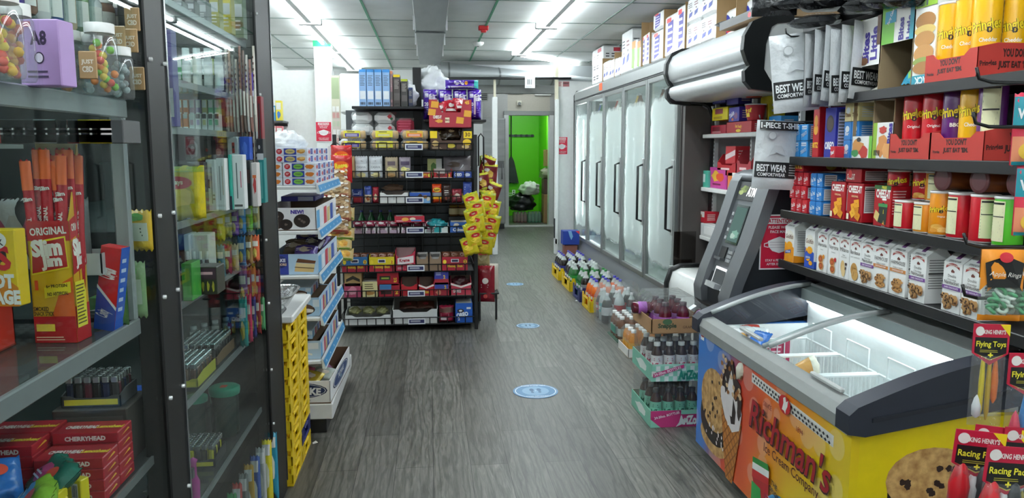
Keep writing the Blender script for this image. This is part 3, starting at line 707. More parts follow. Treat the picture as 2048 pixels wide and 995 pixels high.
# slanted instrument panel, origin and axes
A0 = Vector((1.70, 4.527, .79)); U_ = Vector((0, -1, 0)); V_ = (Vector((1.892, 4.527, 1.405)) - A0); VL = V_.length; V_ = V_.normalized(); Nn = U_.cross(V_).normalized()
def AP(x, y, k): return A0 + U_ * x * .715 + V_ * y + Nn * k
def slab(x0, y0, x1, y1, k0, k1, m_, name, par=atm):
 b = MB(); vs = [AP(x, y, k) for k in (k0, k1) for x, y in ((x0, y0), (x1, y0), (x1, y1), (x0, y1))]
 b.add(vs, [(3, 2, 1, 0), (4, 5, 6, 7), (0, 1, 5, 4), (1, 2, 6, 5), (2, 3, 7, 6), (3, 0, 4, 7)], m_); return b.ob(name, par)
slab(0, 0, .41, VL, -.03, -.004, C('#5c6064', .4, .2), 'panel')
sg = slab(.02, .53, .39, .64, -.004, .004, C('#1d2022', .4), 'sign_glass')
b = MB(); b.art(lambda x, y, k: AP(.02 + x, .53 + y, .004 + k), .37, .11, [('t', 'ATM', .72, .5, .5, EM('#f5f8f6', 1.6), .5, 0, .04), ('blob', .3, .6, .2, .22, '#7c8a3e', 3), ('blob', .2, .4, .14, .16, '#a8b06a', 4), ('blob', .42, .66, .12, .12, '#5d6a30', 5)]); b.ob('lettering', sg)
s2 = slab(.09, .26, .33, .50, -.004, .003, C('#33403f', .08), 'screen')
b = MB(); b.art(lambda x, y, k: AP(.09 + x, .26 + y, .003 + k), .24, .24, [('r', .06, .06, .94, .94, EM('#6f8e88', .5)), ('blob', .6, .25, .3, .13, EM('#8fbfae', .6), 8), ('blob', .45, .2, .2, .08, EM('#c0ddd0', .6), 2)]); b.ob('screen_picture', s2)
for i in range(4): slab(.055, .28 + i * .05, .08, .3 + i * .05, -.004, .006, C('#c5c8c9', .3), 'screen_button')
slab(.06, .15, .18, .235, -.004, .004, C('#1f2123', .4), 'receipt_slot'); slab(.06, .15, .19, .165, -.004, .03, C('#484b4e', .4), 'receipt_lip')
k_ = slab(.24, .14, .34, .23, -.004, .006, C('#54575a', .35), 'keypad')
for i in range(3):
 for j in range(3): slab(.25 + i * .03, .15 + j * .026, .272 + i * .03, .168 + j * .026, .006, .012, C('#9da0a2', .3), 'key', k_)
slab(.1, -.02, .33, .11, -.004, .008, EM('#eef4f6', 1.3), 'slot_light'); slab(.115, -.012, .33, .095, .008, .01, C('#3d4043', .4), 'cash_slot'); slab(.12, -.02, .33, .012, .01, .05, C('#b9bcbe', .35, .3), 'cash_shelf')
MB().box(1.66, 4.1, .655, 1.7, 4.64, .672, '#111').ob('seam', atm)
MB().prism([(1.665, 0), (1.665, .65), (1.72, .65), (1.72, 0)], 'y', 4.09, 4.655, C('#6e7276', .4, .3)).ob('lower_front', atm)
MB().box(1.63, 4.2, .5, 1.665, 4.5, .63, C('#1b1d1f', .4), .006).ob('deposit_recess', atm)
MB().prism([(1.66, .3), (1.62, .34), (1.6, .42), (1.6, .58), (1.66, .62), (1.64, .56), (1.63, .42)], 'y', 4.6, 4.655, C('#c2c5c7', .3, .4)).ob('grab_handle', atm)
MB().box(1.62, 4.22, .58, 1.68, 4.46, .6, C('#d5d7d8', .4)).ob('paper_lip', atm)
tag(atm, 'grey and charcoal cash machine with a slanted front beside the freezer', 'cash machine')
put('msB', mask_sign(.225, .31, True), (1.95, 4.106, .925), 'large red face mask notice on the dark side of the cash machine', 'sign', 'red face mask notices')
o = MB().box(-.09, 0, 0, .09, .002, .05, C('#f4f0f0', .4), 0).ob('notice_card', loc=(1.86, 4.106, .6)); MB().art(lambda x, y, k: (x - .09, -k, y), .18, .05, [('r', .04, .1, .96, .85, '#c21f3e')]).ob('print', o); tag(o, 'white card with a red panel low on the cash machine side', 'sign')

# ================================================================ ICE CREAM FREEZER
fz = empty('ice_cream_freezer', (1.39, 2.33, 0))
FW, FL = .62, 1.47
def fz_mat():
 mt, N, L, out = _new('printed freezer wrap')
 p = N('BsdfPrincipled', i_Roughness=.3); tc = N('TexCoord'); sp = N('SeparateXYZ'); L(tc.outputs['Object'], sp.inputs[0])
 no = N('TexNoise', i_Scale=2.5, i_Detail=2.); L(tc.outputs['Object'], no.inputs['Vector'])
 a = N('MapRange', i_1=0., i_2=FL, i_3=1., i_4=0.); L(sp.outputs[1], a.inputs[0])
 zz = N('MapRange', i_1=0., i_2=.7, i_3=.12, i_4=-.12); L(sp.outputs[2], zz.inputs[0])
 s1 = N('Math', operation='ADD'); L(a.outputs[0], s1.inputs[0]); L(zz.outputs[0], s1.inputs[1])
 n1 = N('MapRange', i_1=.3, i_2=.7, i_3=-.05, i_4=.05); L(no.outputs['Fac'], n1.inputs[0])
 s2 = N('Math', operation='ADD'); L(s1.outputs[0], s2.inputs[0]); L(n1.outputs[0], s2.inputs[1])
 cr = N('ValToRGB'); els = cr.color_ramp.elements
 stops = [(0, '#3f7fd0'), (.14, '#4a7cc8'), (.24, '#8d5f7a'), (.34, '#d0442e'), (.5, '#e2622a'), (.66, '#eb9426'), (.8, '#ecc31c'), (1, '#e9d012')]
 els[0].color = (*lin(stops[0][1]), 1); els[1].position = 1; els[1].color = (*lin(stops[-1][1]), 1)
 for po, h in stops[1:-1]:
  e = els.new(po); e.color = (*lin(h), 1)
 L(s2.outputs[0], cr.inputs[0])
 vo = N('TexVoronoi', i_Scale=7.); vo.inputs['Randomness'].default_value = .9; L(tc.outputs['Object'], vo.inputs['Vector'])
 vr = N('MapRange', i_1=.40, i_2=.43, i_3=.16, i_4=0.); L(vo.outputs['Distance'], vr.inputs[0])
 mx = N('MixRGB'); mx.inputs[2].default_value = (1, .93, .8, 1); L(vr.outputs[0], mx.inputs[0]); L(cr.outputs[0], mx.inputs[1])
 L(mx.outputs[0], p.inputs['Base Color']); L(p.outputs[0], out.inputs[0]); return mt
def cookie_mat():
 mt, N, L, out = _new('printed cookie')
 p = N('BsdfPrincipled', i_Roughness=.4); tc = N('TexCoord')
 no = N('TexNoise', i_Scale=28., i_Detail=5.); L(tc.outputs['Object'], no.inputs['Vector'])
 cr = N('ValToRGB'); e = cr.color_ramp.elements; e[0].position = .3; e[0].color = (*lin('#9a6a34'), 1); e[1].position = .65; e[1].color = (*lin('#d9ae70'), 1); L(no.outputs['Fac'], cr.inputs[0])
 L(cr.outputs[0], p.inputs['Base Color']); L(p.outputs[0], out.inputs[0]); return mt
def cone_mat():
 mt, N, L, out = _new('printed waffle cone')
 p = N('BsdfPrincipled', i_Roughness=.4); tc = N('TexCoord'); mp = N('Mapping'); mp.inputs['Rotation'].default_value = (math.radians(45), 0, 0); L(tc.outputs['Object'], mp.inputs[0])
 ch = N('TexBrick', i_Scale=1., i_Mortar_Size=.004, i_Brick_Width=.035, i_Row_Height=.035); ch.offset = 0
 sw = N('SeparateXYZ'); cb = N('CombineXYZ'); L(mp.outputs[0], sw.inputs[0]); L(sw.outputs[1], cb.inputs[0]); L(sw.outputs[2], cb.inputs[1]); L(cb.outputs[0], ch.inputs[0])
 ch.inputs['Color1'].default_value = (*lin('#b8702c'), 1); ch.inputs['Color2'].default_value = (*lin('#c27c34'), 1); ch.inputs['Mortar'].default_value = (*lin('#8a4d18'), 1)
 L(ch.outputs[0], p.inputs['Base Color']); L(p.outputs[0], out.inputs[0]); return mt
CK, CN = cookie_mat(), cone_mat(); CHOC = C('#33201a', .35); CHOC2 = C('#241814', .35); MALLOW = C('#e6dede', .4)
FZM = fz_mat()
m = MB(); m.box(0, 0, .06, .03, FL, .665, FZM); m.box(.03, 0, .06, FW, .03, .70, C('#ecd010', .3)); m.box(.03, FL - .03, .06, FW, FL, .70, C('#3f7fd0', .3)); m.box(FW - .03, .03, .06, FW, FL - .03, .85, C('#dfe3e3')); m.ob('body', fz)
# print on the long front: x runs from the far end to the near end
fp = lambda x, y, k: (-k, FL - x, .06 + y)
W_, H_ = FL, .605
m = MB()
art = []
# wafer cookie sandwich
art += [('e', .165, .33, .125, .24, CHOC), ('e', .165, .17, .12, .12, CK), ('e', .165, .30, .122, .17, CHOC2), ('e', .165, .50, .122, .26, CK)]
rr = random.Random(2)
art += [('blob', .165 + rr.uniform(-.09, .09), .50 + rr.uniform(-.18, .18), .008, .018, CHOC, i) for i in range(16)]
art += [('blob', .165 + rr.uniform(-.1, .1), .25 + rr.uniform(-.1, .03), .005, .016, MALLOW, i) for i in range(18)]
# sundae cone
art += [('p', [(.235, .50), (.40, .50), (.345, -.02), (.29, -.02)], CN), ('blob', .315, .62, .085, .2, MALLOW, 3), ('p', [(.24, .7), (.23, .58), (.27, .45), (.33, .38), (.385, .44), (.40, .58), (.37, .72)], MALLOW),
  ('p', [(.30, .55), (.32, .44), (.35, .46), (.355, .56), (.33, .66)], CHOC2), ('blob', .27, .74, .035, .1, CHOC, 5), ('blob', .34, .74, .045, .1, CHOC, 6), ('blob', .30, .86, .04, .07, CHOC, 7), ('blob', .38, .62, .018, .12, CHOC, 8), ('p', [(.285, .72), (.31, .86), (.335, .72), (.325, .5), (.30, .5)], MALLOW), ('blob', .25, .63, .022, .08, MALLOW, 4)]
art += [('blob', .31 + rr.uniform(-.08, .08), .78 + rr.uniform(-.12, .16), .011, .022, '#9a6230' if i % 2 else '#d7b48a', i) for i in range(26)]
m.art(fp, W_, H_, art, lift=.0002); m.ob('ice_cream_print', fz)
m = MB(); RD = '#8f1420'; sl = 0
art = [('p', [(.455, .875), (.925, .835), (.925, .905), (.455, .945)], '#f4f0ea')]
for i in range(24):
 for j in range(2):
  x = .465 + i * .0192 + (j * .0096); y = .925 - .0016 * i - .028 * j - .002
  art.append(('p', [(x - .006, y), (x, y + .012), (x + .006, y), (x, y - .012)], '#1c1c22'))
art += [('e', .68, .89, .034, .062, '#c8202a'), ('p', [(.667, .85), (.675, .90), (.672, .93), (.684, .945), (.69, .915), (.70, .93), (.698, .89), (.69, .86), (.688, .835), (.68, .85)], '#f3f0ea'),
  ('t', 'SINCE', .58, .80, .035, RD, .1, 0, 0), ('t', '1894', .77, .795, .035, RD, .1, 0, 0),
  ('t', "Richman's", .70, .655, .21, '#3a0a10', .47, -1, .035, .2), ('t', "Richman's", .697, .66, .21, '#a81824', .47, -1, .012, .2), ('t', 'Ice Cream Company', .725, .49, .085, '#5a1512', .46, 0, .008),
  ('e', .72, .03, .145, .24, '#4f9ad0'), ('p', [(.5, .36), (.5, .22), (.53, .1), (.61, .12), (.61, .28), (.6, .34)], '#b5262a'), ('p', [(.5, .36), (.6, .40), (.61, .36), (.5, .30)], '#2c8a3c'), ('p', [(.5, .32), (.61, .36), (.61, .31), (.5, .26)], '#f2f2ee'), ('p', [(.5, .27), (.61, .31), (.61, .26), (.5, .21)], '#c8262a'),
  ('p', [(.5, .18), (.56, .18), (.58, 0), (.5, 0)], '#2f9c4a'), ('t', 'THE', .645, .30, .035, '#2a2a2a', .1, -10, .02), ('t', 'ORIGINAL', .66, .24, .035, '#2a2a2a', .12, -10, .02),
  ('t', 'Philadelphia', .76, .10, .17, '#f3e9e2', .4, 0, .06), ('t', 'Philadelphia', .76, .10, .17, '#a01838', .4, 0, .02), ('p', [(.58, 0), (.66, 0), (.65, .03), (.58, .04)], '#2f9c4a')]
m.art(fp, W_, H_, art, lift=.0003); m.ob('maker_lettering', fz)
MB().art(fp, W_, H_, [('r', .02, .93, .05, .975, '#eee'), ('r', .022, .955, .048, .972, '#c22')]).ob('small_sticker', fz)
MB().art(fp, W_, H_, [('p', [(.86, .97), (.98, .96), (.98, 1.06), (.86, 1.07)], '#e4e4e0'), ('lines', .865, .975, .975, 1.05, 4, '#888')]).ob('rating_label', fz)
# cookie print on the near end
ep = lambda x, y, k: (x, -k, .06 + y)
m = MB(); art = [('e', .48, .44, .26, .17, CHOC2), ('r', .225, .44, .735, .60, CHOC2), ('e', .48, .66, .27, .18, CK)]
art += [('blob', .48 + rr.uniform(-.18, .18), .66 + rr.uniform(-.11, .12), .022, .02, CHOC, i) for i in range(12)] + [('blob', .48 + rr.uniform(-.2, .2), .36 + rr.uniform(-.06, .06), .03, .02, CHOC, i) for i in range(14)]
m.art(ep, FW, .64, art, lift=.0002); m.ob('cookie_print', fz)
# top: front rail, navy end mouldings, back rail
GR = C('#a7aaa8', .35, .3); NV = C('#262a36', .45)
MB().prism([(-.015, .655), (-.02, .70), (-.005, .735), (.05, .745), (.05, .72), (.03, .66)], 'y', .0, FL, GR).ob('front_rail', fz)
def zc(x): return .735 + .155 * math.sin(min(1, x / FW) * math.pi / 2)
def cap(y0, y1):
 top = [(x, zc(x) + .022) for x in [i * FW / 10 for i in range(11)]]
 return MB().prism([(-.03, .665), (-.03, .73)] + top + [(FW + .01, .75), (.03, .655)], 'y', y0, y1, NV)
c1 = cap(-.03, .055); c1 = c1.ob('end_moulding', fz); cap(FL - .055, FL + .03).ob('end_moulding', fz)
MB().prism([(.05, .705), (.3, .745), (.55, .79), (.55, .805), (.3, .76), (.05, .72)], 'y', -.036, -.03, C('#1b1e28', .5)).ob('groove', c1)
MB().prism([(FW - .1, .83), (FW - .1, .885), (FW + .01, .915), (FW + .01, .84)], 'y', .055, FL - .055, GR).ob('back_rail', fz)
# liner
m = MB(); LN = C('#f2f5f5', .35)
m.box(.045, .055, .12, .055, FL - .055, .69, LN); m.box(FW - .06, .055, .12, FW - .05, FL - .055, .85, LN); m.box(.055, .055, .12, FW - .06, .065, .70, LN); m.box(.055, FL - .065, .12, FW - .06, FL - .055, .70, LN); m.box(.045, .055, .11, FW - .05, FL - .055, .12, LN); m.ob('liner', fz)
MB().lathe([(.011, .08), (.011, FL - .08)], EM('#f6fcff', 16), (FW - .07, 0, .822), 8, axis='y').ob('light_tube', fz)
# curved sliding lids
def lid(y0, y1, dz_):
 l = MB().grid(lambda u, v: (.04 + u * (FW - .09), y0 + v * (y1 - y0), zc(.04 + u * (FW - .09)) + dz_), 12, 1, GL('#eaf2f2', 1.38)).ob('sliding_lid', fz)
 P_ = lambda y: [(.04 + u / 12 * (FW - .09), y, zc(.04 + u / 12 * (FW - .09)) + dz_) for u in range(13)]
 for y in (y0, y1): MB().tube(P_(y), .012, C('#a5a9a9', .35, .3), 6).ob('lid_frame', l)
 MB().tube([(FW - .05, y0, zc(FW) + dz_ - .004), (FW - .05, y1, zc(FW) + dz_ - .004)], .011, C('#8f9494', .35, .3), 6).ob('lid_rail', l)
 MB().box(.03, y0 + .08, zc(.05) + dz_ - .004, .05, y0 + .3, zc(.05) + dz_ + .012, C('#b9bcba', .35), .004).ob('lid_grip', l)
lid(.06, .79, 0.0); lid(.73, FL - .06, .016)
# wire baskets
def basket(y0, y1, nm):
 m = MB(); WW = C('#f3f5f5', .3); x0, x1, z0, z1 = .07, FW - .085, .34, .63
 for z in (z1, z0 + .12): m.tube([(x0, y0, z), (x1, y0, z), (x1, y1, z), (x0, y1, z)], .005 if z < z1 else .007, WW, 5, True)
 for i in range(13):
  x = x0 + (x1 - x0) * i / 12; m.tube([(x, y0, z1), (x, y0, z0), (x, y1, z0), (x, y1, z1)], .0034, WW, 4)
 for i in range(9):
  y = y0 + (y1 - y0) * i / 8; m.tube([(x0, y, z1), (x0, y, z0), (x1, y, z0), (x1, y, z1)], .0034, WW, 4)
 b = m.ob('wire_basket', fz)
 MB().tube([(x1, y0 + .06, z1), (x1, y0 + .06, z1 + .09), (x1 - .0, y1 - .06, z1 + .09), (x1, y1 - .06, z1)], .005, WW, 5).ob('handle', b)
for i in range(4): basket(.09 + i * .325, .09 + i * .325 + .3, i)
tag(fz, 'chest ice cream freezer with a printed wrap and sliding glass lids', 'freezer')
# ice creams in the freezer
def cone_pack():
 o = MB().lathe([(.004, 0), (.045, .13), (.05, .15), (.0, .165)], wrap_mat('#e2a55a', .3), n=14).ob('wrapped_cone'); MB().lathe([(.046, .128), (.052, .152), (.0, .168)], wrap_mat('#f0ead8', .3), n=14).ob('lid_paper', o); return o
rr = random.Random(8)
for i in range(7):
 put('cone', cone_pack, (1.39 + .13 + rr.random() * .1, 2.33 + .86 + i * .042, .50 + (i % 2) * .07), f'{ORD[i]} wrapped ice cream cone from the near side in the freezer basket', 'ice cream', 'wrapped cones in the freezer', rx=75, rz=rr.uniform(0, 360))
for i in range(6):
 c = ('#3a6fc0', '#e9e9ea', '#b5453a', '#3a6fc0', '#d9a24a', '#f0f0f0')[i]
 put('ice' + c, bag('ice_cream_bar', .1, .17, .035, c, seed=i), (1.39 + .12 + .05 * (i % 3), 2.33 + 1.14 + i * .03, .60 + .02 * i), f'{ORD[i]} foil wrapped ice cream bar counted from the lid joint in the freezer', 'ice cream', 'wrapped bars in the freezer', rx=-50 - 8 * i, rz=30 * i - 60)
o = MB().box(-.13, -.08, 0, .13, .08, .035, C('#e9e4da', .5), .003).ob('printed_carton', loc=(1.60, 2.5, .605)); MB().art(lambda x, y, k: (x - .13, y - .08, .035 + k), .26, .16, [('lines', .08, .1, .9, .9, 7, '#777'), ('e', .7, .5, .12, .2, '#a67a4a')]).ob('print', o); tag(o, 'pale printed carton lying in the basket nearest the freezer end', 'carton')
o = MB().box(-.12, 0, 0, .12, .003, .16, C('#b3355a', .4)).ob('red_notice', loc=(1.72, 3.70, .47)); MB().art(lambda x, y, k: (x - .12, -k, y), .24, .16, [('lines', .15, .2, .85, .8, 4, '#f0d5dc')]).ob('print', o); tag(o, 'dark pink notice inside the far end of the freezer', 'notice')

# ================================================================ BLACK SHELF GONDOLA on the right
gd = empty('shelf_gondola', (0, 0, 0)); GB = C('#0b0c0d', .5)
GY0, GY1 = 2.14, 3.98
MB().box(2.36, GY0, 0, 2.42, GY1, 2.55, C('#1d1f21', .5)).ob('back_panel', gd)
for y in (2.2, 3.1, 3.94): MB().box(2.33, y - .02, 0, 2.37, y + .02, 2.55, C('#2a2c2e', .4)).ob('upright', gd)
for z, x0 in ((1.0, 1.9), (1.27, 1.9), (1.555, 1.9), (1.845, 1.9), (2.24, 1.98)):
 ye = 3.42 if z == 1.845 else GY1
 s_ = MB().box(x0, GY0, z - .03, 2.325, ye, z - .002, GB, .004).ob('shelf', gd)
 MB().box(x0 - .012, GY0, z - .04, x0, ye, z + .004, C('#0f1011', .4), .003).ob('shelf_edge', s_)
MB().box(2.06, GY0, 0, 2.36, GY1, .16, GB, .004).ob('base_deck', gd)
MB().box(2.05, GY0, .2, 2.34, GY1, .96, C('#101112', .5)).ob('under_panel', gd)
tag(gd, 'tall black shelving gondola of snacks behind the ice cream freezer', 'shelf unit')
# ================================================================ GOODS ON THE RIGHT GONDOLA (fronts towards the aisle, -x)
def shelfR(key, b, y, z, label, cat, grp, d, x=1.92, rz=-90, **k):
 return put(key, b, (x + d / 2, y, z), label, cat, grp, rz=rz, **k)
def gable(name, w, d, h, art, side=None, col='#f3f3f1'):
 def b():
  m = MB(); hb = h * .80; cm = C(col, .35, 0, .03)
  m.prism([(-d / 2, 0), (d / 2, 0), (d / 2, hb), (d * .18, h), (d * .10, h), (-d / 2, hb)], 'x', -w / 2, w / 2, cm)
  m.box(-w / 2, d * .10, h - .002, w / 2, d * .18, h + .012, cm)
  m.art(lambda x, y, k: (x - w / 2, -d / 2 - k, y), w, hb, art)
  m.art(lambda x, y, k: (w / 2 + k, x - d / 2, y), d, hb, side or [('lines', .12, .3, .9, .95, 12, '#8d8d8d'), ('r', .1, .62, .9, .65, '#333')])
  m.art(lambda x, y, k: (x - w / 2, -d / 2 + (d * .6) * y / (h - hb) - k, hb + y), w, h - hb, [('r', .38, .3, .62, .7, '#6d3a75'), ('t', 'PEPPERIDGE FARM', .5, .12, .12, '#777', .8)])
  return m.ob(name)
 return b
LOGO = [('p', [(.12, .87), (.3, .92), (.5, .935), (.7, .92), (.88, .87), (.86, .93), (.7, .975), (.5, .99), (.3, .975), (.14, .93)], '#a33a34'), ('t', 'PEPPERIDGE FARM', .5, .945, .035, '#f4efe6', .66), ('p', [(.42, .83), (.5, .87), (.62, .83), (.6, .80), (.44, .80)], '#6b3b34')]
def ckart(words, band, bandtxt, kind):
 a = list(LOGO); y = .73
 for t, h, bo in words: a.append(('t', t, .5, y, h, '#3b3028', .86, 0, bo)); y -= h * 1.25
 if band: a += [('r', 0, y - .05, 1, y + .025, band), ('t', bandtxt, .5, y - .012, .035, '#f4eef4', .75)]
 rr = random.Random(len(words[0][0]) * 7 + len(bandtxt or ''))
 if kind == 'chip':
  for cx, cy, rx, ry in ((.35, .16, .3, .13), (.68, .26, .3, .12), (.3, .3, .25, .09)):
   a.append(('blob', cx, cy, rx, ry, '#8a5f35', int(cx * 90))); a.append(('blob', cx - .02, cy + .02, rx * .9, ry * .85, '#b98c58', int(cy * 90)))
   a += [('blob', cx + rr.uniform(-.2, .2), cy + rr.uniform(-.08, .09), .045, .022, '#3a2318', i) for i in range(8)]
 elif kind == 'thin':
  for cx, cy in ((.55, .14), (.5, .24), (.6, .32)):
   a.append(('blob', cx, cy, .36, .085, '#a8713a', int(cy * 90))); a.append(('blob', cx, cy + .012, .33, .065, '#c59257', int(cy * 70)))
   a += [('blob', cx + rr.uniform(-.25, .25), cy + rr.uniform(-.04, .05), .04, .018, '#4a2c1c', i) for i in range(5)]
 elif kind == 'jam':
  for cx, cy in ((.42, .34), (.5, .16)): a += [('e', cx, cy, .24, .11, '#c98d4e'), ('e', cx, cy, .17, .075, '#8d3a22'), ('e', cx, cy, .12, .05, '#c4622c')]
  a += [('blob', .72, .42, .13, .06, '#d98a2c' if len(bandtxt or '') else '#b8262c', 3)]
 elif kind == 'oval':
  a += [('e', .42, .3, .2, .16, '#d6b277'), ('e', .52, .2, .2, .15, '#e2c48d'), ('blob', .78, .38, .12, .05, '#3b2419', 4), ('blob', .74, .27, .08, .04, '#3b2419', 5)]
 elif kind == 'brown':
  a += [('e', .45, .3, .3, .17, '#b98a4a'), ('e', .55, .18, .3, .14, '#c79a58')] + [('blob', .5 + rr.uniform(-.2, .2), .24 + rr.uniform(-.1, .1), .03, .014, '#8d6128', i) for i in range(9)]
 return a
NANT = ckart([('Double', .06, 0), ('Chocolate', .045, 0), ('Nantucket', .075, .01)], '#6c3a86', 'DARK CHOCOLATE', 'chip')
FARM = ckart([('FARMHOUSE', .09, 0), ('THIN & CRISPY', .04, 0)], '#c07a3c', 'CHOCOLATE CHIP', 'thin')
VER = ckart([('Verona', .11, 0), ('Apricot', .04, 0)], None, 'a', 'jam'); VER2 = ckart([('Verona', .11, 0), ('Strawberry', .04, 0)], None, '', 'jam')
MIL = ckart([('Milano', .11, 0), ('Dark', .04, 0), ('CHOCOLATE', .03, 0)], None, '', 'oval'); BOR = ckart([('Bordeaux', .1, 0), ('CRISPY CARAMELIZED', .03, 0)], None, '', 'brown')
def gold(bg, wr):
 return [('p', [(0, 0), (1, 0), (1, .42), (.6, .5), (.3, .44), (0, .55)], bg), ('e', .5, .7, .44, .2, '#f3efe2'), ('t', 'Goldfish', .5, .72, .12, '#6d3b24', .8, 0, .02, .2), ('e', .55, .48, .3, .1, '#f0a51f'), ('p', [(.28, .48), (.12, .56), (.12, .4)], '#f0a51f'), ('e', .4, .25, .22, .07, '#f0a51f'), ('e', .7, .14, .2, .06, '#f0a51f'), ('p', [(.12, .3), (.72, .36), (.72, .27), (.12, .21)], '#2956b0'), ('t', wr, .42, .285, .05, '#f4f4f4', .5, 4)]
lab = 'upright cookie bag with'
A = [  # key, w, d, art, far px, label
 ('goldo', .105, .12, gold('#ee9a1e', 'CHEDDAR'), 1578, 'orange and white fish cracker carton at the cash machine end of the lowest snack shelf', None),
 ('goldb', .095, .1, gold('#2a50b4', 'ORIGINAL'), 1618, 'blue and white fish cracker carton beside the white cookie bags', None),
 ('ver', .095, .07, VER, 1643, 'white cookie bag with apricot jam cookies, second row place from the blue fish carton', None),
 ('ver2', .095, .07, VER2, 1666, 'white cookie bag with red berry jam cookies on the lowest snack shelf', None),
 ('mil', .085, .07, MIL, 1687, 'white cookie bag showing pale oval cookies and dark chocolate pieces', None),
 ('bor', .09, .08, BOR, 1709, 'white cookie bag showing plain brown crisp cookies', None),
 ('nan', .10, .10, NANT, 1733, 'purple banded chunky cookie bag beside the plain brown crisp cookies', 'n'),
 ('far', .108, .10, FARM, 1760, 'brown banded thin cookie bag on the far side of its twin', 'f'),
 ('far', .108, .10, FARM, 1794, 'brown banded thin cookie bag on the near side of its twin', 'f'),
 ('nan', .10, .10, NANT, 1833, 'purple banded chunky cookie bag right after the two brown banded ones', 'n'),
 ('nan', .10, .10, NANT, 1901, 'purple banded chunky cookie bag, second from the near end of the shelf', 'n'),
 ('nan', .10, .10, NANT, 1941, 'purple banded chunky cookie bag at the near end beside the hanging gummy rings', 'n')]
for key, w, d, art, p_, l_, g in A:
 y = at(p_, 525 + (p_ - 1568) * .29, x=1.915).y
 if key[:4] == 'gold':
  b = gable('cracker_carton', w, d, .235, art, [('p', [(0, 0), (1, 0), (1, .12), (0, .2)], '#e79018' if key == 'goldo' else '#2a50b4'), ('lines', .15, .3, .9, .9, 12, '#999')])
 else: b = gable('cookie_bag', w, d, .23, art)
 shelfR(key, b, y, 1.0, l_, 'cookies' if key[:4] != 'gold' else 'crackers', {'n': 'purple banded cookie bags', 'f': 'brown banded cookie bags'}.get(g), d, x=1.912)
# second row of cookie bags behind, seen over the tops
for i in range(4): put('nan', None, (2.12, 2.46 + i * .13, 1.0), f'cookie bag in the dark row behind, {ORD[i]} from the near end', 'cookies', 'cookie bags in the back row', rz=-90)

# ---- shelf B (z 1.27): small boxes, cheese crackers, short chip cans
def snackbox(c, t):
 return card('snack_box', .052, .15, .068, c, F=[('r', .1, .1, .9, .9, c), ('t', t, .5, .52, .3, '#f4f4f4', .8, 18, .03), ('lines', .15, .12, .6, .25, 1, '#ddd')], R=[('r', .08, .1, .5, .9, '#e9e9e9'), ('lines', .1, .15, .48, .85, 5, '#777'), ('t', t, .75, .5, .2, '#f4f4f4', .4, 0, .03)], T=[('lines', .2, .3, .8, .7, 2, '#f0d0d0')])
red, blu = snackbox('#c4202e', 'Cake Bar'), snackbox('#2f7fc9', 'Rice Treat')
lv = ['bottom', 'second', 'third', 'top']
for r_ in range(3):
 for c_ in range(3):
  shelfR('redb', red, 3.9 - c_ * .062 + (.02 if r_ == 1 else 0), 1.27 + r_ * .07, f'small red snack box, {lv[r_]} layer, {ORD[c_]} column from the cash machine', 'snack box', 'small red snack boxes', .15)
for r_ in range(3):
 for c_ in range(2):
  shelfR('blub', blu, 3.695 - c_ * .062, 1.27 + r_ * .07, f'small blue snack box, {lv[r_]} layer, {"far" if c_ == 0 else "near"} column beside the red boxes', 'snack box', 'small blue snack boxes', .15)
shelfR('blub', blu, 3.955, 1.41, 'single small blue snack box at the far end of the red stack', 'snack box', 'small blue snack boxes', .15)
put('ritz2', card('cracker_box', .1, .34, .06, '#b3202a', F=[('t', 'RITZ', .5, .5, .5, '#f0c23a', .8, 0, .04)], R=[('e', .45, .5, .09, .4, '#d99a3a'), ('e', .42, .5, .06, .3, '#e8b85a'), ('t', 'RITZ', .75, .5, .5, '#e9c04a', .3, 0, .04)]), (2.09, 3.86, 1.482), 'long red cracker box lying on top of the small red boxes', 'crackers', rz=-90)
def cheez(tw):
 a = [('t', 'CHEEZ-IT', .5, .84, .17, '#f3f1ea', .86, 0, .045), ('t', tw, .5, .66, .05, '#f2d9a0', .5)]
 for i, (x, y, r_) in enumerate(((.45, .38, 20), (.62, .3, -15), (.42, .22, 40), (.66, .48, 10), (.75, .16, -30))):
  ca, sa = math.cos(math.radians(r_)), math.sin(math.radians(r_)); q = [(-.16, -.1), (.16, -.1), (.16, .1), (-.16, .1)]
  a += [('p', [(x + (u * ca - v * 1.3 * sa), y + (u * sa * .6 + v * ca)) for u, v in q], ('#e9a021', '#d98a14', '#f0b232')[i % 3]), ('e', x, y, .02, .012, '#9a5a10')]
 a += [('r', .05, .05, .2, .2, '#f0e7c8')]
 return a
NUT = [('r', .08, .25, .92, .93, '#ece6e2'), ('lines', .12, .28, .9, .9, 12, '#555'), ('r', .08, .82, .92, .85, '#222')]
cz = card('cheese_cracker_box', .128, .1, .175, '#a8131f', F=cheez('ORIGINAL'), R=NUT)
shelfR('cz', cz, at(1673, 440, x=1.92).y, 1.27, 'red cheese cracker box next to the small blue boxes', 'crackers', 'red cheese cracker boxes', .1)
shelfR('cz', cz, at(1706, 440, x=1.92).y - .005, 1.27, 'red cheese cracker box with its nutrition panel showing, under the lying one', 'crackers', 'red cheese cracker boxes', .1)
put('czl', card('cheese_cracker_box', .13, .18, .062, '#a8131f', F=[('t', 'CHEEZ-IT', .35, .4, .4, '#f0e9e0', .5, 0, .04), ('e', .3, .6, .12, .3, '#e03a3a')], R=[('r', .1, .15, .85, .85, '#ddd6d2'), ('lines', .12, .2, .8, .8, 5, '#555')], T=[('t', 'CHEEZ-IT', .5, .5, .3, '#e9ded6', .8, 0, .03)]), (2.01, 3.33, 1.448), 'red cheese cracker box lying flat on the two standing ones', 'crackers', rz=-90)
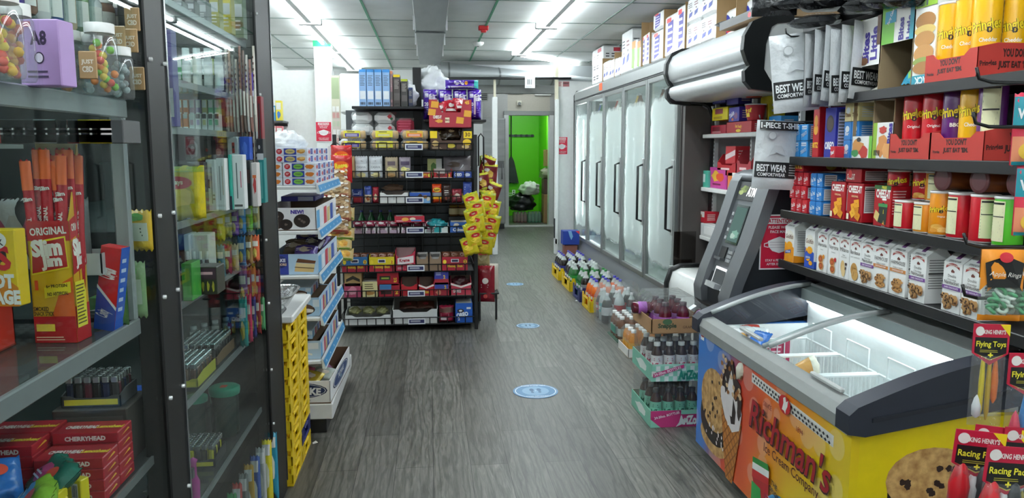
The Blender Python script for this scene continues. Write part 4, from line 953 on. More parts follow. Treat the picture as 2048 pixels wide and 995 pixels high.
shelfR('czg', card('cheese_cracker_box', .12, .09, .175, '#a8131f', F=[('t', 'CHEEZ-IT', .55, .80, .2, '#f3f1ea', .86, 0, .045), ('r', .0, .9, 1, 1, '#2f5a2c'), ('t', 'FREE', .6, .95, .07, '#e9e04a', .5, 0, .03), ('p', [(.3, .1), (.8, .05), (.85, .5), (.6, .6), (.35, .5)], '#1f2a22'), ('r', .3, .48, .85, .56, '#3c8a4a'), ('p', [(.05, .2), (.3, .1), (.4, .3), (.15, .4)], '#d9c27a')], T=[('r', 0, 0, 1, 1, '#24401f'), ('t', 'FREE', .4, .5, .4, '#d9d24a', .5, 0, .04)], R=[('lines', .1, .3, .9, .9, 9, '#e0c0c0')]), at(1762, 440, x=1.92).y, 1.27, 'red cheese cracker box with a green band beside the short chip cans', 'crackers', None, .09)
# chip cans
def chipcan(col, h, band=None, flav='Original', back=False, r=.046, dim=False):
 def b():
  m = MB(); cm = C(col, .3)
  m.lathe([(r - .001, 0), (r, .004), (r, h - .006), (r - .002, h)], cm, n=28)
  m.lathe([(r + .0005, 0), (r + .0005, .005)], C('#c9c9c9', .3, .7), n=28, caps=False)
  W = 2 * math.pi * r; mp = cyl(r)(W); q = h / .22
  a = []
  for cx in (.5,) if not back else (.1,):
   a += [('t', 'Pringles', cx, .60, .17 if q > .7 else .3, '#201208', .36, 9, .07), ('t', 'Pringles', cx, .60, .17 if q > .7 else .3, '#f2d21c', .36, 9, .03), ('t', flav, cx + .03, .44, .05, '#f4efe4', .2),
                  ('e', cx - .02, .2, .08, .07, '#e2a94a'), ('e', cx + .05, .14, .09, .06, '#efc06a'), ('e', cx - .06, .12, .06, .05, '#d99436')]
  for cx in ((.82,) if not back else (.53,)):
   a += [('r', cx - .10, .1, cx + .10, .93, '#e6e3b8'), ('lines', cx - .09, .12, cx + .09, .88, 11, '#555'), ('r', cx - .09, .86, cx + .09, .9, '#222'), ('r', cx - .09, .6, cx + .09, .62, '#222')]
  m.art(mp, W, h, a, sub=40, lift=.0003)
  o = m.ob('chip_can')
  MB().lathe([(r + .001, h - .004), (r + .0022, h - .001), (r + .002, h + .004), (r - .001, h + .005), (r - .003, h + .003), (0, h + .003)], C('#e9e6e4', .3), n=28).ob('lid', o)
  return o
 return b
Zb = 1.27
sh = .115
canR, canO, canG = '#bf1626', '#dd8a14', '#52b52c'
for i, (p_, c, hgt, bk, z, l_) in enumerate((
 (1806, canR, sh, 1, Zb, 'short red chip can at floor level of the shelf, far one of the pair'), (1845, canO, sh, 1, Zb, 'short orange chip can between red cans on the middle shelf'), (1780, canR, sh, 0, Zb, 'short red chip can next to the cheese cracker boxes'),
 (1876, canO, .165, 0, Zb, 'taller orange chip can on the middle shelf'), (1913, canR, .165, 1, Zb, 'taller red chip can with a cream nutrition panel'), (1958, canR, .165, 2, Zb, 'taller plain red chip can with a barcode, beside the green one'), (2006, canG, .165, 1, Zb, 'bright green chip can at the near end of the middle shelf'))):
 y = at(p_, 430 + (p_ - 1780) * .24, x=1.95).y
 if bk == 2:
  def bb(c=c, hgt=hgt):
   o = chipcan(c, hgt, back=True)(); return o
 put(f'can{c}{hgt}{bk}', chipcan(c, hgt, back=bool(bk)), (1.965, y, z), l_, 'chip can', 'short chip cans', rz=-90 + (38 if bk == 0 else -12 if bk == 1 else 60))
for p_, c, l_ in ((1800, canR, 'short red chip can stacked on the lower red can'), (1836, canR, 'short red chip can in the second place of the upper layer'), (1862, canO, 'short orange chip can in the upper layer')):
 y = at(p_, 380, x=1.99).y; put(f'can{c}{sh}{0 if c == canR else 1}', chipcan(c, sh, back=c != canR), (2.02 if p_ > 1805 else 1.985, y, Zb + sh + .007), l_, 'chip can', 'short chip cans', rz=-60)
# cans lying with lids to the aisle
def lyingcan(col='#8d4a22'):
 o = MB().lathe([(.044, 0), (.044, .24)], C(col, .35), n=28).ob('chip_can'); MB().lathe([(.0455, .236), (.047, .24), (.047, .246), (0, .246)], C('#8a5a5c', .25), n=28).ob('lid', o)
 m = MB(); m.lathe([(.036, .2462), (.026, .2466), (.0, .2466)], C('#6d3a3e', .3), n=28); m.ob('lid_disc', o)
 return o
for i, p_ in enumerate((1876, 1950, 2026)):
 y = at(p_, 365, x=1.93).y; put('lycan', lyingcan, (2.19, y, Zb + .165 + .053), f'brown chip can lying on its side on the upright cans, {ORD[i]} from the far end', 'chip can', 'chip cans lying on their sides', ry=-90)

# ---- shelf C (z 1.555)
Zc = 1.555
for r_ in range(2):
 for c_ in range(2):
  shelfR('rk', card('rice_bar_box', .075, .15, .083, '#2b8fd6', F=[('r', .15, .7, .85, .92, '#dfeaf4'), ('t', 'RICE KRISPIES', .5, .8, .09, '#1e4fa0', .66), ('t', 'TREATS', .5, .4, .22, '#16419a', .8, 20, .05), ('t', 'TREATS', .5, .4, .22, '#e9f1f7', .8, 20, .01)], R=[('r', .1, .1, .6, .9, '#dfe9f0'), ('lines', .12, .15, .58, .85, 6, '#888')]), 3.9 - c_ * .085, Zc + r_ * .0855, f'bright blue cereal bar box, {"lower" if r_ == 0 else "upper"} layer, {"far" if c_ == 0 else "near"} column at the cash machine end', 'snack box', 'bright blue bar boxes', .15)
shelfR('ritzc', card('tall_cracker_box', .06, .2, .25, '#b3141f', F=[('t', 'RITZ', .5, .25, .1, '#f2c72f', .9, 0, .04), ('e', .5, .55, .35, .1, '#e0a33a'), ('e', .5, .72, .3, .12, '#c9882a')], R=[('t', 'RITZ', .25, .3, .12, '#f2c72f', .4, 90, .04), ('lines', .5, .2, .9, .8, 8, '#e9c9c0')]), at(1630, 300, x=1.92).y, Zc, 'tall narrow red cracker box on the shelf beside the bright blue bar boxes', 'crackers', None, .2)
shelfR('oreoc', card('tall_cookie_box', .1, .26, .24, '#2a2f9a', F=[('t', 'OREO', .5, .25, .14, '#f4f4f8', .85, 0, .05), ('e', .5, .68, .34, .17, '#2a1c18'), ('e', .5, .68, .28, .13, '#4a382f')], R=[('r', .05, .08, .28, .9, '#c9cbe6'), ('lines', .06, .1, .27, .85, 12, '#555'), ('bars', .08, .86, .25, .96, '#333')]), at(1658, 300, x=1.92).y, Zc, 'tall violet blue cookie box beside the tall red cracker box', 'cookies', None, .26)
for (yy, xx, zz, c, t, l_) in ((3.43, 1.935, Zc, '#2f7fc9', 'Bar', 'small blue box standing in front of the violet cookie box'), (3.365, 1.935, Zc, '#2f7fc9', 'Bar', 'small blue box next to the open cake bites carton'), (3.43, 1.935, Zc + .085, '#2f7fc9', 'Bar', 'small blue box on the second layer beside the violet box'), (3.365, 1.935, Zc + .085, '#2f7fc9', 'Bar', 'small blue box on the second layer next to the cake bites'), (3.43, 1.935, Zc + .17, '#e6d79c', 'Thins', 'small cream yellow box on top of the blue ones, far one'), (3.37, 1.935, Zc + .17, '#e6d79c', 'Thins', 'small cream yellow box on top of the blue ones, near one')):
 shelfR('sm' + c, card('small_snack_box', .058, .1, .083, c, F=[('e', .5, .6, .3, .18, '#e9eef2'), ('t', t, .5, .35, .2, '#f0f0f0' if c[1] == '2' else '#7a4a20', .8, 0, .03)], R=[('lines', .15, .2, .85, .8, 5, '#cfd8e2')]), yy, zz, l_, 'snack box', None, .1, x=xx)
shelfR('smr', card('small_snack_box', .055, .1, .07, '#c4202e', F=[('t', 'Bar', .5, .5, .3, '#f0f0f0', .8, 20, .04)]), 3.47, Zc, 'small red box low in front of the violet cookie box', 'snack box', None, .1, x=1.88, s=.8)
# little muffin cartons, opened along the front
def bites(w, h, cut, art1, art2, lowtop):
 "tall carton whose aisle face is torn open between two heights"
 def b():
  m = MB(); d = .2; t = .003; BR = C('#7a664c', .7); WHT = C('#eceae4', .4)
  m.box(-w / 2, -d / 2, 0, w / 2, d / 2, t, BR); m.box(-w / 2, d / 2 - t, 0, w / 2, d / 2, h, BR)
  for s_ in (-1, 1): m.box(s_ * w / 2 - (t if s_ > 0 else 0), -d / 2, 0, s_ * w / 2 + (t if s_ < 0 else 0), d / 2, h, C('#8c775a', .7))
  m.box(-w / 2, -d / 2, h - t, w / 2, d / 2, h, WHT)
  z0, z1 = cut
  if z0 > 0: m.box(-w / 2, -d / 2, 0, w / 2, -d / 2 + t, z0, WHT); m.art(lambda x, y, k: (x - w / 2, -d / 2 - k, y), w, z0, art2)
  if z1 < h: m.box(-w / 2, -d / 2, z1, w / 2, -d / 2 + t, h, WHT); m.art(lambda x, y, k: (x - w / 2, -d / 2 - k, z1 + y), w, h - z1, art1)
  m.art(lambda x, y, k: (w / 2 + k, x - d / 2, y), d, h, lowtop or [('r', .02, .02, .98, .98, '#5a4636')])
  return m.ob('muffin_carton')
 return b
AR1 = [('r', 0, 0, .3, 1, '#8bb02f'), ('t', 'Little', .78, .45, .24, '#3b2a8a', .9, 90, .04), ('t', 'Bites', .5, .38, .24, '#3b2a8a', .9, 90, .04), ('e', .2, .2, .2, .1, '#5a3a20'), ('e', .45, .1, .15, .08, '#6d4526'), ('r', .15, .6, .3, .8, '#6a3420'), ('r', .88, .4, 1, 1, '#5a3a20')]
AR2 = [('r', 0, 0, .4, 1, '#6db33a'), ('t', 'Little', .86, .3, .2, '#3b2a8a', .9, 90, .04), ('t', 'Bites', .62, .3, .2, '#3b2a8a', .9, 90, .04), ('r', .1, .5, .45, .8, '#2f9fc0'), ('t', 'Party Cake', .28, .65, .12, '#f4f4f4', .3, 60, .02), ('r', .88, 0, 1, 1, '#2a93a8'), ('t', '20', .93, .8, .12, '#fff', .1, 90, .04)]
AR3 = [('r', .85, 0, 1, 1, '#6db33a'), ('blob', .3, .5, .3, .4, '#c98a48', 2), ('blob', .6, .3, .25, .3, '#b9352a', 3), ('blob', .2, .25, .2, .2, '#3a8a4a', 4), ('e', .35, .85, .1, .1, '#222')]
AR4 = [('r', 0, 0, .2, 1, '#8bb02f'), ('blob', .5, .35, .3, .3, '#d08a4a', 5), ('blob', .75, .25, .25, .25, '#e0a060', 6), ('blob', .5, .8, .2, .12, '#b9352a', 8), ('t', 'Bites', .85, .7, .2, '#3b2a8a', .8, 90, .05), ('bars', .1, .1, .4, .25, '#222')]
yA = [at(p_, 315, x=1.92).y for p_ in (1702, 1743, 1784)]
shelfR('bi1', bites(yA[0] - yA[1] - .004, .254, (.10, .25), [], AR3, None), (yA[0] + yA[1]) / 2, Zc, 'open muffin carton with a red topped print, far one on the second shelf down', 'carton', None, .2)
shelfR('bi2', bites(yA[1] - yA[2] - .004, .254, (.155, .25), [], AR4, None), (yA[1] + yA[2]) / 2, Zc, 'open muffin carton with a barcode beside the first tray of chip cans', 'carton', None, .2)
Zd = 1.845
yB = [at(p_, 165, x=1.92).y for p_ in (1702, 1757, 1822, 1866)]
shelfR('bi3', bites(yB[0] - yB[1] - .006, .32, (.0, .115), AR1, [], None), (yB[0] + yB[1]) / 2, Zd, 'tall muffin carton with a dark brown strip, torn open below', 'carton', None, .2)
shelfR('bi4', bites(yB[1] - yB[2] - .006, .355, (.0, .19), AR2, [], None), (yB[1] + yB[2]) / 2, Zd, 'tall muffin carton with a teal strip, torn open below', 'carton', None, .2)
shelfR('sand', card('sandwich_carton', yB[2] - yB[3] - .004, .2, .34, '#f0efe8', F=[('r', 0, 0, 1, .12, '#1f93a8'), ('t', 'PACK', .5, .06, .08, '#eaf4f4', .8, 180, .04), ('e', .5, .72, .46, .1, '#a9743a'), ('e', .5, .62, .48, .06, '#e0c06a'), ('e', .5, .52, .46, .09, '#b9823f'), ('e', .5, .36, .46, .1, '#c08a4a'), ('e', .5, .27, .48, .05, '#8a9a4a'), ('e', .5, .2, .46, .07, '#a9743a'), ('r', 0, .88, 1, 1, '#8bb02f'), ('bars', .1, .89, .6, .98, '#3a3a6a')]), (yB[2] + yB[3]) / 2, Zd, 'carton with stacked breakfast sandwiches beside the yellow chip cans', 'carton', None, .2)
# fallen leaflets of carton in the torn openings
for (y, z, c, l_, rx) in (((yB[1] + yB[2]) / 2 - .03, Zd + .02, '#1f93b8', 'teal snack pouch tilted in the torn muffin carton', 35), ((yB[0] + yB[1]) / 2 - .02, Zd + .01, '#e6e4da', 'white folded carton flap in the torn brown striped carton', 75)):
 put('flap' + c, bag('snack_pouch', .12, .16, .03, c, [('blob', .5, .3, .3, .2, '#6aa33a', 3), ('blob', .4, .5, .2, .1, '#e9e6da', 4)], seed=5), (1.97, y, z), l_, 'pouch', None, rz=-90, rx=-rx if rx < 50 else -rx)
# trays of tall chip cans
YDJ = "YOU DON'T"; JE = "JUST EAT 'EM."
def cantray(w):
 F = [('t', YDJ, .5, .66, .2, '#3a120c', .4, 0, .05), ('t', JE, .5, .36, .22, '#3a120c', .5, 0, .05), ('t', 'Pringles', .12, .3, .14, '#3a120c', .14, 0, .03)]
 R_ = [('t', 'YOU DON\'T', .7, .72, .22, '#3a120c', .5, 0, .05), ('t', JE, .68, .36, .26, '#3a120c', .6, 0, .05), ('t', 'Pringles', .2, .4, .2, '#3a120c', .3, 4, .03)]
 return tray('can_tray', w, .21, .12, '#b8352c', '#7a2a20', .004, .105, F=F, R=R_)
yT = [at(p_, 322, x=1.915).y for p_ in (1778, 1861, 1968)]
shelfR('ct1', cantray(yT[0] - yT[1] - .006), (yT[0] + yT[1]) / 2, Zc, 'red cardboard can tray beside the open muffin cartons on the second shelf down', 'tray', 'red cardboard can trays', .2, x=1.915)
shelfR('ct2', cantray(yT[1] - yT[2] - .006), (yT[1] + yT[2]) / 2, Zc, 'red cardboard can tray at the near end of the second shelf down', 'tray', 'red cardboard can trays', .2, x=1.915)
shelfR('ct2', None, at(1850, 160, x=1.9).y - .145, Zd, 'red cardboard can tray with yellow cans on the upper shelf', 'tray', 'red cardboard can trays', .2, x=1.9)
Y_, P_, RDc = '#eeb212', '#5a1a66', '#c41a26'
tall = []
yt1 = (yT[0] + yT[1]) / 2; yt2 = (yT[1] + yT[2]) / 2
for c, fl, dy, l_ in ((RDc, 'Original', .06, 'tall red chip can in the far red tray, on the muffin carton side'), (RDc, 'Original', -.065, 'tall red chip can in the far red tray, on the purple can side')): tall.append((c, fl, 1.965, yt1 + dy, Zc, l_, -52))
for c, fl, dy, l_ in ((P_, 'BBQ', .094, 'tall purple barbecue chip can facing out from the near tray'), (Y_, 'Cheddar', 0, 'tall yellow chip can between the purple ones in the near tray'), (P_, 'BBQ', -.094, 'tall purple chip can at the near corner of the near tray, back label showing')): tall.append((c, fl, 1.965, yt2 + dy, Zc, l_, -48 if dy >= 0 else -160))
yt3 = at(1850, 160, x=1.9).y - .145
for r_ in range(2):
 for i in range(3):
  tall.append((Y_, 'Cheddar', 1.953 + r_ * .095, yt3 + .094 - i * .094, Zd, f'tall yellow chip can in the upper tray, {"front" if r_ == 0 else "back"} row, {ORD[i]} from the muffin cartons', (-50, -44, -40)[i]))
for c, fl, x, y, z, l_, rz in tall: put('tall' + c, chipcan(c, .285, flav=fl), (x + .006, y, z + .006), l_, 'chip can', 'tall chip cans', rz=rz)
# ---- underwear packs hanging and lying at the gondola head
def shirtpack(white=True, w=.25, h=.36, t_=.05, txt=('BEST WEAR', 'COMFORTWEAR'), top=None):
 def b():
  th = pil(w, h, t_, 3, .1); m = MB()
  cm = wrap_mat('#d4d7d9' if white else '#1b1c1e', .18, 10, .8)
  m.grid(lambda u, v: (u * w - w / 2, -th(u * w, v * h) - .001, v * h), 12, 14, cm); m.grid(lambda u, v: (w / 2 - u * w, th(u * w, v * h) + .001, v * h), 12, 14, cm)
  mp = lambda x, y, k: (x - w / 2, -th(x, y) - .001 - k, y)
  ink = '#17181a'
  a = [('r', .02, .17, .98, .40, ink), ('t', txt[0], .36, .31, .1, '#eef0f0', .62, 0, .03), ('t', txt[1], .36, .215, .05, '#eef0f0', .58, 0, .02), ('lines', .72, .2, .95, .38, 5, '#b9bcbe')] if white else [('e', .5, .6, .34, .2, '#2b2d2f'), ('t', txt[0], .5, .6, .09, '#cfd2d4', .6, 0, .03), ('t', txt[1], .5, .4, .07, '#cfd2d4', .8, 0, .02)]
  if white: a += [('e', .3, .78, .09, .06, '#b3b6b9'), ('e', .3, .78, .075, .05, '#d4d7d9'), ('p', [(.25, .5), (.36, .52), (.42, .54), (.48, .52), (.6, .5), (.56, .58), (.5, .64), (.36, .64), (.3, .58)], '#bfc3c6')]
  if top: a += [('r', .03, .86, .98, .99, ink), ('t', top, .5, .925, .08, '#eef0f0', .9, 0, .03)]
  m.art(mp, w, h, a, sub=12, lift=.0035)
  return m.ob('shirt_pack')
 return b
put('sp1', shirtpack(True, .27, .38), (1.845, 3.70, 1.785), 'white shirt pack hanging in front, with a black band of lettering', 'clothing pack', None, rz=-16, ry=-6)
put('sp2', shirtpack(True, .25, .36, top='1-PIECE T-SHIRT'), (1.825, 3.93, 1.385), 'white shirt pack with a black top strip hanging lower above the cash machine', 'clothing pack', None, rz=-4, ry=3)
for i in range(6):
 put('sp3', shirtpack(True, .25, .34, .022), (1.86 + i * .022, 3.62 - i * .055, 1.80 + .008 * (i % 3)), f'clear wrapped shirt pack seen edge-on, {ORD[i]} from the front white pack', 'clothing pack', 'edge-on shirt packs', rz=42 - 4 * i, ry=(i % 3 - 1) * 3)
for i, (px_, py_, Y_q, rz, ry) in enumerate(((1548, 32, 3.9, -20, 12), (1585, 8, 3.8, -35, 80), (1640, 5, 3.6, -30, 85), (1690, 0, 3.4, -20, 80), (1740, 8, 3.2, -25, 85), (1790, 4, 3.05, -20, 78), (1620, 45, 3.5, -40, 80), (1830, 0, 2.9, -30, 82))):
 q = at(px_, py_, y=Y_q); put('spb', shirtpack(False, .22, .32, .05, ("MEN'S A-SHIRT", 'BEST WEAR')), (q.x, Y_q, q.z), f'black shirt pack in the top heap, {ORD[i]} along from the canopy', 'clothing pack', 'black shirt packs in the top heap', rz=rz, rx=-ry if i else 0)
# hooks that carry them
def hook(L_=.34):
 def b():
  m = MB(); m.tube([(0, 0, 0), (-L_ + .03, 0, -.006), (-L_ + .005, 0, .008), (-L_, 0, .032)], .0045, C('#121314', .35), 6); return m.ob('display_hook')
 return b
for i, (x, y, z) in enumerate(((2.02, 3.7, 2.15), (2.36, 3.96, 1.745))): put(f'hk{i}', hook(x - 1.74), (x, y, z), f'black display hook carrying the {"upper" if i == 0 else "lower"} white shirt pack', 'hook', 'display hooks')

# ---- pegged sweets and toys at the near end
def gummy():
 w, h = .112, .2; m = MB(); th = pil(w, h, .03, 4, .1)
 m.grid(lambda u, v: (u * w - w / 2, -th(u * w, v * h) - .001, v * h), 10, 14, GL('#f2f6f4', 1.45, .08, .06, .6)); m.grid(lambda u, v: (w / 2 - u * w, th(u * w, v * h) + .001, v * h), 10, 14, GL('#f2f6f4', 1.45, .08, .06, .6)); m.grid(lambda u, v: (w / 2 - u * w, th(u * w, (.6 + .4 * v) * h) + .002, (.6 + .4 * v) * h), 10, 8, wrap_mat('#e08a1c', .25))
 mp = lambda x, y, k: (x - w / 2, -th(x, y) - .001 - k, y); O = '#e98f1e'
 m.art(mp, w, h, [('r', 0, .60, 1, 1, O), ('r', 0, 0, 1, .09, O), ('p', [(0, .42), (.22, .6), (0, .6)], O), ('p', [(1, .42), (.78, .6), (1, .6)], O), ('p', [(.12, .48), (.88, .48), (.95, .82), (.6, .9), (.4, .9), (.05, .82)], '#141414'), ('e', .5, .9, .16, .07, '#c4202e'), ('t', 'Apple Rings', .5, .66, .08, '#f2efe6', .74, -4, 0, .2)], sub=12, lift=.0025)
 o = m.ob('gummy_bag')
 rr = random.Random(3);
 for i in range(14):
  g = MB(); c = C(('#5fae7c', '#dfeee2')[i % 2], .3); R_, r_ = .012, .0055
  x, y, z = rr.uniform(-.035, .035), rr.uniform(-.003, .003), .03 + (i / 14) * .06; a = rr.uniform(0, 3); t_ = rr.uniform(.2, 1.2)
  g.X = Matrix.Translation((x, y, z)) @ Matrix.Rotation(a, 4, 'Z') @ Matrix.Rotation(t_, 4, 'X')
  g.tube([(R_ * math.cos(q * math.pi / 6), R_ * math.sin(q * math.pi / 6), 0) for q in range(12)], r_, c, 6, True); g.ob('gummy_ring', o)
 return o
for i, (px_, Yg, l_) in enumerate(((1994, 1.95, 'orange topped bag of green gummy rings on the outer hook'), (2008, 2.03, 'orange topped bag of gummy rings right behind the front one'), (2052, 1.95, 'orange topped bag of green gummy rings cut by the picture edge'), (2050, 2.05, 'orange topped gummy bag behind the one at the picture edge'))):
 q = at(px_, 640, y=Yg); put('gum', gummy, (q.x, Yg, q.z), l_, 'sweets', 'gummy ring bags', rz=-12)
def wg():
 m = bag('fruit_gummy_bag', .12, .2, .03, '#d9405a', [('r', 0, .55, 1, .95, '#1f8f9e'), ('t', 'WELCH\'S', .5, .72, .14, '#f4f4f4', .9, 0, .04), ('r', 0, .4, 1, .55, '#d9304a'), ('t', 'PEACH', .5, .47, .06, '#7a1020', .6), ('r', 0, 0, 1, .4, '#e9906a'), ('e', .3, .2, .2, .12, '#f0c24a'), ('e', .6, .25, .2, .12, '#e9602a'), ('e', .7, .1, .2, .1, '#f0b23a'), ('r', 0, .0, 1, .05, '#1f8f9e')], seed=6); return m()
for px_, py_, l_ in ((2062, 330, 'teal and pink fruit gummy bag high at the picture edge'), (2066, 470, 'teal and pink fruit gummy bag hanging below the other one')):
 q = at(px_, py_, y=2.02); put('wg', wg, (q.x, 2.02, q.z), l_, 'sweets', 'fruit gummy bags', rz=-10)
def toypack(name, w, hh, hc, title, fill):
 def b():
  h = hh + hc; th = pil(w * .94, hh, .03, 5, .15); m = MB()
  F_ = GL('#f4f6f6', 1.45, .06, .05, .8)
  m.grid(lambda u, v: (u * w * .94 - w * .47, -th(u * w * .94, v * hh) - .001, v * hh), 10, 16, F_); m.grid(lambda u, v: (w * .47 - u * w * .94, th(u * w * .94, v * hh) + .001, v * hh), 10, 16, F_)
  o = m.ob(name)
  c = MB(); pts = [(-w / 2, hh), (0, hh - .03), (w / 2, hh), (w / 2, h), (-w / 2, h)]
  c.prism(pts, 'y', -.006, -.003, C('#b81c3a', .35)); mp = lambda x, y, k: (x - w / 2, -.006 - k, hh + y)
  c.art(mp, w, hc, [('p', [(.06, .02), (.5, -.2), (.94, .02), (.94, .55), (.06, .55)], '#141414'), ('p', [(.08, .0), (.5, -.24), (.92, .0), (.5, -.20)], '#b8b04a'), ('p', [(.72, 1), (1, 1), (1, .6)], '#f0d21c'), ('t', "KING HENRY'S", .58, .74, .14, '#f2e9e2', .6, 0, .03), ('e', .17, .76, .12, .16, '#e9e2dc'), ('t', title, .5, .30, .25, '#e9dc3a', .82, 0, .02), ('lines', .2, .03, .8, .14, 2, '#a89e3a'), ('t', '+', .5, -.05, .2, '#e9dc3a', .2, 0, .05)]); c.ob('header_card', o)
  for i, (x, z, sx, sz, col) in enumerate(fill):
   f = MB(); f.lathe([(.002, 0), (sx, sz * .12), (sx * 1.1, sz * .5), (sx * .6, sz * .85), (.001, sz)], C(col, .3), (x, 0, z), 10); f.ob('toy', o)
  return o
 return b
fill1 = [(-.012, .02, .006, .2, '#d9c21f'), (.004, .015, .006, .19, '#b99a2a'), (.018, .06, .008, .12, '#d9702a'), (-.02, .02, .01, .06, '#e2e4e6')]
fill2 = [(-.02, .03, .012, .09, '#d9405a'), (.008, .02, .016, .17, '#3f8fd0'), (.012, .01, .01, .06, '#e9d21f')]
fill3 = [(-.03, .0, .022, .13, '#c8222c'), (.02, .01, .02, .12, '#2a2d31'), (.042, .0, .012, .1, '#9a8a3a'), (0, .02, .014, .08, '#dfe2e4')]
for key, Yq, px_, py_, rz, l_, bld in (
 ('fly', 1.75, 1966, 850, -14, 'flying toys pack with a shield shaped red card, hanging over the freezer end', toypack('toy_pack', .085, .19, .075, 'Flying Toys', fill1)),
 ('fly2', 1.72, 2040, 912, -10, 'flying toys pack with a blue toy, cut by the picture edge', toypack('toy_pack', .1, .19, .08, 'Flying Toys', fill2)),
 ('rac', 1.66, 1936, 1020, -14, 'racing toy pack behind on the far hook, tilted', toypack('toy_pack', .115, .12, .085, 'Racing Pack', fill3)),
 ('rac', 1.56, 1996, 1060, -6, 'racing toy pack at the very front of the hooks', None),
 ('rac', 1.72, 1975, 1006, -18, 'racing toy pack half hidden behind the two front packs', None),
 ('rac', 1.70, 2030, 1010, -8, 'racing toy pack at the picture edge behind the front one', None)):
 q = at(px_, py_, y=Yq); put(key, bld, (q.x, Yq, q.z), l_, 'toy', 'pegged toy packs', rz=rz, ry=4 if key == 'rac' else 0)
rk = empty('hook_rack', (2.0, 1.72, .8))
MB().box(-.02, -.02, -.8, .02, .02, 1.7, C('#1a1b1c', .4), .004).ob('post', rk); MB().box(-.15, -.12, -.8, .15, .15, -.78, C('#1a1b1c', .4), .004).ob('base_plate', rk)
for (yy, zz) in ((2.0, 1.325), (1.99, 1.18), (2.0, 1.78), (2.0, 1.66), (1.73, 1.16), (1.66, .985)): MB().tube([(.0, yy - 1.72, zz - .8 - .003), (-.46, yy - 1.72, zz - .8), (-.5, yy - 1.72, zz - .79), (-.51, yy - 1.72, zz - .76)], .005, C('#121314', .35), 6).ob('peg', rk)
tag(rk, 'black pegged rack holding gummy bags and toy packs by the freezer end', 'rack')
# ================================================================ BLACK WIRE RACK in the middle (front at y 6.72)
WB = C('#121314', .4); RX0, RX1, RY0, RY1 = -.80, .40, 6.72, 7.22
rack = empty('wire_rack', (0, 0, 0))
for (x, y) in ((RX0, RY0 + .02), (RX1, RY0 + .02), (RX0, RY1), (RX1, RY1)): MB().box(x - .016, y - .016, 0, x + .016, y + .016, 1.72, WB, .003).ob('post', rack)
ZS = [.06, .309, .534, .868, 1.13, 1.349, 1.587]
for z in ZS:
 x0 = RX0 + .0 if z < .6 else RX0 + .07; x1 = RX1 - .02
 m = MB()
 for zz in (z - .004, z + .058): m.tube([(x0, RY1, zz), (x0, RY0, zz), (x1, RY0, zz), (x1, RY1, zz)], .0045, WB, 5)
 n = 15
 for i in range(n + 1):
  x = x0 + (x1 - x0) * i / n; m.tube([(x, RY0, z + .058), (x, RY0, z - .004)], .004, WB, 4)
 for i in range(7):
  y = RY0 + (RY1 - RY0) * i / 6
  for x in (x0, x1): m.tube([(x, y, z + .058), (x, y, z - .004)], .003, WB, 4)
 b = m.ob('wire_basket', rack)
 MB().box(x0, RY0 + .005, z - .008, x1, RY1, z - .001, C('#1b1c1d', .5)).ob('basket_floor', b)
 t = MB(); t.box(-.075, -.004, -.026, .075, 0, .026, C('#e9ebf0', .4)); t.art(lambda x, y, k: (x - .075, -.0045 - k, y - .026), .15, .052, [('r', .06, .2, .94, .8, '#2d2f5e'), ('lines', .14, .35, .86, .7, 2, '#e9ebf0')])
 t.ob('price_tag', b, (at(828, 300, y=RY0).x, RY0 - .008, z + .028))
m = MB()
for i in range(9): m.tube([(RX0 + .05 + i * .135, RY1, .05), (RX0 + .05 + i * .135, RY1, 1.7)], .004, WB, 4)
for i in range(22): m.tube([(RX0, RY1, .1 + i * .075), (RX1, RY1, .1 + i * .075)], .0035, WB, 4)
m.ob('back_grid', rack)
m = MB(); m.tube([(RX1 + .03, RY0 + .05, 1.25), (RX1 + .03, RY0 + .05, 1.7), (RX1 + .05, RY0 + .05, 1.73), (RX1 + .075, RY0 + .05, 1.7), (RX1 + .075, RY0 + .05, 1.45)], .007, WB, 6); m.ob('side_hook', rack)
for px_ in (690, 662):
 x = at(px_, 400, y=6.62).x; c_ = MB().box(x - .012, 6.625, .78, x + .012, 6.63, 1.62, C('#d9dcdc', .3)); c_.tube([(x, 6.628, 1.61), (RX0, RY0 + .02, 1.66)], .005, WB, 5); c_.ob('clip_strip', rack)
x = at(955, 400, y=6.75).x; c_ = MB().box(x - .012, 6.735, .9, x + .012, 6.74, 1.45, C('#d9dcdc', .3)); c_.tube([(x, 6.738, 1.44), (RX1, RY0 + .02, 1.5)], .005, WB, 5); c_.ob('clip_strip', rack)
tag(rack, 'black wire rack of seven baskets full of snacks in the middle of the shop', 'rack')
# gondola standing right behind it, with its raised top shelf and dark post
g2 = empty('shelf_gondola', (0, 7.3, 0))
MB().box(-.76, .02, 0, .42, .06, 1.95, C('#55595c', .4, .4)).ob('back_panel', g2)
MB().box(at(826, 200, y=7.3).x, -.03, 0, at(843, 200, y=7.3).x, .05, 2.34, C('#101112', .45), .004).ob('post', g2)
tx0, tx1 = at(704, 212, y=6.95).x, at(848, 212, y=6.95).x
MB().box(tx0, -.38, 1.945, tx1, .03, 1.968, C('#17181a', .4), .003).ob('top_shelf', g2)
MB().box(tx1 + .0, -.24, 1.84, .52, .3, 1.862, C('#17181a', .4), .003).ob('side_shelf', g2)
MB().box(-.76, -.06, 1.70, .42, .3, 1.722, C('#1d1e20', .4)).ob('middle_shelf', g2)
MB().box(-.76, -.02, .0, .42, .3, .05, C('#1d1e20', .4)).ob('base_deck', g2)
tag(g2, 'dark gondola with a raised top shelf directly behind the wire rack', 'shelf unit')
def front(px_, y=6.77): return at(px_, 400, y=y).x
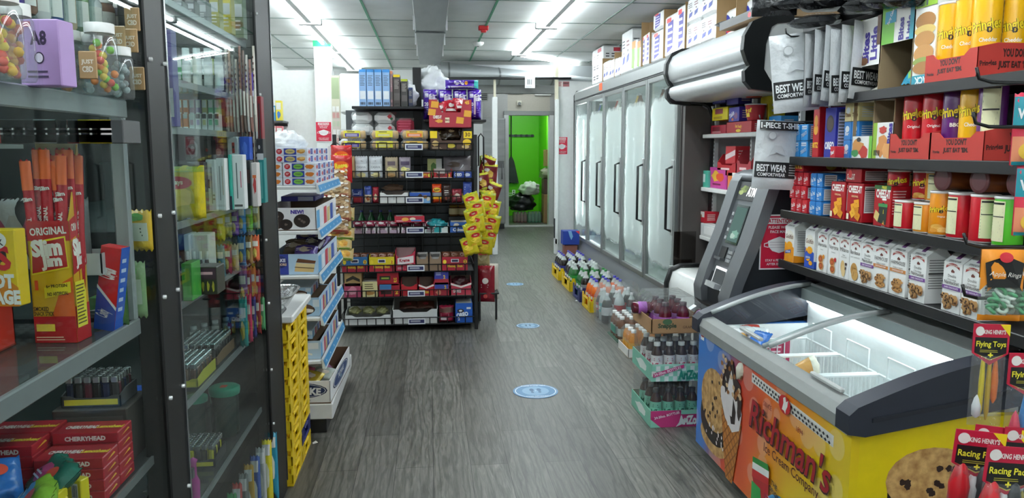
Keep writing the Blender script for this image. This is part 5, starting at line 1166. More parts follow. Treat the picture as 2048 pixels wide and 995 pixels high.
# --- goods: (px0, px1, top pixel, level, colour, kind, art, label)
Wt = '#f0f0ee'
def fb(key, p0, p1, ytop, lev, build, l_, cat, grp=None, dy=0.0, dz=0.0, d=.2, y0=6.735, **k):
 x0, x1 = front(p0, y0 + .02), front(p1, y0 + .02); z = ZS[lev] + dz
 h = at((p0 + p1) / 2, ytop, y=y0).z - z
 return put(key, build(abs(x1 - x0) - .006, max(.03, h), d), ((x0 + x1) / 2, y0 + d / 2 + dy, z), l_, cat, grp, **k)
def bx(name, c, F, T=None, R=None): return lambda w, h, d: card(name, w, d, h, c, F=F, T=T or [('r', .05, .05, .95, .95, '#e9e4de')], R=R or [])
def bg(name, c, F, seed=1, t=.05): return lambda w, h, d: bag(name, w, h, t, c, F, seed=seed)
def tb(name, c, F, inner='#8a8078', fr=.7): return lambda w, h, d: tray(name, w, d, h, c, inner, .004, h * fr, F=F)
# level 1 (index 6): rolls in clear wrap, three columns by two
for i, (p0, p1, c) in enumerate(((680, 735, '#4a3a9a'), (742, 800, '#e0d428'), (803, 859, '#e0702a'))):
 for r_ in range(2):
  def roll(w, h, d, c=c):
   def b():
    o = MB()
    for q in range(3): o.lathe([(.0, -.5 * w + .01 + q * w / 3), (.035, -.5 * w + .025 + q * w / 3), (.035, -.5 * w + w / 3 + q * w / 3 - .005), (.0, -.5 * w + w / 3 + q * w / 3)], C('#cfa04e', .5), (0, -.04, .042), 10, axis='x')
    o = o.ob('bun'); par = empty('roll_pack'); o.parent = par
    MB().box(-w / 2, -.09, 0, w / 2, .06, .085, FILM(), .02).ob('clear_wrap', par)
    m = MB(); m.art(lambda x, y, k: (x - w * .3, -.093 - k, .02 + y), w * .6, .055, [('r', 0, 0, 1, 1, '#e9e04a' if c != '#e0702a' else '#e9c04a'), ('r', .06, .06, .94, .6, c), ('lines', .2, .68, .8, .95, 1, '#333'), ('lines', .15, .15, .85, .5, 2, '#e9e9e9')]); m.ob('paper_label', par)
    return par
   return b
  nm = ('violet', 'yellow', 'orange')[i]
  fb('roll' + c, p0, p1, 283, 6, roll, f'clear wrapped roll pack with a {nm} label, {"lower" if r_ == 0 else "upper"} one of its pair', 'bread', 'clear wrapped roll packs', dz=.002 + r_ * .088, y0=6.73)
C45 = [('p', [(0, 0), (1, 0), (1, 1), (.8, 1), (.74, .55), (.3, .55), (.2, 1), (0, 1)], '#b3303f'), ('t', '45', .89, .9, .12, '#f0c23a', .16, 0, .04), ('t', 'CHEEZ-IT', .2, .38, .1, '#f4efe6', .2, 0, .05), ('r', .38, .18, .48, .36, '#efe3c0'), ('t', 'BIG', .43, .27, .07, '#7a2a20', .09, 0, .04)] + [('p', [(cx - .09, cy - .1), (cx + .08, cy - .12), (cx + .1, cy + .1), (cx - .07, cy + .13)], '#e2a336') for cx, cy in ((.14, .82), (.07, .55), (.72, .26), (.9, .5))] + [('blob', .24, .24, .1, .07, '#e0a040', 3)]
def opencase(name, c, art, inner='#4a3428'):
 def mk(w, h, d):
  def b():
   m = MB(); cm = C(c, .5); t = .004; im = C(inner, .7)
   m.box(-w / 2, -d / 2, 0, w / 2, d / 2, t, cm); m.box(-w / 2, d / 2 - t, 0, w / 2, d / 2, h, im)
   for s_ in (-1, 1): m.box(s_ * w / 2 - (t if s_ > 0 else 0), -d / 2, 0, s_ * w / 2 + (t if s_ < 0 else 0), d / 2, h, cm)
   o = art[0][1]
   m.prism([(-w / 2 + u * w, v * h) for u, v in o], 'y', -d / 2, -d / 2 + t, cm)
   m.art(lambda x, y, k: (x - w / 2, -d / 2 - k, y), w, h, art[1:])
   return m.ob(name)
  return b
 return mk
C30 = [('p', [(0, 0), (1, 0), (1, 1), (.78, 1), (.72, .5), (.28, .5), (.18, 1), (0, 1)], '#4a3226'), ('r', 0, .62, .17, 1, '#f0d01e'), ('r', .8, .62, 1, 1, '#f0d01e'), ('t', '30', .9, .82, .22, '#5a2a10', .17, 0, .02), ('e', .88, .4, .1, .18, '#e9c02a'), ('blob', .12, .35, .1, .16, '#c9a86a', 3), ('e', .5, .22, .1, .12, '#c9b43a'), ('blob', .86, .16, .1, .12, '#d0b27a', 4), ('lines', .05, .05, .3, .15, 2, '#c9b08a')]
fb('c30', 861, 945, 262, 6, opencase('variety_case', '#4a3226', C30), 'open brown and yellow variety case of cookie bags on the top basket', 'carton', d=.3, dz=.003)
fb('c45', 859, 945, 199, 6, opencase('variety_case', '#a82c3a', C45, '#3a1c18'), 'open red variety case of cheese crackers standing on the brown case', 'carton', dz=.192, d=.3)
rr = random.Random(4)
for i in range(5): put('cbag', bag('cracker_bag', .13, .11, .035, '#b02030', [('blob', .6, .6, .2, .2, '#e6e4e0', 2), ('r', .1, .1, .9, .3, '#e6e4e0')], seed=3), (front(880 + 11 * i), 6.83 + .05 * (i % 2), 1.785 + .10 + .012 * i), f'{ORD[i]} small red cracker bag in the red variety case', 'cracker bag', 'bags in the red case', rz=20 * i - 40, rx=-20)
for i in range(4): put('ybag', bag('cookie_pouch', .14, .10, .035, '#3d3226', [('p', [(0, 0), (.6, .3), (1, 1), (.5, .8)], '#c9d03a'), ('blob', .4, .6, .2, .15, '#d0c090', 2)], seed=3), (front(880 + 14 * i), 6.83 + .05 * (i % 2), 1.60 + .07 + .01 * i), f'{ORD[i]} dark and lime cookie bag in the brown variety case', 'cookie bag', 'bags in the brown case', rz=25 * i - 30, rx=-25)
# level 2 (index 5)
cas = [('p', [(.05, .78), (.5, .92), (.95, .78), (.95, .66), (.5, .78), (.05, .66)], '#5a4632'), ('r', .1, .3, .9, .64, '#dfe3e6'), ('t', 'CASAVA', .5, .5, .1, '#8a8f94', .7), ('blob', .5, .15, .4, .12, '#d9cf96', 3)]
for i, (p0, p1, yt, c, a, l_) in enumerate(((702, 712, 312, '#c9a878', [], 'narrow tan bun bag at the edge of the second basket'), (711, 738, 312, '#cfd4d8', cas, 'silvery chip bag with a brown arch, far side of its twin'), (739, 767, 312, '#cfd4d8', cas, 'silvery chip bag with a brown arch, beside the tan cookie bags'), (771, 798, 314, '#a89880', [('r', .2, .6, .8, .8, '#5a4a52'), ('blob', .5, .4, .4, .15, '#d9cd8a', 2), ('blob', .5, .15, .4, .12, '#b08a58', 4)], 'tan cookie bag with a plum label in the second basket'), (799, 823, 314, '#8f8690', [('r', .15, .62, .9, .8, '#4d3f5a'), ('blob', .5, .4, .4, .15, '#e0d88a', 2), ('blob', .5, .15, .4, .1, '#b59a6a', 3)], 'grey plum cookie bag beside the price tag of the second basket'))):
 fb(f'l2{i}', p0, p1, yt, 5, bg('snack_bag', c, a, i), l_, 'snack bag', dy=-.03, d=.1)
fb('l2a', 829, 865, 345, 5, bx('candy_box', '#b01f26', [('t', 'CRISPY', .45, .55, .5, '#f2c23a', .6, 0, .05), ('e', .85, .5, .09, .35, '#d9c23a')]), 'red flat candy box with yellow lettering in the second basket', 'candy box')
fb('l2b', 867, 905, 338, 5, tb('candy_tray', '#b01f26', [('t', 'PB CUPS', .4, .5, .5, '#3a1a10', .5, 0, .05), ('t', '2', .85, .5, .5, '#f2c23a', .2, 0, .05)], '#e0dcd6', .6), 'red open candy tray in the second basket', 'candy tray')
fb('l2c', 907, 944, 343, 5, bx('cookie_box', '#24459a', [('t', 'OREO', .25, .5, .5, '#f4f4f8', .4, 0, .06), ('blob', .75, .5, .2, .3, '#c9d2e6', 3)]), 'blue flat cookie box at the end of the second basket', 'cookie box')
fb('l2d', 888, 945, 312, 5, bg('large_snack_bag', '#6a6468', [('blob', .35, .6, .3, .14, '#4a3a30', 3), ('p', [(.5, .2), (.9, .15), (1, .5), (.7, .6)], '#b9bcc0')], 4, .08), 'large grey snack bag lying behind the flat boxes of the second basket', 'snack bag', dy=.16, d=.1)
fb('l2e', 855, 886, 318, 5, bx('green_box', '#c9d58a', [('blob', .5, .5, .3, .3, '#5a8a3a', 2), ('r', .6, 0, 1, 1, '#e6e9e4')]), 'pale green box at the back of the second basket', 'box', dy=.25, d=.08)
# level 3 (index 4)
for i, (p0, p1, yt, c, a, l_) in enumerate(((703, 727, 378, '#2a3a7a', [('r', .05, .05, .95, .5, '#a82a38'), ('lines', .1, .6, .9, .8, 2, '#c9d0e6')], 'blue and red snack bag at the far left of the third basket'), (728, 744, 372, '#3a4f9a', [('r', .05, .05, .95, .5, '#d9c9b0'), ('blob', .5, .3, .3, .15, '#a8582a', 3)], 'blue bag with pale biscuits in the third basket'), (744, 758, 374, '#a02a38', [('blob', .5, .4, .3, .2, '#e0c9a8', 3)], 'narrow red bag beside the open white box'), (864, 884, 368, '#d9481f', [('e', .5, .7, .4, .12, '#e9c23a'), ('t', 'Reese', .5, .7, .12, '#5a2a10', .6, 8, .03), ('r', 0, .2, 1, .35, '#e9b01f'), ('r', 0, .36, 1, .55, '#8a8a8a')], 'bright orange snack bag standing in the third basket'), (885, 903, 368, '#3a2a26', [('lines', .2, .5, .8, .7, 2, '#d9d0c9'), ('blob', .5, .25, .3, .12, '#7a3a2a', 2)], 'dark brown snack bag in the third basket'), (903, 925, 378, '#8a2f3a', [('blob', .5, .5, .35, .2, '#d9c9b8', 3), ('e', .5, .3, .3, .15, '#6a1f2a')], 'dark red snack bag near the end of the third basket'), (926, 945, 364, '#3a4fa0', [('lines', .15, .6, .85, .8, 2, '#e6ecf4'), ('blob', .5, .3, .4, .2, '#e2d6a8', 3)], 'blue topped cookie bag at the end of the third basket'))):
 fb(f'l3{i}', p0, p1, yt, 4, bg('snack_bag', c, a, i + 20), l_, 'snack bag', d=.1)
fb('l3w', 759, 818, 385, 4, tb('white_tray', '#e9e9e6', [('lines', .48, .0, .52, 1, 1, '#c9c9c6')], '#8d8078', 1), 'open white box in the third basket', 'tray', d=.25)
fb('l3b', 819, 862, 385, 4, bx('cookie_case', '#2f55a8', [('r', .0, .0, 1, .5, '#7fb2e0'), ('t', 'Cookies', .35, .25, .3, '#f4f4f8', .6, 0, .05), ('blob', .5, .7, .12, .2, '#3a2418', 3), ('blob', .75, .6, .12, .2, '#c08a4a', 4), ('blob', .9, .4, .1, .2, '#e2d9c9', 5)]), 'blue cookie case beside the white box in the third basket', 'cookie box')
put('bread', crumple('bread_loaf_pack', .09, .05, .03, '#8a6d58', 6), (front(785), 6.95, ZS[4] + .1), 'brown wrapped loaf pack on the open white box', 'bread')
# level 4 (index 3)
for i in range(7):
 p0 = 706 + i * 24; nm = ORD[i]
 fb('mini', 708, 731, 450, 3, tb('candy_tray', '#e9e4e6', [('r', .1, .1, .9, .5, '#b9a0b4'), ('t', 'MINIS', .5, .65, .25, '#7a3a5a', .7, 0, .04)], '#7a4a5a', .75), f'small white candy tray with a mauve stripe, {nm} from the hanging peanut bags', 'candy tray', 'small white candy trays', dy=0).location.x = front(p0 + 10)
 for q in range(2): put('mb', bag('candy_pouch', .08, .05, .025, '#8f2f48', [('blob', .5, .5, .3, .25, '#e2d6da', 2)], seed=2), (front(p0 + 10) + (q - .5) * .03, 6.82 + q * .05, ZS[3] + .055), f'{"front" if q == 0 else "rear"} dark red candy pouch in the {nm} small white tray', 'candy', 'candy pouches in the white trays', rx=-30)
fb('l4r', 787, 848, 432, 3, bx('cracker_case', '#b02438', [('e', .35, .5, .12, .3, '#e2a84a'), ('e', .6, .55, .1, .25, '#e9d9c0'), ('r', .55, .15, .9, .4, '#3a6fb0'), ('lines', .05, .1, .3, .4, 2, '#e9d0d0')]), 'red cracker case lying on the small white trays', 'cracker box', dz=.095, d=.16, rz=4)
fb('l4t', 848, 897, 448, 3, tb('candy_tray', '#e2ecec', [('r', .0, .0, 1, .6, '#e6efee'), ('r', .4, .1, .7, .9, '#2a9aa0')], '#1a7a80', .7), 'white and teal candy tray in the fourth basket', 'candy tray')
put('tealb', crumple('teal_candy_bag', .09, .06, .045, '#1f8f98', 3), (front(872), 6.85, ZS[3] + .03), 'teal wrapped candy bags piled in the white and teal tray', 'candy')
fb('l4b', 899, 941, 444, 3, bx('cookie_case', '#2f5fb0', [('t', 'Cakes', .4, .3, .3, '#f4f4f8', .6, 0, .05), ('blob', .75, .6, .15, .2, '#c08a4a', 4), ('blob', .3, .75, .15, .15, '#e2d9c9', 5)]), 'blue cake case at the end of the fourth basket', 'cookie box')
def jar():
 o = MB().lathe([(.04, 0), (.044, .01), (.044, .075), (.038, .085)], C('#6d4a26', .2), n=16).ob('glass_jar'); MB().lathe([(.04, .085), (.04, .1), (0, .1)], C('#c9a24a', .3, .4), n=16).ob('lid', o); m = MB(); m.art(cyl(.0445)(.28), .28, .09, [('r', .2, .2, .8, .8, '#e2d2a0'), ('lines', .3, .3, .7, .7, 3, '#7a4a20')], sub=30); m.ob('paper_label', o); return o
for i in range(2):
 for q in range(2): put('jar', jar, (front(909 + i * 19), 7.06, ZS[3] + .12 + q * .102), f'{"upper" if q else "lower"} brown jar, {"outer" if i else "inner"} pair behind the blue cake case', 'jar', 'brown jars behind the cake case')
j = MB().box(front(898), 7.0, ZS[3], front(942), 7.12, ZS[3] + .118, C('#3a3c3e'), .004).ob('riser_box'); tag(j, 'dark riser box under the brown jars in the fourth basket', 'box')
def gbottle():
 o = MB().lathe([(.03, 0), (.032, .01), (.032, .1), (.012, .14), (.012, .16)], C('#1f6a34', .15), n=12).ob('green_bottle'); MB().lathe([(.014, .16), (.014, .175)], C('#2a3a8a'), n=10).ob('cap', o); return o
for i in range(4): put('gbot', gbottle, (front(716 + i * 20), 7.1, ZS[3]), f'dark green bottle behind the small white trays, {ORD[i]} from the peanut bags', 'bottle', 'green bottles at the back of the fourth basket')
# level 5 (index 2)
HB = lambda c, c2: [('r', 0, .45, 1, 1, c), ('r', 0, 0, 1, .45, c2), ('t', 'Honey Bun', .5, .3, .25, '#e9c83a', .7, 0, .05), ('e', .1, .65, .07, .15, '#e9d23a'), ('e', .9, .65, .07, .15, '#e9d23a'), ('t', '2', .9, .65, .2, '#a02020', .1, 0, .03), ('r', .35, .6, .65, .85, '#e6e6ea'), ('r', .38, .64, .62, .8, '#2a2a4a')]
for i, (p0, p1, yt, c, c2, l_) in enumerate(((680, 733, 511, '#2f6fa8', '#a82038', 'blue and red bun tray at the near left of the fifth basket'), (735, 787, 511, '#d9c41f', '#b02438', 'yellow and red bun tray in the fifth basket'), (882, 935, 511, '#b8283c', '#c02c40', 'plain red bun tray at the end of the fifth basket'))):
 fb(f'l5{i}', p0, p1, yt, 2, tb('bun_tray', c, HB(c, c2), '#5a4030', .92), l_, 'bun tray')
 for q in range(3): put('bun', bag('wrapped_bun', .085, .07, .05, '#7a4a34', [('blob', .5, .5, .35, .3, '#a8705a', 2), ('lines', .2, .4, .8, .7, 2, '#d9c9c0')], seed=9), (front((p0 + p1) / 2) + (q - 1) * .075, 6.85, ZS[2] + .085), f'{ORD[q]} wrapped bun in the {("blue and red", "yellow and red", "plain red")[i]} tray', 'bun', 'wrapped buns', rx=-25)
fb('l5p', 788, 830, 500, 2, opencase('cookie_tray', '#b83048', [('p', [(0, 0), (1, 0), (1, 1), (.8, .8), (.2, .62), (0, .8)], '#b83048'), ('p', [(.1, .62), (.9, .74), (.9, .4), (.1, .3)], '#ece4e4'), ('t', 'Kreme', .45, .52, .15, '#b02438', .5, 4, .04), ('e', .75, .25, .14, .1, '#e9c9b0'), ('lines', .1, .08, .5, .2, 2, '#e9c9d0')], '#c9a8a8'), 'pink open pastry tray in the middle of the fifth basket', 'pastry tray')
for i, p0 in enumerate((831, 857)):
 fb('l5k', 831, 856, 512, 2, tb('kraft_tray', '#8d7660', [], '#7a6450', 1), f'brown kraft tray holding silver packs, {"far" if i == 0 else "near"} one of two', 'tray', 'brown kraft trays').location.x = front(p0 + 12)
 put('silv', bag('silver_pack', .095, .135, .05, '#9a9896', [('r', .1, .7, .9, .9, '#4a4846'), ('e', .4, .3, .3, .2, '#5a4a3a')], seed=3), (front(p0 + 12), 6.82, ZS[2] + .02), f'silver pack upright in the {"far" if i == 0 else "near"} kraft tray', 'snack bag', 'silver packs')
# level 6 (index 1)
L6 = [(683, 718, 566, 0, '#b04a6a', [('blob', .5, .5, .3, .3, '#d98aa0', 3), ('lines', .1, .2, .9, .4, 2, '#e9c9d0')], 'mauve pink cookie box under the tan one'), (684, 720, 544, .098, '#a88a5a', [('p', [(.1, .5), (.5, .75), (.9, .5), (.9, .3), (.5, .5), (.1, .3)], '#2a241c'), ('lines', .2, .1, .8, .25, 2, '#2a241c')], 'tan box with black lettering on the mauve pink box'), (720, 752, 563, 0, '#d9cf9a', [('lines', .15, .5, .85, .9, 3, '#5a4a30'), ('blob', .5, .25, .3, .15, '#b98a4a', 2)], 'cream box in the sixth basket'),
      (753, 797, 567, 0, '#9a1f30', [('r', .05, .55, .6, .95, '#3a6fa0'), ('t', '2', .85, .35, .3, '#e9c23a', .14, 0, .05), ('r', .1, .2, .6, .45, '#2a1a18')], 'dark red box with a blue panel, lower one of two'), (750, 795, 543, .098, '#9a1626', [('r', .12, .4, .62, .7, '#1f2418'), ('r', .2, .48, .55, .6, '#8aa03a'), ('t', '2.5', .84, .4, .3, '#e9c23a', .14, 0, .05)], 'dark red box with a green label, upper one of two'), (865, 897, 563, 0, '#a82a3a', [('r', .05, .5, .95, .95, '#3a4a9a'), ('t', '2', .75, .6, .25, '#e9c23a', .14, 0, .05), ('blob', .3, .25, .2, .2, '#d98a6a', 3)], 'red and blue box, lower one of two in the sixth basket'), (866, 896, 541, .1, '#3a3f98', [('r', .0, .0, 1, .4, '#a82a3a'), ('t', '2', .7, .55, .25, '#e9c23a', .14, 0, .05), ('lines', .1, .65, .6, .9, 2, '#c9d0e6')], 'blue and red box, upper one of two in the sixth basket')]
for i, (p0, p1, yt, dz_, c, a, l_) in enumerate(L6): fb(f'l6{i}', p0, p1, yt, 1, bx('snack_carton', c, a), l_, 'snack box', dz=dz_)
for i, (p0, p1, yt, c, l_) in enumerate(((798, 833, 560, '#b8202c', 'open red tray beside the price tag of the sixth basket'), (834, 866, 560, '#b8202c', 'open red and white tray in the sixth basket'), (899, 942, 557, '#c03a50', 'open pink tray with dark candy at the end of the sixth basket'))):
 fb(f'l6t{i}', p0, p1, yt, 1, tb('candy_tray', c, [('p', [(0, 1), (.5, .75), (1, 1), (1, .85), (.5, .6), (0, .85)], '#ece4e0' if i else c), ('t', ('2', 'Bites', 'GAMES')[i], (.8, .5, .3)[i], .35, .25, '#e9c23a' if i < 2 else '#ece0e0', .4, 0, .05)], '#8a7a6c', .75), l_, 'candy tray')
put('dkc', crumple('dark_candy_bag', .08, .06, .05, '#4a1f26', 7), (front(920), 6.85, ZS[1] + .06), 'dark red candy bag heaped in the open pink tray', 'candy')
# level 7 (index 0)
fb('l7a', 683, 778, 625, 0, tb('white_carton_tray', '#dcdedd', [('lines', .3, .1, .32, .9, 1, '#c4c6c6')], '#b8b8b4', .8), 'long white tray with wrapped pies on the lowest basket', 'tray', d=.3)
fb('l7b', 780, 873, 608, 0, tb('white_carton_tray', '#d6d8d8', [], '#8a8680', .74), 'tall white tray beside the price tag on the lowest basket', 'tray', d=.34)
for i in range(3): put('pie', crumple('wrapped_pie', .055, .05, .035, '#8a8a5a', 4), (front(702 + i * 28), 6.86, ZS[0] + .075), f'{ORD[i]} wrapped pie in the long white tray', 'pie', 'wrapped pies')
for i in range(2): put('pieb', bag('candy_pouch', .16, .1, .03, '#6a4438', [('blob', .5, .5, .2, .2, '#a02a30', 3)], seed=3), (front(812 + i * 36), 6.92, ZS[0] + .10), f'{"inner" if i == 0 else "outer"} brown pouch in the tall white tray', 'candy', 'brown pouches', rx=-60)
fb('l7c', 875, 906, 612, 0, bg('candy_bag', '#8a1f38', [('r', .05, .6, .95, .9, '#5a3a30'), ('r', .1, .15, .5, .3, '#d9c9d0'), ('lines', .1, .35, .9, .55, 2, '#c98a9a')], 3, .08), 'dark red candy bag on the lowest basket beside the blue cookie box', 'candy', d=.12)
fb('l7d', 908, 944, 606, 0, bx('cookie_box', '#1c56b0', [('t', 'OREO', .4, .42, .2, '#f2f4f8', .7, 10, .06), ('e', .3, .62, .2, .1, '#2a1d18'), ('e', .3, .62, .1, .05, '#e9e9e9'), ('t', '2', .2, .2, .14, '#f2f4f8', .2, 0, .04), ('r', .65, .7, .9, .8, '#e9e9f0')]), 'tall bright blue cookie box at the right end of the lowest basket', 'cookie box', d=.22)
for i in range(6): put('orb', bag('cookie_pouch', .06, .05, .03, '#1f4fa0', seed=i), (front(926) - .05 + .045 * (i % 3), 6.80 + .07 * (i // 3), ZS[0] + .232), f'small blue cookie pouch on top of the bright blue box, {ORD[i]}', 'cookie bag', 'blue pouches on the blue box', rx=-60)
# ---- top shelf: cereal boxes
CER = [(719, 733, 138, '#8fb4e0', '#3f8fd8'), (735, 748, 138, '#8fb4e0', '#3f8fd8'), (750, 764, 138, '#8fb4e0', '#3f8fd8'), (766, 780, 138, '#8fb4e0', '#3f8fd8'), (781, 786, 142, '#8a6a70', '#c07a58'), (787, 801, 149, '#4a4442', '#e0c41f'), (802, 816, 158, '#3f3d3c', '#b9c43a'), (817, 826, 175, '#20284a', '#2a3a6a')]
for i, (p0, p1, yt, c, t_) in enumerate(CER):
 x0, x1 = at(p0, 208, y=7.0).x, at(p1, 208, y=7.0).x; h = at(p0, yt, y=7.0).z - 1.968
 F = [('r', 0, .92, 1, 1, t_), ('lines', .15, .55, .85, .85, 7, '#5a6a80' if i < 4 else '#a8a29a'), ('r', .1, .2, .9, .42, '#e6ecf2' if i < 4 else '#5d5856'), ('bars', .15, .05, .85, .12, '#333')]
 put(f'cer{c}{t_}', card('cereal_box', .062 if i < 4 else max(.02, x1 - x0 - .004), .2, h, c, F=F, T=[('r', 0, 0, 1, 1, t_)]), ((x0 + x1) / 2, 7.1, 1.968), (f'light blue cereal box standing spine out, {ORD[i]} from the column' if i < 4 else ('thin mauve cereal box between light blue and dark ones', 'dark cereal box with a yellow top on the high shelf', 'dark cereal box with a lime top on the high shelf', 'narrow navy box next to the black post')[i - 4]), 'cereal box', 'light blue cereal boxes' if i < 4 else None)
put('plb1', crumple('white_plastic_bag', .1, .12, .13, '#e6e9ea', 3), (at(812, 165, y=7.25).x, 7.2, 1.97), 'white plastic bag with red and green marks behind the cereal boxes', 'bag')
put('plb2', crumple('clear_cup_bag', .15, .14, .16, '#dde1e2', 8), (at(862, 165, y=7.5).x, 7.42, 2.06), 'clear plastic bag of cups between the black post and the diapers', 'bag')
# diapers
DI = [('r', 0, 0, 1, 1, '#4a1fa0'), ('r', .42, .0, .56, 1, '#e9e6f2'), ('r', .12, .72, .38, .92, '#dcd8ec'), ('bars', .14, .74, .36, .9, '#444'), ('t', 'Puffs', .76, .72, .22, '#efeaf8', .5, -90, .05), ('t', '20', .24, .5, .12, '#efeaf8', .3, 0, .04), ('lines', .1, .2, .36, .42, 3, '#b8a8e0'), ('lines', .64, .2, .9, .4, 3, '#8a70d0')]
for i, p0 in enumerate((846, 877, 907, 937)):
 x0, x1 = at(p0, 190, y=6.97).x, at(p0 + 28, 190, y=6.97).x
 put('dia', bag('diaper_pack', x1 - x0, .27, .16, '#4a1fa0', DI[1:], 2, crimp=False), ((x0 + x1) / 2, 7.15, 1.863), f'upright purple diaper pack, {ORD[i]} from the black post', 'diaper pack', 'upright purple diaper packs')
put('dial', bag('diaper_pack', .3, .085, .2, '#4a1fa0', [('r', .0, .1, 1, .25, '#e9e6f2'), ('t', 'Puffs', .4, .6, .4, '#efeaf8', .3, 180, .05), ('e', .62, .6, .05, .2, '#d99a2a'), ('r', .86, .1, 1, 1, '#1f9f9a')], 4, crimp=False), (at(925, 160, y=7.0).x, 7.16, 2.135), 'purple diaper pack lying across the upright ones', 'diaper pack')
# foam cups and napkins under the top shelf
for i, (p0, p1, y0_, y1_, c, l_) in enumerate(((704, 746, 243, 265, '#e9ecec', 'lower white cup sleeve bag under the top shelf, beside the column'), (704, 744, 222, 243, '#eceeee', 'upper white cup sleeve bag under the top shelf'), (750, 790, 245, 268, '#e6e6e6', 'lower white plate bag with red leaf print'), (748, 790, 225, 245, '#e9e9e9', 'upper white plate bag with red leaf print'), (793, 828, 236, 268, '#b02a48', 'dark pink wrapped napkin pack beside the white plate bags'))):
 q0, q1 = at(p0, y1_, y=7.05), at(p1, y0_, y=7.05); zb = 1.723 if i in (0, 2, 4) else 1.723 + .102
 hh = .10 if i < 4 else .15
 o = MB(); o.box(-.08, -.08, 0, .08, .08, hh - .004, C(c, .6), .03); o = o.ob('paper_goods_pack', loc=((q0.x + q1.x) / 2, 7.12, zb)); o.scale.x = (q1.x - q0.x) / .165
 MB().grid(lambda u, v: (.086 * math.cos(u * 6.283) * (1 + .1 * math.sin(9 * u + 5 * v)), .086 * math.sin(u * 6.283) * (1 + .08 * math.sin(14 * u)), v * hh), 24, 4, FILM()).ob('clear_wrap', o)
 if i in (2, 3, 4): MB().art(lambda x, y, k: (x - .08, -.081 - k, y), .16, hh, [('blob', .75, .6, .12, .2, '#b8303c', 3), ('blob', .85, .4, .08, .15, '#2a6a4a', 4)] if i < 4 else [('lines', .1, .1, .9, .9, 5, '#c8506a')]).ob('print', o)
 tag(o, l_, 'paper goods')
put('cupb', crumple('cup_bag', .05, .05, .05, '#d6dadb', 4), (at(688, 262, y=6.95).x, 6.98, 1.59), 'small crumpled clear bag at the outer edge of the top basket', 'bag')
# ---- bags hanging on the left post
pn = lambda c, F: bag('peanut_bag', .15, .20, .05, c, F, 3)
rr = random.Random(31)
PNF = [('r', 0, 0, 1, .16, '#96202a'), ('r', 0, .9, 1, 1, '#96202a')] + [('blob', rr.uniform(.12, .88), rr.uniform(.22, .84), .13, .075, ('#d0b48a', '#a8875c', '#dcc6a4', '#8f6f48', '#efe6da')[i % 5], i) for i in range(26)]
RSF = [('e', .5, .62, .36, .16, '#e9621a'), ('t', 'Reese', .5, .62, .17, '#f0d23a', .6, 6, .06), ('e', .6, .38, .2, .1, '#e9621a'), ('t', 'Cups', .6, .38, .1, '#f0d23a', .3, 0, .04), ('r', .08, .1, .5, .3, '#e6e2dc')]
for i, (px_, py_, Yp) in enumerate(((684, 345, 6.6), (684, 365, 6.55))):
 q = at(px_, py_, y=Yp); put('rees', bag('candy_bag', .17, .23, .05, '#b01f22', RSF, 2), (q.x, Yp, q.z), ('red and orange candy bag behind, at the top of the hanging strip' if i == 0 else 'red and orange candy bag in front, at the top of the hanging strip'), 'candy', 'hanging candy bags')
k = 0
for col_x, side in ((681, 'rack side'), (657, 'wall side')):
 for i in range(5 if side == 'rack side' else 3):
  py_ = 372 + i * 24 + (8 if side == 'wall side' else 0) + (18 if side == 'wall side' else 0); q = at(col_x, py_, y=6.52 - .02 * i)
  put('pnut', bag('peanut_bag', .15, .15, .085, '#a8845c', PNF, 3), (q.x + (-.012, .01, .0, .014, -.008)[i], 6.53 - .015 * i, q.z), f'clear peanut bag on the hanging strip, {ORD[i]} from the top, {side} column', 'snack bag', 'hanging peanut bags', rx=-18, ry=(5, -4, 3, -6, 4)[i], rz=(8, -10, 4, -6, 10)[i])
CNF = [('r', 0, .0, 1, .16, '#6d9a2f'), ('blob', .5, .5, .36, .26, '#dca83e', 3), ('blob', .35, .6, .16, .15, '#f0c860', 4), ('blob', .65, .45, .16, .15, '#c98a2a', 5)]
for col_x, side in ((690, 'rack side'), (666, 'wall side')):
 for i in range(5 if side == 'rack side' else 4):
  py_ = 440 + i * 20; q = at(col_x, py_, y=6.5)
  put('corn', bag('corn_snack_bag', .13, .11, .06, '#c9b078', CNF, 6), (q.x + (.01, -.01, .012, -.006, .004)[i], 6.52 - .012 * i, q.z), f'yellow corn snack bag with a green hem, {ORD[i]} from the top, {side} column', 'snack bag', 'hanging corn snack bags', rx=-20, ry=(4, -6, 3, -3, 5)[i], rz=(10, -12, 6, -8, 4)[i])
# ---- bags hanging on the right side
YF_ = [('blob', .5, .45, .34, .2, '#f0d040', 3), ('e', .5, .7, .3, .12, '#c9202a'), ('t', 'Lays', .5, .7, .12, '#f4e9c0', .4, 0, .04), ('r', 0, .9, 1, 1, '#8a9a1f'), ('blob', .3, .2, .2, .1, '#d9a81f', 5)]
RF_ = [('blob', .5, .5, .3, .2, '#d9b04a', 3), ('r', 0, .88, 1, 1, '#c9c43a'), ('blob', .6, .2, .25, .1, '#c9d03a', 4), ('blob', .3, .7, .2, .1, '#e6e0da', 6)]
rr = random.Random(12); k = 0
for i in range(5):
 q = at(968 + (i % 2) * 10, 350 + i * 17, y=7.0); put('rbag', bag('chip_bag', .13, .18, .06, '#7a2226', RF_, 4), (q.x, 7.0 - .03 * i, q.z), f'dark red chip bag on the rack end, {ORD[i]} from the top', 'chip bag', 'dark red chip bags on the rack end', rz=-25 + 12 * (i % 3), ry=20 - 15 * (i % 3))
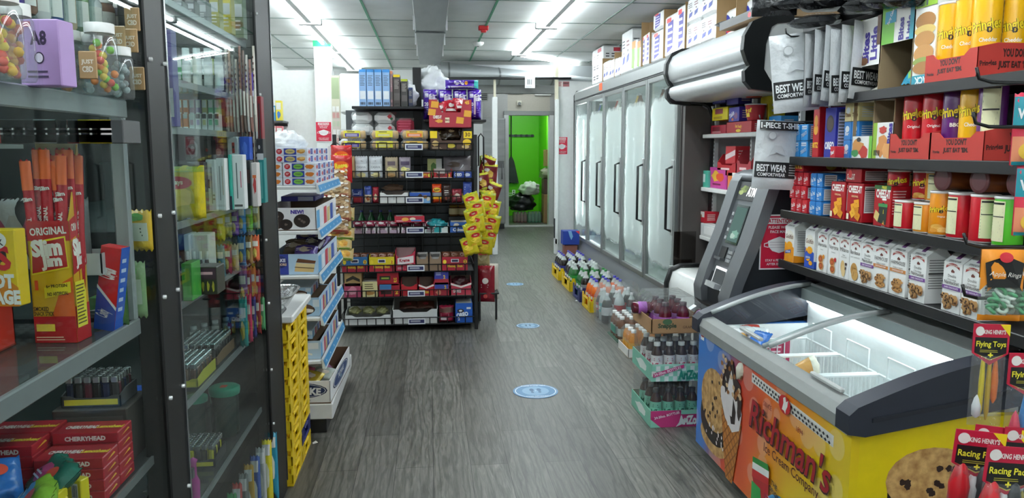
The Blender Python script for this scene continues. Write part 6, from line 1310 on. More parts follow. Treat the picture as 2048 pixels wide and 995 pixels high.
for i in range(7):
 for j in range(2):
  q = at(944 + j * 24 + (i % 2) * 6 - (6 if i > 4 else 0), 420 + i * 14, y=6.72 + j * .1); k += 1
  put('yel', bag('chip_bag', .14, .16, .065, '#c8b71e', YF_, 5), (q.x + .02, 6.62 + j * .14 - .012 * i, q.z), f'yellow chip bag hanging at the rack end, {ORD[i]} row down, {"front" if j == 0 else "rear"} column', 'chip bag', 'yellow chip bags on the rack end', rz=(-20, 10, 25)[i % 3], ry=(14, -18, 6, -8)[k % 4])
for i in range(2):
 q = at(972, 345 , y=7.3 + .08 * i); put('lime', bag('chip_bag', .12, .16, .05, '#8a9a2a', [('blob', .5, .5, .3, .2, '#c9c43a', 2), ('r', .1, .75, .9, .95, '#e0e6c0')], 3), (q.x, 7.3 + .08 * i, q.z), f'lime green chip bag high on the rack end, {"front" if i == 0 else "back"} one', 'chip bag', 'lime chip bags')
for i, (px_, py_, c, l_, Yq) in enumerate(((968, 603, '#8a1626', 'dark red coffee bag at the rack end, low front', 7.0), (976, 597, '#d9d2c4', 'white coffee bag behind the dark red one', 7.18))):
 q = at(px_, py_, y=Yq); put('cof' + c, bag('coffee_bag', .16, .34, .1, c, [('e', .5, .6, .18, .08, '#e9e0da' if i == 0 else '#3a2a20'), ('lines', .25, .4, .75, .52, 2, '#e9c9c9' if i == 0 else '#8a3030'), ('e', .5, .18, .12, .06, '#d9504a')], 3, crimp=False), (q.x + .02, Yq, q.z), l_, 'coffee', 'coffee bags', rz=-12)
o = MB().tube([(.45, 6.95, .28), (.62, 6.95, .28), (.62, 7.3, .28), (.45, 7.3, .28)], .006, WB, 5, True); o.box(.45, 6.95, .27, .62, 7.3, .278, C('#1b1c1d')); o = o.ob('side_shelf'); MB().box(.44, 6.96, .02, .455, 7.29, .28, WB).ob('bracket', o); MB().box(.6, 7.1, 0, .62, 7.12, .28, WB).ob('foot', o)
tag(o, 'small black side shelf under the coffee bags at the rack end', 'shelf')
put('clp', bag('snack_bag', .13, .2, .06, '#b9a878', [('blob', .5, .5, .35, .3, '#d9cfa0', 2), ('r', .2, .5, .8, .7, '#c94a3a')], 3), (at(965, 535, y=6.86).x, 6.86, at(965, 535, y=6.86).z + .02), 'pale snack bag between the yellow chip bags and the coffee', 'snack bag')
# ================================================================ BAKERY RACK (white, blue price rails)
bk = empty('bakery_rack', (0, 0, 0)); WS = C('#e9ebea', .4); BL = C('#2f86c4', .4)
BX0, BX1, BY0, BY1 = -1.12, -.62, 4.33, 5.34
MB().box(BX0 - .03, BY0, .1, BX0, BY1, 1.75, WS, .004).ob('back_panel', bk)
MB().box(BX0, BY0 - .04, 0, BX1 + .02, BY1, .083, C('#141414', .5), .004).ob('kick', bk)
MB().box(BX0, BY0 - .06, .085, BX1 + .06, BY1, .176, WS, .006).ob('base_deck', bk)
for z in (1.40, 1.15, .90, .66, .41):
 s_ = MB().box(BX0, BY0, z - .022, BX1 + .0, BY1, z - .002, WS, .004).ob('shelf', bk)
 r_ = MB(); r_.prism([(BX1 + .002, z - .045), (BX1 + .022, z - .05), (BX1 + .004, z + .012), (BX1 - .0, z + .012)], 'y', BY0 - .005, BY1, C('#e6eef2', .3)); n = Vector((.96, 0, .28))
 mp = lambda x, y, k: (BX1 + .0225 + k - y * .3, BY0 + x, z - .045 + y)
 r_.art(mp, BY1 - BY0, .055, [('r', .005, .12, .995, .82, '#3f93cc')] + [('p', [(.08 + i * .17 - .02, .3), (.08 + i * .17, .62), (.08 + i * .17 + .02, .3), (.08 + i * .17, .42)], '#d9ecf6') for i in range(6)]); r_.ob('price_rail', s_)
tag(bk, 'white bakery rack with blue price rails beside the yellow trays', 'rack')
KR = [('e', .14, .5, .09, .36, '#b8202c'), ('lines', .09, .35, .19, .7, 2, '#f0d9d9'), ('r', .28, .08, .66, .92, '#2b3f9a'), ('e', .47, .5, .15, .34, '#c9b87a'), ('t', 'Krimpets', .47, .5, .2, '#2b3a1a', .24, 0, .03), ('blob', .82, .5, .14, .34, '#c98a3a', 4), ('blob', .84, .62, .1, .18, '#e9c47a', 5)]
KR2 = [('e', .14, .5, .09, .36, '#b8202c'), ('lines', .09, .35, .19, .7, 2, '#f0d9d9'), ('r', .28, .08, .66, .92, '#2b3f9a'), ('e', .47, .5, .15, .34, '#7ab84a'), ('t', 'Krimpets', .47, .5, .2, '#1f3a1a', .24, 0, .03), ('blob', .82, .5, .14, .34, '#c9752a', 6)]
KS = [('r', .05, .1, .95, .9, '#dfe6f2'), ('r', .55, .1, .95, .9, '#2b3f9a'), ('blob', .3, .45, .2, .3, '#c94a50', 3), ('t', 'Tasty', .74, .5, .3, '#e9ecf6', .35, 60, .03)]
k = 0
for lay in range(5):
 for col in range(2 if lay < 3 else 1):
  for row in range(4):
   nm = f'krimpet box, {("lowest", "second", "third", "fourth", "top")[lay]} layer, {("aisle", "wall")[col]} stack, {ORD[row]} from the near end'
   put('kr' + ('b' if lay < 3 else 'a'), card('snack_cake_box', .175, .20, .04, '#e6ebf4', F=KR2 if lay < 3 else KR, R=KS, T=[('r', .1, .1, .9, .9, '#d2daea')]), (BX1 - .092 - col * .18 - (0 if lay < 3 else .04), BY0 + .12 + row * .215, 1.40 + lay * .0412), 'white and blue ' + nm.replace('krimpet', 'snack cake'), 'snack cake box', 'white and blue snack cake boxes')
def cake_tray(w, d, h, art, side, c='#eef0f2', inner='#6d5a48'): return tray('bakery_carton', w, d, h, c, inner, .004, F=art, R=side)
DON = [('e', .3, .62, .12, .24, '#2a211d'), ('e', .28, .3, .13, .24, '#332823'), ('e', .45, .26, .12, .24, '#241c18'), ('e', .74, .42, .15, .3, '#2a211d'), ('t', 'NEW!', .66, .82, .16, '#4a3a9a', .26, 0, .05), ('r', 0, .8, .12, 1, '#4a3a9a')] + [('blob', x, y, .03, .06, '#6d6058', i) for i, (x, y) in enumerate(((.3, .62), (.28, .3), (.45, .26), (.74, .42), (.7, .5), (.78, .36)))]
ENDS = [('r', .02 + i * .16, .05, .15 + i * .16, .85 - (i % 2) * .1, ('#5fa8d9', '#e6ecf4', '#c94a5a', '#d9c48a', '#3f5fb4', '#e6ecf4')[i]) for i in range(6)]
q0 = 4.36
put('bc1', cake_tray(.30, .92, .125, DON, ENDS, '#f0f0f0'), (BX1 - .16, q0 + .46, 1.15), 'open white carton with chocolate doughnut pictures on the second rack shelf', 'carton')
put('bc1b', card('snack_cake_box', .2, .4, .03, '#4a4aa8', F=[('r', .5, .1, .95, .9, '#c9cfe6')], R=[('lines', .1, .2, .9, .8, 2, '#c9cfe6')], T=[('r', .1, .1, .9, .9, '#8a8ab8')]), (BX1 - .17, 4.95, 1.285), 'flat violet box lying across the doughnut carton', 'snack cake box')
LAY = [('r', 0, 0, .38, 1, '#2f3f98'), ('e', .2, .62, .16, .3, '#1f2a6a'), ('t', 'KAKE', .2, .7, .16, '#e9ecf6', .26, 0, .04), ('t', 'JUNIORS', .2, .48, .16, '#e9c9a8', .28, 0, .04), ('r', .38, 0, 1, 1, '#b8d4ea'), ('p', [(.5, .15), (.9, .1), (.92, .28), (.52, .35)], '#d9b97a'), ('p', [(.52, .38), (.92, .3), (.94, .5), (.54, .58)], '#e6cf98'), ('p', [(.54, .60), (.94, .52), (.96, .66), (.58, .78)], '#6a4024'), ('p', [(.5, .35), (.92, .27), (.92, .31), (.52, .38)], '#5a3a24')]
put('bc2', cake_tray(.26, .9, .115, LAY, ENDS, '#c4d8ea'), (BX1 - .14, q0 + .46, .90), 'open blue carton with layer cake pictures on the third rack shelf', 'carton')
PIE = [('r', 0, 0, 1, 1, '#a9cbe6'), ('e', .45, .35, .45, .36, '#3a261c'), ('e', .5, .45, .36, .26, '#5a4032'), ('blob', .7, .3, .2, .12, '#efe9e0', 3), ('r', .85, .5, 1, .9, '#d9e6f2')]
PIE2 = [('r', 0, 0, 1, 1, '#b4cfe6'), ('e', .3, .3, .3, .34, '#2a1c16'), ('p', [(.1, .2), (.5, .35), (.8, .2), (.8, .3), (.5, .48), (.1, .36)], '#efeae4'), ('r', .7, .55, .95, .9, '#e6eef6')]
for lev_, z, a, nm in ((0, .66, PIE, 'fourth'), (1, .41, PIE2, 'lowest')):
 for j in range(2):
  put(f'bc3{lev_}', cake_tray(.24, .42, .105, a, ENDS, '#b8d0e6'), (BX1 - .13, q0 + .22 + j * .44, z), f'open pale blue carton of chocolate pies, {"near" if j == 0 else "far"} one on the {nm} rack shelf', 'carton', 'pale blue pie cartons')
 put(f'bc4{lev_}', card('pie_box', .2, .3, .05, '#cfdfee', F=PIE, R=ENDS), (BX1 - .16, q0 + .2, z + .108), f'closed pale blue pie box on the near carton of the {nm} rack shelf', 'snack cake box')
rr = random.Random(9)
WR = ('#4a3a7a', '#6a5a48', '#3a3040', '#7a6a58', '#5a4a8a')
for i in range(8):
 put('wc' + WR[i % 5], bag('wrapped_cake', .13, .09, .05, WR[i % 5], [('blob', .5, .5, .3, .25, '#b8a890', 2), ('lines', .1, .4, .4, .7, 2, '#d9d4e6')], seed=i), (BX1 - .09 - .08 * (i % 2), q0 + .06 + .11 * i, .90 + .085 + .01 * (i % 3)), f'wrapped cake in the layer cake carton, {ORD[i]} from the near end', 'cake', 'wrapped cakes on the third shelf', rx=-50, rz=rr.uniform(-40, 40))
for i in range(6):
 put('wp' + WR[(i + 2) % 5], bag('wrapped_pie', .11, .08, .04, ('#c9607a', '#b9c4d4', '#d9a24a', '#8a4a6a', '#e0d8d0')[i % 5], [('blob', .5, .5, .3, .25, '#e9e0d8', 2)], seed=i + 4), (BX1 - .10 - .08 * (i % 2), q0 + .45 + .07 * i, .41 + .09), f'wrapped pie on the lowest rack shelf, {ORD[i]} from the near end', 'pie', 'wrapped pies on the lowest rack shelf', rx=-45, rz=rr.uniform(-40, 40))
# big white carton at the bottom
LGO = [('e', .5, .58, .46, .36, '#1d2c58'), ('e', .5, .58, .44, .32, '#e9eef4'), ('e', .5, .58, .43, .30, '#1d2c58'), ('t', 'TASTYKAKE', .5, .59, .3, '#f2f4f6', .76, -3, .05), ('p', [(.4, .08), (.72, .12), (.7, .32), (.38, .28)], '#2f6f9a'), ('t', 'FRESH', .55, .2, .14, '#dcebf4', .26, -2, .04)]
LGS = [('e', .5, .52, .38, .34, '#1d2c58'), ('e', .5, .52, .35, .30, '#e9eef4'), ('e', .5, .52, .33, .28, '#24457a'), ('t', 'TASTYKAKE', .5, .58, .22, '#f2f4f6', .6, 0, .04), ('t', 'FRESH', .5, .38, .12, '#9fd0e6', .3, 0, .03)]
put('bigc', tray('display_carton', .40, .76, .13, '#f2f3f4', '#6a4e3c', .006, F=LGO, R=LGS), (-.755, 4.66, .178), 'big white open carton with a dark oval emblem at the foot of the bakery rack', 'carton', rz=-2.3)
for i in range(7):
 c = ('#c9a0b0', '#d9c04a', '#b8c4c0', '#c0607a', '#d0c8b8', '#8a5a7a', '#d9b05a')[i]
 put('wq' + c, bag('wrapped_pastry', .15, .1, .05, c, [('blob', .5, .5, .3, .25, '#efe6da', 2), ('lines', .2, .2, .8, .4, 2, '#a84a5a')], seed=i + 9), (-.80 + .07 * (i % 3), 4.36 + .06 * i, .178 + .07), f'wrapped pastry in the big white carton, {ORD[i]} from the near end', 'pastry', 'wrapped pastries in the big carton', rx=-60, rz=rr.uniform(-50, 50))
put('wbag', crumple('plastic_bag', .12, .12, .075, '#e4e7e8', 4), (at(575, 335, y=4.75).x, 4.75, at(575, 338, y=4.75).z + .1), 'white crumpled plastic bag beside the snack cake boxes', 'bag', s=.9)
# small display shelves on the left wall far behind
for i, (z, c0, l_) in enumerate(((1.94, ('#d9c83a', '#3a8fc0', '#8a4a5a'), 'upper small wall shelf of boxes far behind the black cabinet'), (1.625, ('#d97a80', '#e0a0a0', '#c94a5a'), 'lower small wall shelf of pink packs far behind the black cabinet'))):
 s_ = MB().box(-2.1, 9.75, z - .025, -1.77, 10.14, z, C('#4a4c4d', .5), .003).ob('display_shelf'); MB().box(-2.1, 10.1, z - .06, -1.78, 10.14, z - .025, '#333').ob('bracket', s_); tag(s_, l_, 'shelf')
 for j in range(4):
  lb = f'{("small bright box", "pink pack")[i]}, {ORD[j]} from the inner end of the {("upper", "lower")[i]} wall shelf'
  put(f'wsb{i}{j % 3}', card('small_box', .07, .1, .24 - .06 * (j % 2) if i == 0 else .25, c0[j % 3], F=[('r', .1, .55, .9, .9, '#e6e6e0'), ('blob', .5, .3, .3, .2, '#3a6fb0' if i == 0 else '#f0dada', j)]), (-1.82 - j * .075, 9.83, z), lb, 'box', 'boxes on the small wall shelves')

# ================================================================ STACKED YELLOW SODA TRAYS and the counter above them
def soda_tray(col, L=.27, D=.36, h=.086):
 "moulded bottle tray: scalloped rim, hand hole in each long side; long side along y"
 def b():
  m = MB(); cm = C(col, .42); t = .008
  m.box(-D / 2, -L / 2, 0, D / 2, L / 2, .012, cm)
  for s_ in (-1, 1):
   x0, x1 = sorted((s_ * D / 2, s_ * (D / 2 - t)))
   q = h
   for (a, b_, z0, z1) in ((-.5, -.27, .012, q * .72), (.27, .5, .012, q * .72), (-.27, .27, .012, q * .2), (-.2, .2, q * .74, q * .86)): m.box(x0, a * L, z0, x1, b_ * L, z1, cm, .002)
   for a in (-.42, .42): m.prism([(a * L - .03, q * .7), (a * L + .03, q * .7), (a * L + .018, q), (a * L - .018, q)], 'x', x0, x1, cm)
   m.box(x0 - .003 * (s_ < 0), -.2 * L, q * .72, x1 + .003 * (s_ > 0), .2 * L, q * .78, cm, .002); m.box(x0 - .003 * (s_ < 0), -.24 * L, q * .16, x1 + .003 * (s_ > 0), .24 * L, q * .24, cm, .002)
   for a in (-.27, .2): m.prism([(a * L, q * .2), ((a + .07) * L, q * .2), ((a + (.07 if a < 0 else .0)) * L + .004, q * .74), ((a + (.07 if a < 0 else .0)) * L - .008, q * .74)], 'x', x0, x1, cm)
   y0, y1 = sorted((s_ * L / 2, s_ * (L / 2 - t)))
   m.box(-D / 2, y0, .012, D / 2, y1, q * .74, cm, .002)
   for i in range(4): m.prism([(-D / 2 + D * (i + .5) / 4 - .025, q * .72), (-D / 2 + D * (i + .5) / 4 + .025, q * .72), (-D / 2 + D * (i + .5) / 4 + .014, q), (-D / 2 + D * (i + .5) / 4 - .014, q)], 'y', y0, y1, cm)
  return m.ob('soda_tray')
 return b
for s_, yc in ((0, 3.725), (1, 4.005)):
 for i in range(9):
  blue = s_ == 1 and i == 1
  put('stB' if blue else 'stY', soda_tray('#22286a' if blue else '#ecc71a'), (-.845, yc, .001 + i * .0875), f'{"dark blue" if blue else "yellow"} soda tray, {ORD[i]} from the floor in the {"far" if s_ else "near"} stack under the counter', 'soda tray', None if blue else 'stacked yellow soda trays')
ct = MB().box(-1.35, 3.59, .795, -.64, 4.15, .83, C('#f0f1ef', .35), .006).ob('counter_top'); MB().box(-1.33, 3.6, 0, -1.05, 4.12, .793, C('#dcdedb', .5), .004).ob('cabinet', ct)
tag(ct, 'white counter top above the stacked yellow trays', 'counter')
def foil():
 def f(u, v):
  a = u * 2 * math.pi; w_ = .095 + .045 * v; d_ = .13 + .05 * v; p = 5
  ca, sa = math.cos(a), math.sin(a); q = (abs(ca) ** p + abs(sa) ** p) ** (-1 / p); rip = 1 + .012 * math.sin(40 * a)
  return (w_ * ca * q * rip, d_ * sa * q * rip, v * .075)
 fm = wrap_mat('#c9cbcc', .22, 30, .5); fm.node_tree.nodes['Principled BSDF'].inputs['Metallic'].default_value = .9
 o = MB().grid(f, 80, 6, fm).ob('foil_tray'); MB().box(-.085, -.12, 0, .085, .12, .004, fm).ob('bottom', o)
 m = MB(); m.tube([(.14 * math.copysign(abs(math.cos(a)) ** .4, math.cos(a)), .18 * math.copysign(abs(math.sin(a)) ** .4, math.sin(a)), .075) for a in [i * math.pi / 18 for i in range(36)]], .007, fm, 5, True); m.ob('rim', o)
 return o
put('foil', foil, (-.80, 3.80, .831), 'shiny foil tray on the white counter by the coffee flask', 'foil tray')
fk = empty('coffee_flask', (-.80, 3.70, .836))
MB().lathe([(.05, 0), (.055, .01), (.052, .12), (.045, .165)], C('#e6e2d8', .3), n=24).ob('body', fk); MB().lathe([(.046, .165), (.043, .2), (.03, .235), (.022, .25)], C('#b8242c', .35), n=24).ob('shoulder', fk); MB().lathe([(.024, .25), (.026, .275), (.0, .28)], C('#1a1a1b', .35), n=20).ob('stopper', fk)
MB().tube([(.02, -.02, .26), (.05, -.05, .27), (.068, -.068, .23), (.062, -.062, .12), (.04, -.04, .05)], .011, C('#161617', .35), 8).ob('handle', fk); MB().art(cyl(.0535)(.336), .336, .16, [('r', .45, .1, .75, .6, '#d9cdb4'), ('lines', .47, .15, .73, .55, 4, '#8a6a4a')], sub=30).ob('paper_label', fk)
tag(fk, 'red and white coffee flask with a black handle on the counter', 'flask')
o = MB().lathe([(.03, 0), (.033, .01), (.033, .08), (.026, .1)], GL('#eef2f2', 1.5, .02, .12), n=20).ob('sugar_shaker', loc=(-.725, 3.68, .836)); MB().lathe([(.027, .1), (.027, .115), (.012, .13), (0, .13)], C('#c9cbcc', .25, .8), n=20).ob('lid', o); MB().lathe([(.029, .004), (.029, .05)], C('#ecece8', .8), n=16).ob('sugar', o); tag(o, 'glass sugar shaker with a metal lid in front of the coffee flask', 'shaker')
o = MB().box(-.07, -.08, 0, .07, .08, .02, C('#202122', .4), .006).ob('card_reader', loc=(-.76, 3.66 - .02, .83)); MB().box(-.055, -.06, .02, .055, .0, .022, '#3a4a4a').ob('screen', o); tag(o, 'dark flat card reader on the near edge of the white counter', 'card reader')
o = MB().box(-.09, -.05, .0, .09, .05, .2, C('#1c1d1e', .35), .01).ob('receipt_printer', loc=(-.93, 4.05, 1.02)); MB().box(-.085, -.055, .16, .085, -.05, .195, '#d9dada').ob('paper_roll', o); MB().box(-.03, -.03, -.19, .03, .03, 0, '#222').ob('stem', o); MB().art(lambda x, y, k: (-.09 + x, -.0515 - k, y), .18, .2, [('lines', .2, .3, .9, .45, 1, '#a02a2a')]).ob('lettering', o); tag(o, 'black device on a stem standing on the counter behind the cabinet', 'device')
# ================================================================ TALL BLACK GLASS CABINET on the left (glass plane x = -0.7)
cb = empty('glass_cabinet', (0, 0, 0)); KB = C('#0a0a0b', .5); GX = -.7; EDG = C('#9a9ea0', .3, .3)
for (y0, y1, nm) in ((.55, .68, 'post'), (2.02, 2.165, 'post'), (3.28, 3.56, 'post')):
 p_ = MB().box(GX - .05, y0, 0, GX + .012, y1, CZ - .02, KB, .004).ob(nm, cb)
 MB().box(GX + .004, y1 - .006, .05, GX + .016, y1 + .004, CZ - .05, C('#7d8184', .25, .8)).ob('edge_trim', p_)
 m = MB()
 for z in (.42, .66, .95, 1.22, 1.43, 1.82, 2.14):
  for q in ((y0 + .018,) if y0 > 3 else (y0 + .02, y1 - .02)): m.lathe([(.0, .020), (.0055, .019), (.0055, .01)][::-1], C('#e6e8e8', .3, .3), (GX, q, z), 10, axis='x')
 m.ob('screw', p_)
MB().box(GX - .045, .6, 0, GX + .01, 3.5, .06, KB, .003).ob('bottom_rail', cb); MB().box(GX - .045, .6, 2.75, GX + .01, 3.5, CZ - .01, KB, .003).ob('top_rail', cb)
MB().box(-1.5, 3.5, 0, GX - .05, 3.56, 2.78, C('#1c1d1e', .4)).ob('end_panel', cb)
MB().box(-1.42, 2.1, 0, -1.40, 3.5, 2.7, C('#26282a', .4)).ob('back_panel', cb)
MB().box(-1.52, .6, 0, -1.50, 2.1, 2.7, C('#1d1c1c', .5)).ob('back_panel', cb)
MB().box(-1.42, .6, .055, GX - .05, 3.5, .075, C('#222', .5)).ob('floor_board', cb)
MB().box(-.7, .68, .06, -.694, 2.02, 2.75, GL('#f4f8f7', 1.25)).ob('sliding_pane', cb); MB().box(-.7, 2.165, .06, -.694, 3.28, 2.75, GL('#eef4f3', 1.5)).ob('sliding_pane', cb)
MB().box(-.73, 2.165, .06, -.722, 2.185, 2.75, C('#d9dcdc', .3)).ob('edge_strip', cb)
MB().lathe([(.012, .75), (.012, 3.45)], EM('#f4faff', 34), (-.78, 0, 2.68), 8, axis='y').ob('light_tube', cb)  # added tube above the view, brightens the goods inside the cabinet
GS = GL('#e2eceb', 1.5, .02, .05)
for z in (.50, .845, 1.15, 1.385, 1.66, 1.80, 2.02):
 s_ = MB().box(-1.38, 2.18, z - .01, -.735, 3.49, z - .002, GS).ob('glass_shelf', cb); MB().box(-.735, 2.18, z - .018, -.728, 3.49, z + .002, EDG).ob('shelf_edge', s_)
for z, x1 in ((.80, -.735), (.45, -.735)):
 s_ = MB().box(-1.48, .7, z - .012, x1, 2.1, z - .002, C('#3a3d3f', .3)).ob('glass_shelf', cb); MB().box(x1, .7, z - .02, x1 + .006, 2.02, z + .002, C('#7d8082', .3, .3)).ob('shelf_edge', s_)
# acrylic serving hatch inside the first bay
ha = MB().box(-1.45, .7, 1.165, -.735, 1.95, 1.177, GL('#dfe8e8', 2.3, .01, .05)).ob('acrylic_counter', cb); AC = C('#8f9294', .25, .2)
MB().box(-.735, .7, 1.14, -.722, 1.97, 1.182, AC, .003).ob('counter_edge', ha)
MB().box(-.76, 1.945, 1.18, -.724, 1.965, 1.71, C('#a4a8aa', .3, .1), .004).ob('hatch_side', cb)
ua = MB().box(-1.4, .7, 1.70, -.735, 1.96, 1.712, GL('#dfe8e8', 1.5, .01, .08)).ob('upper_shelf', cb); MB().box(-.735, .7, 1.672, -.722, 1.97, 1.715, AC, .003).ob('shelf_edge', ua)
MB().box(-1.4, .7, 1.60, -.95, 1.94, 1.61, C('#b9bcbc', .3)).ob('inner_shelf', cb)
MB().box(-1.4, .7, 1.30, -.98, 1.94, 1.31, C('#a9acac', .3)).ob('inner_shelf', cb)
tag(cb, 'tall black framed glass cabinet full of small goods along the left', 'cabinet')
def cab(key, p0, p1, yt, z, Y, mk, l_, cat, grp=None, d=.06, **k):
 a, b_ = at(p0, yt, y=Y).x, at(p1, yt, y=Y).x; h = max(.02, at((p0 + p1) / 2, yt, y=Y).z - z)
 return put(key, mk(b_ - a - .002, h, d), ((a + b_) / 2, Y + d / 2, z + .002), l_, cat, grp, **k)
def vbx(c, F=(), R=()): return lambda w, h, d: card('product_box', w, d, h, c, F=list(F), R=list(R))
def jarb(c, lid, fill=()):
 def mk(w, h, d):
  def b():
   r = w / 2; o = MB().lathe([(r * .85, 0), (r, .006), (r, h * .68), (r * .8, h * .78)], C(c, .25), n=18).ob('jar')
   MB().lathe([(r * .86, h * .78), (r * .86, h), (0, h)], C(lid, .35), n=18).ob('lid', o)
   m = MB(); m.art(cyl(r + .0005)(6.283 * r), 6.283 * r, h, [('r', .25, .12, .75, .6, '#ecebe6'), ('lines', .33, .2, .67, .5, 3, '#555')], sub=30); m.ob('paper_label', o); return o
  return b
 return mk
# --- bay two, top to bottom -------------------------------------------------
for i in range(6):
 c = ('#6d7072', '#5a5c5e', '#7d8082', '#a09a3a', '#c9b83a', '#6d7a5a')[i]
 cab('top' + c, 345 + i * 24, 365 + i * 24, 2 if i < 3 else -8, 2.022, 2.55 + .12 * i, vbx(c, [('r', .1, .5, .9, .8, '#b9bcbe'), ('lines', .15, .15, .85, .45, 3, '#ddd')]), f'tall pack on the highest cabinet shelf, {ORD[i]} from the middle post', 'product box', 'packs on the highest cabinet shelf')
for i in range(4): cab('tj', 358 + i * 22, 376 + i * 22, 96, 1.802, 2.85, jarb('#c9cccb', '#d9dcdc'), f'small grey jar behind the disposables, {ORD[i]} from the middle post', 'jar', 'small grey jars', d=.04)
pens1 = ['#3aa35a', '#2f8f4a', '#b9d4c0', '#d4dcd8', '#cfd6d2', '#a9b83a', '#8fb0a0']
pens2 = ['#d98a3a', '#d97a2f', '#c9a0b0', '#a99ac4', '#c9c48a', '#7ac49a', '#6dbf9a']
for row, (z, pn_, y0_, nm) in enumerate(((1.80, pens1, 145, 'green'), (1.66, pens2, 215, 'orange and mint'))):
 # display trays of disposables
 for i, c in enumerate(pens1 if row == 0 else pens2):
  p0 = 352 + i * 12.5
  cab(f'vp{row}{c}', p0, p0 + 11.5, (118 if row == 0 else 200), z, 2.98, vbx(c, [('r', .1, .75, .9, .98, '#e6e8e6'), ('r', .15, .4, .85, .6, '#ffffff')]), f'slim {nm} tray vapour stick, {ORD[i]} from the middle post', 'vape', f'slim sticks in the {nm} tray', d=.03)
  cab(f'vf{row}{c}', p0, p0 + 11.5, (150 if row == 0 else 228), z, 2.9, vbx(('#dfe4e0' if i > 1 else c), [('r', .0, .0, 1, .25, '#f2f4f2'), ('r', .1, .72, .9, .98, '#222' if i > 2 else '#e6e6e0'), ('r', .2, .35, .8, .65, c)]), f'short front box of the {nm} tray, {ORD[i]} from the middle post', 'vape', f'front boxes in the {nm} tray', d=.04)
cab('vio', 331, 341, 60, 1.66, 2.3, vbx('#5a4a9a', [('r', .1, .1, .9, .4, '#ddd')]), 'tall violet pack against the middle post', 'product box', d=.05)
cab('yel', 338, 352, 165, 1.385, 2.4, vbx('#d9b83a', [('r', .0, .0, 1, .3, '#e9e9e4'), ('lines', .1, .05, .9, .28, 3, '#777'), ('r', .2, .4, .8, .6, '#e9d87a')]), 'tall yellow pack against the middle post', 'product box', d=.05)
# blunt wraps and incense on the right half
for i in range(9):
 c = ('#e0d4c4', '#d9a890', '#b9b4ae', '#e6ded2', '#c98a78', '#8a7a72', '#e0dcd6', '#b98a80', '#d9cfc4')[i]
 cab(f'in{i}', 446 + i * 7, 452 + i * 7, 92 + 9 * (i % 4), 1.66 if i < 5 else 1.662, 3.05, lambda w, h, d, c=c: bag('incense_pack', w, h, .02, c, [('r', .1, .2, .9, .5, '#efe9e0'), ('lines', .2, .55, .8, .9, 5, '#6a4a40')], seed=2, crimp=False), f'long narrow incense pack, {ORD[i]} from the vapour sticks', 'incense', 'long incense packs', d=.02)
for i in range(9):
 c = ('#d9cbb8', '#c99a88', '#a9a49c', '#ddd4c6', '#b98070', '#8a746a', '#d9d2c8', '#b08078', '#cfc2b4')[(i + 3) % 9]
 cab(f'ib{i}', 448 + i * 6.5, 453.5 + i * 6.5, 185 + 5 * (i % 3), 1.387, 3.1, lambda w, h, d, c=c: bag('incense_pack', w, h, .02, c, [('r', .1, .1, .9, .3, '#efe9e0'), ('lines', .2, .4, .8, .9, 5, '#6a3a34')], seed=2, crimp=False), f'lower narrow incense pack, {ORD[i]} from the vapour sticks', 'incense', 'lower incense packs', d=.02)
cab('pur', 480, 508, 145, 1.66, 3.2, lambda w, h, d: bag('foil_pouch', w, h, .05, '#4a2a9a', [('r', .1, .5, .9, .7, '#d9d4ec'), ('lines', .1, .2, .9, .4, 2, '#b9a8e0')], 2), 'violet foil pouch hanging by the end post of the cabinet', 'pouch')
for i, (p0, p1, c) in enumerate(((494, 503, '#e2e4e2'), (503, 513, '#c9cccf'), (513, 522, '#8a2a34'))):
 cab(f'sl{i}', p0, p1, 193, 1.52, 3.12, vbx(c, [('r', .0, .0, 1, .3, '#f0f0ee'), ('r', .3, .4, .6, .9, '#3a3c3e'), ('lines', .1, .05, .9, .25, 3, '#777')]), f'slim device box by the end post, {ORD[i]} from the incense', 'product box', 'slim device boxes', d=.05)
r_ = MB().box(-.95, 3.05, 1.512, -.74, 3.3, 1.52, GS).ob('glass_riser'); [MB().box(-.94 + q * .19, 3.06, 1.387, -.935 + q * .19, 3.29, 1.512, GS).ob('foot', r_) for q in (0, 1)]; tag(r_, 'clear riser carrying the slim device boxes', 'riser')
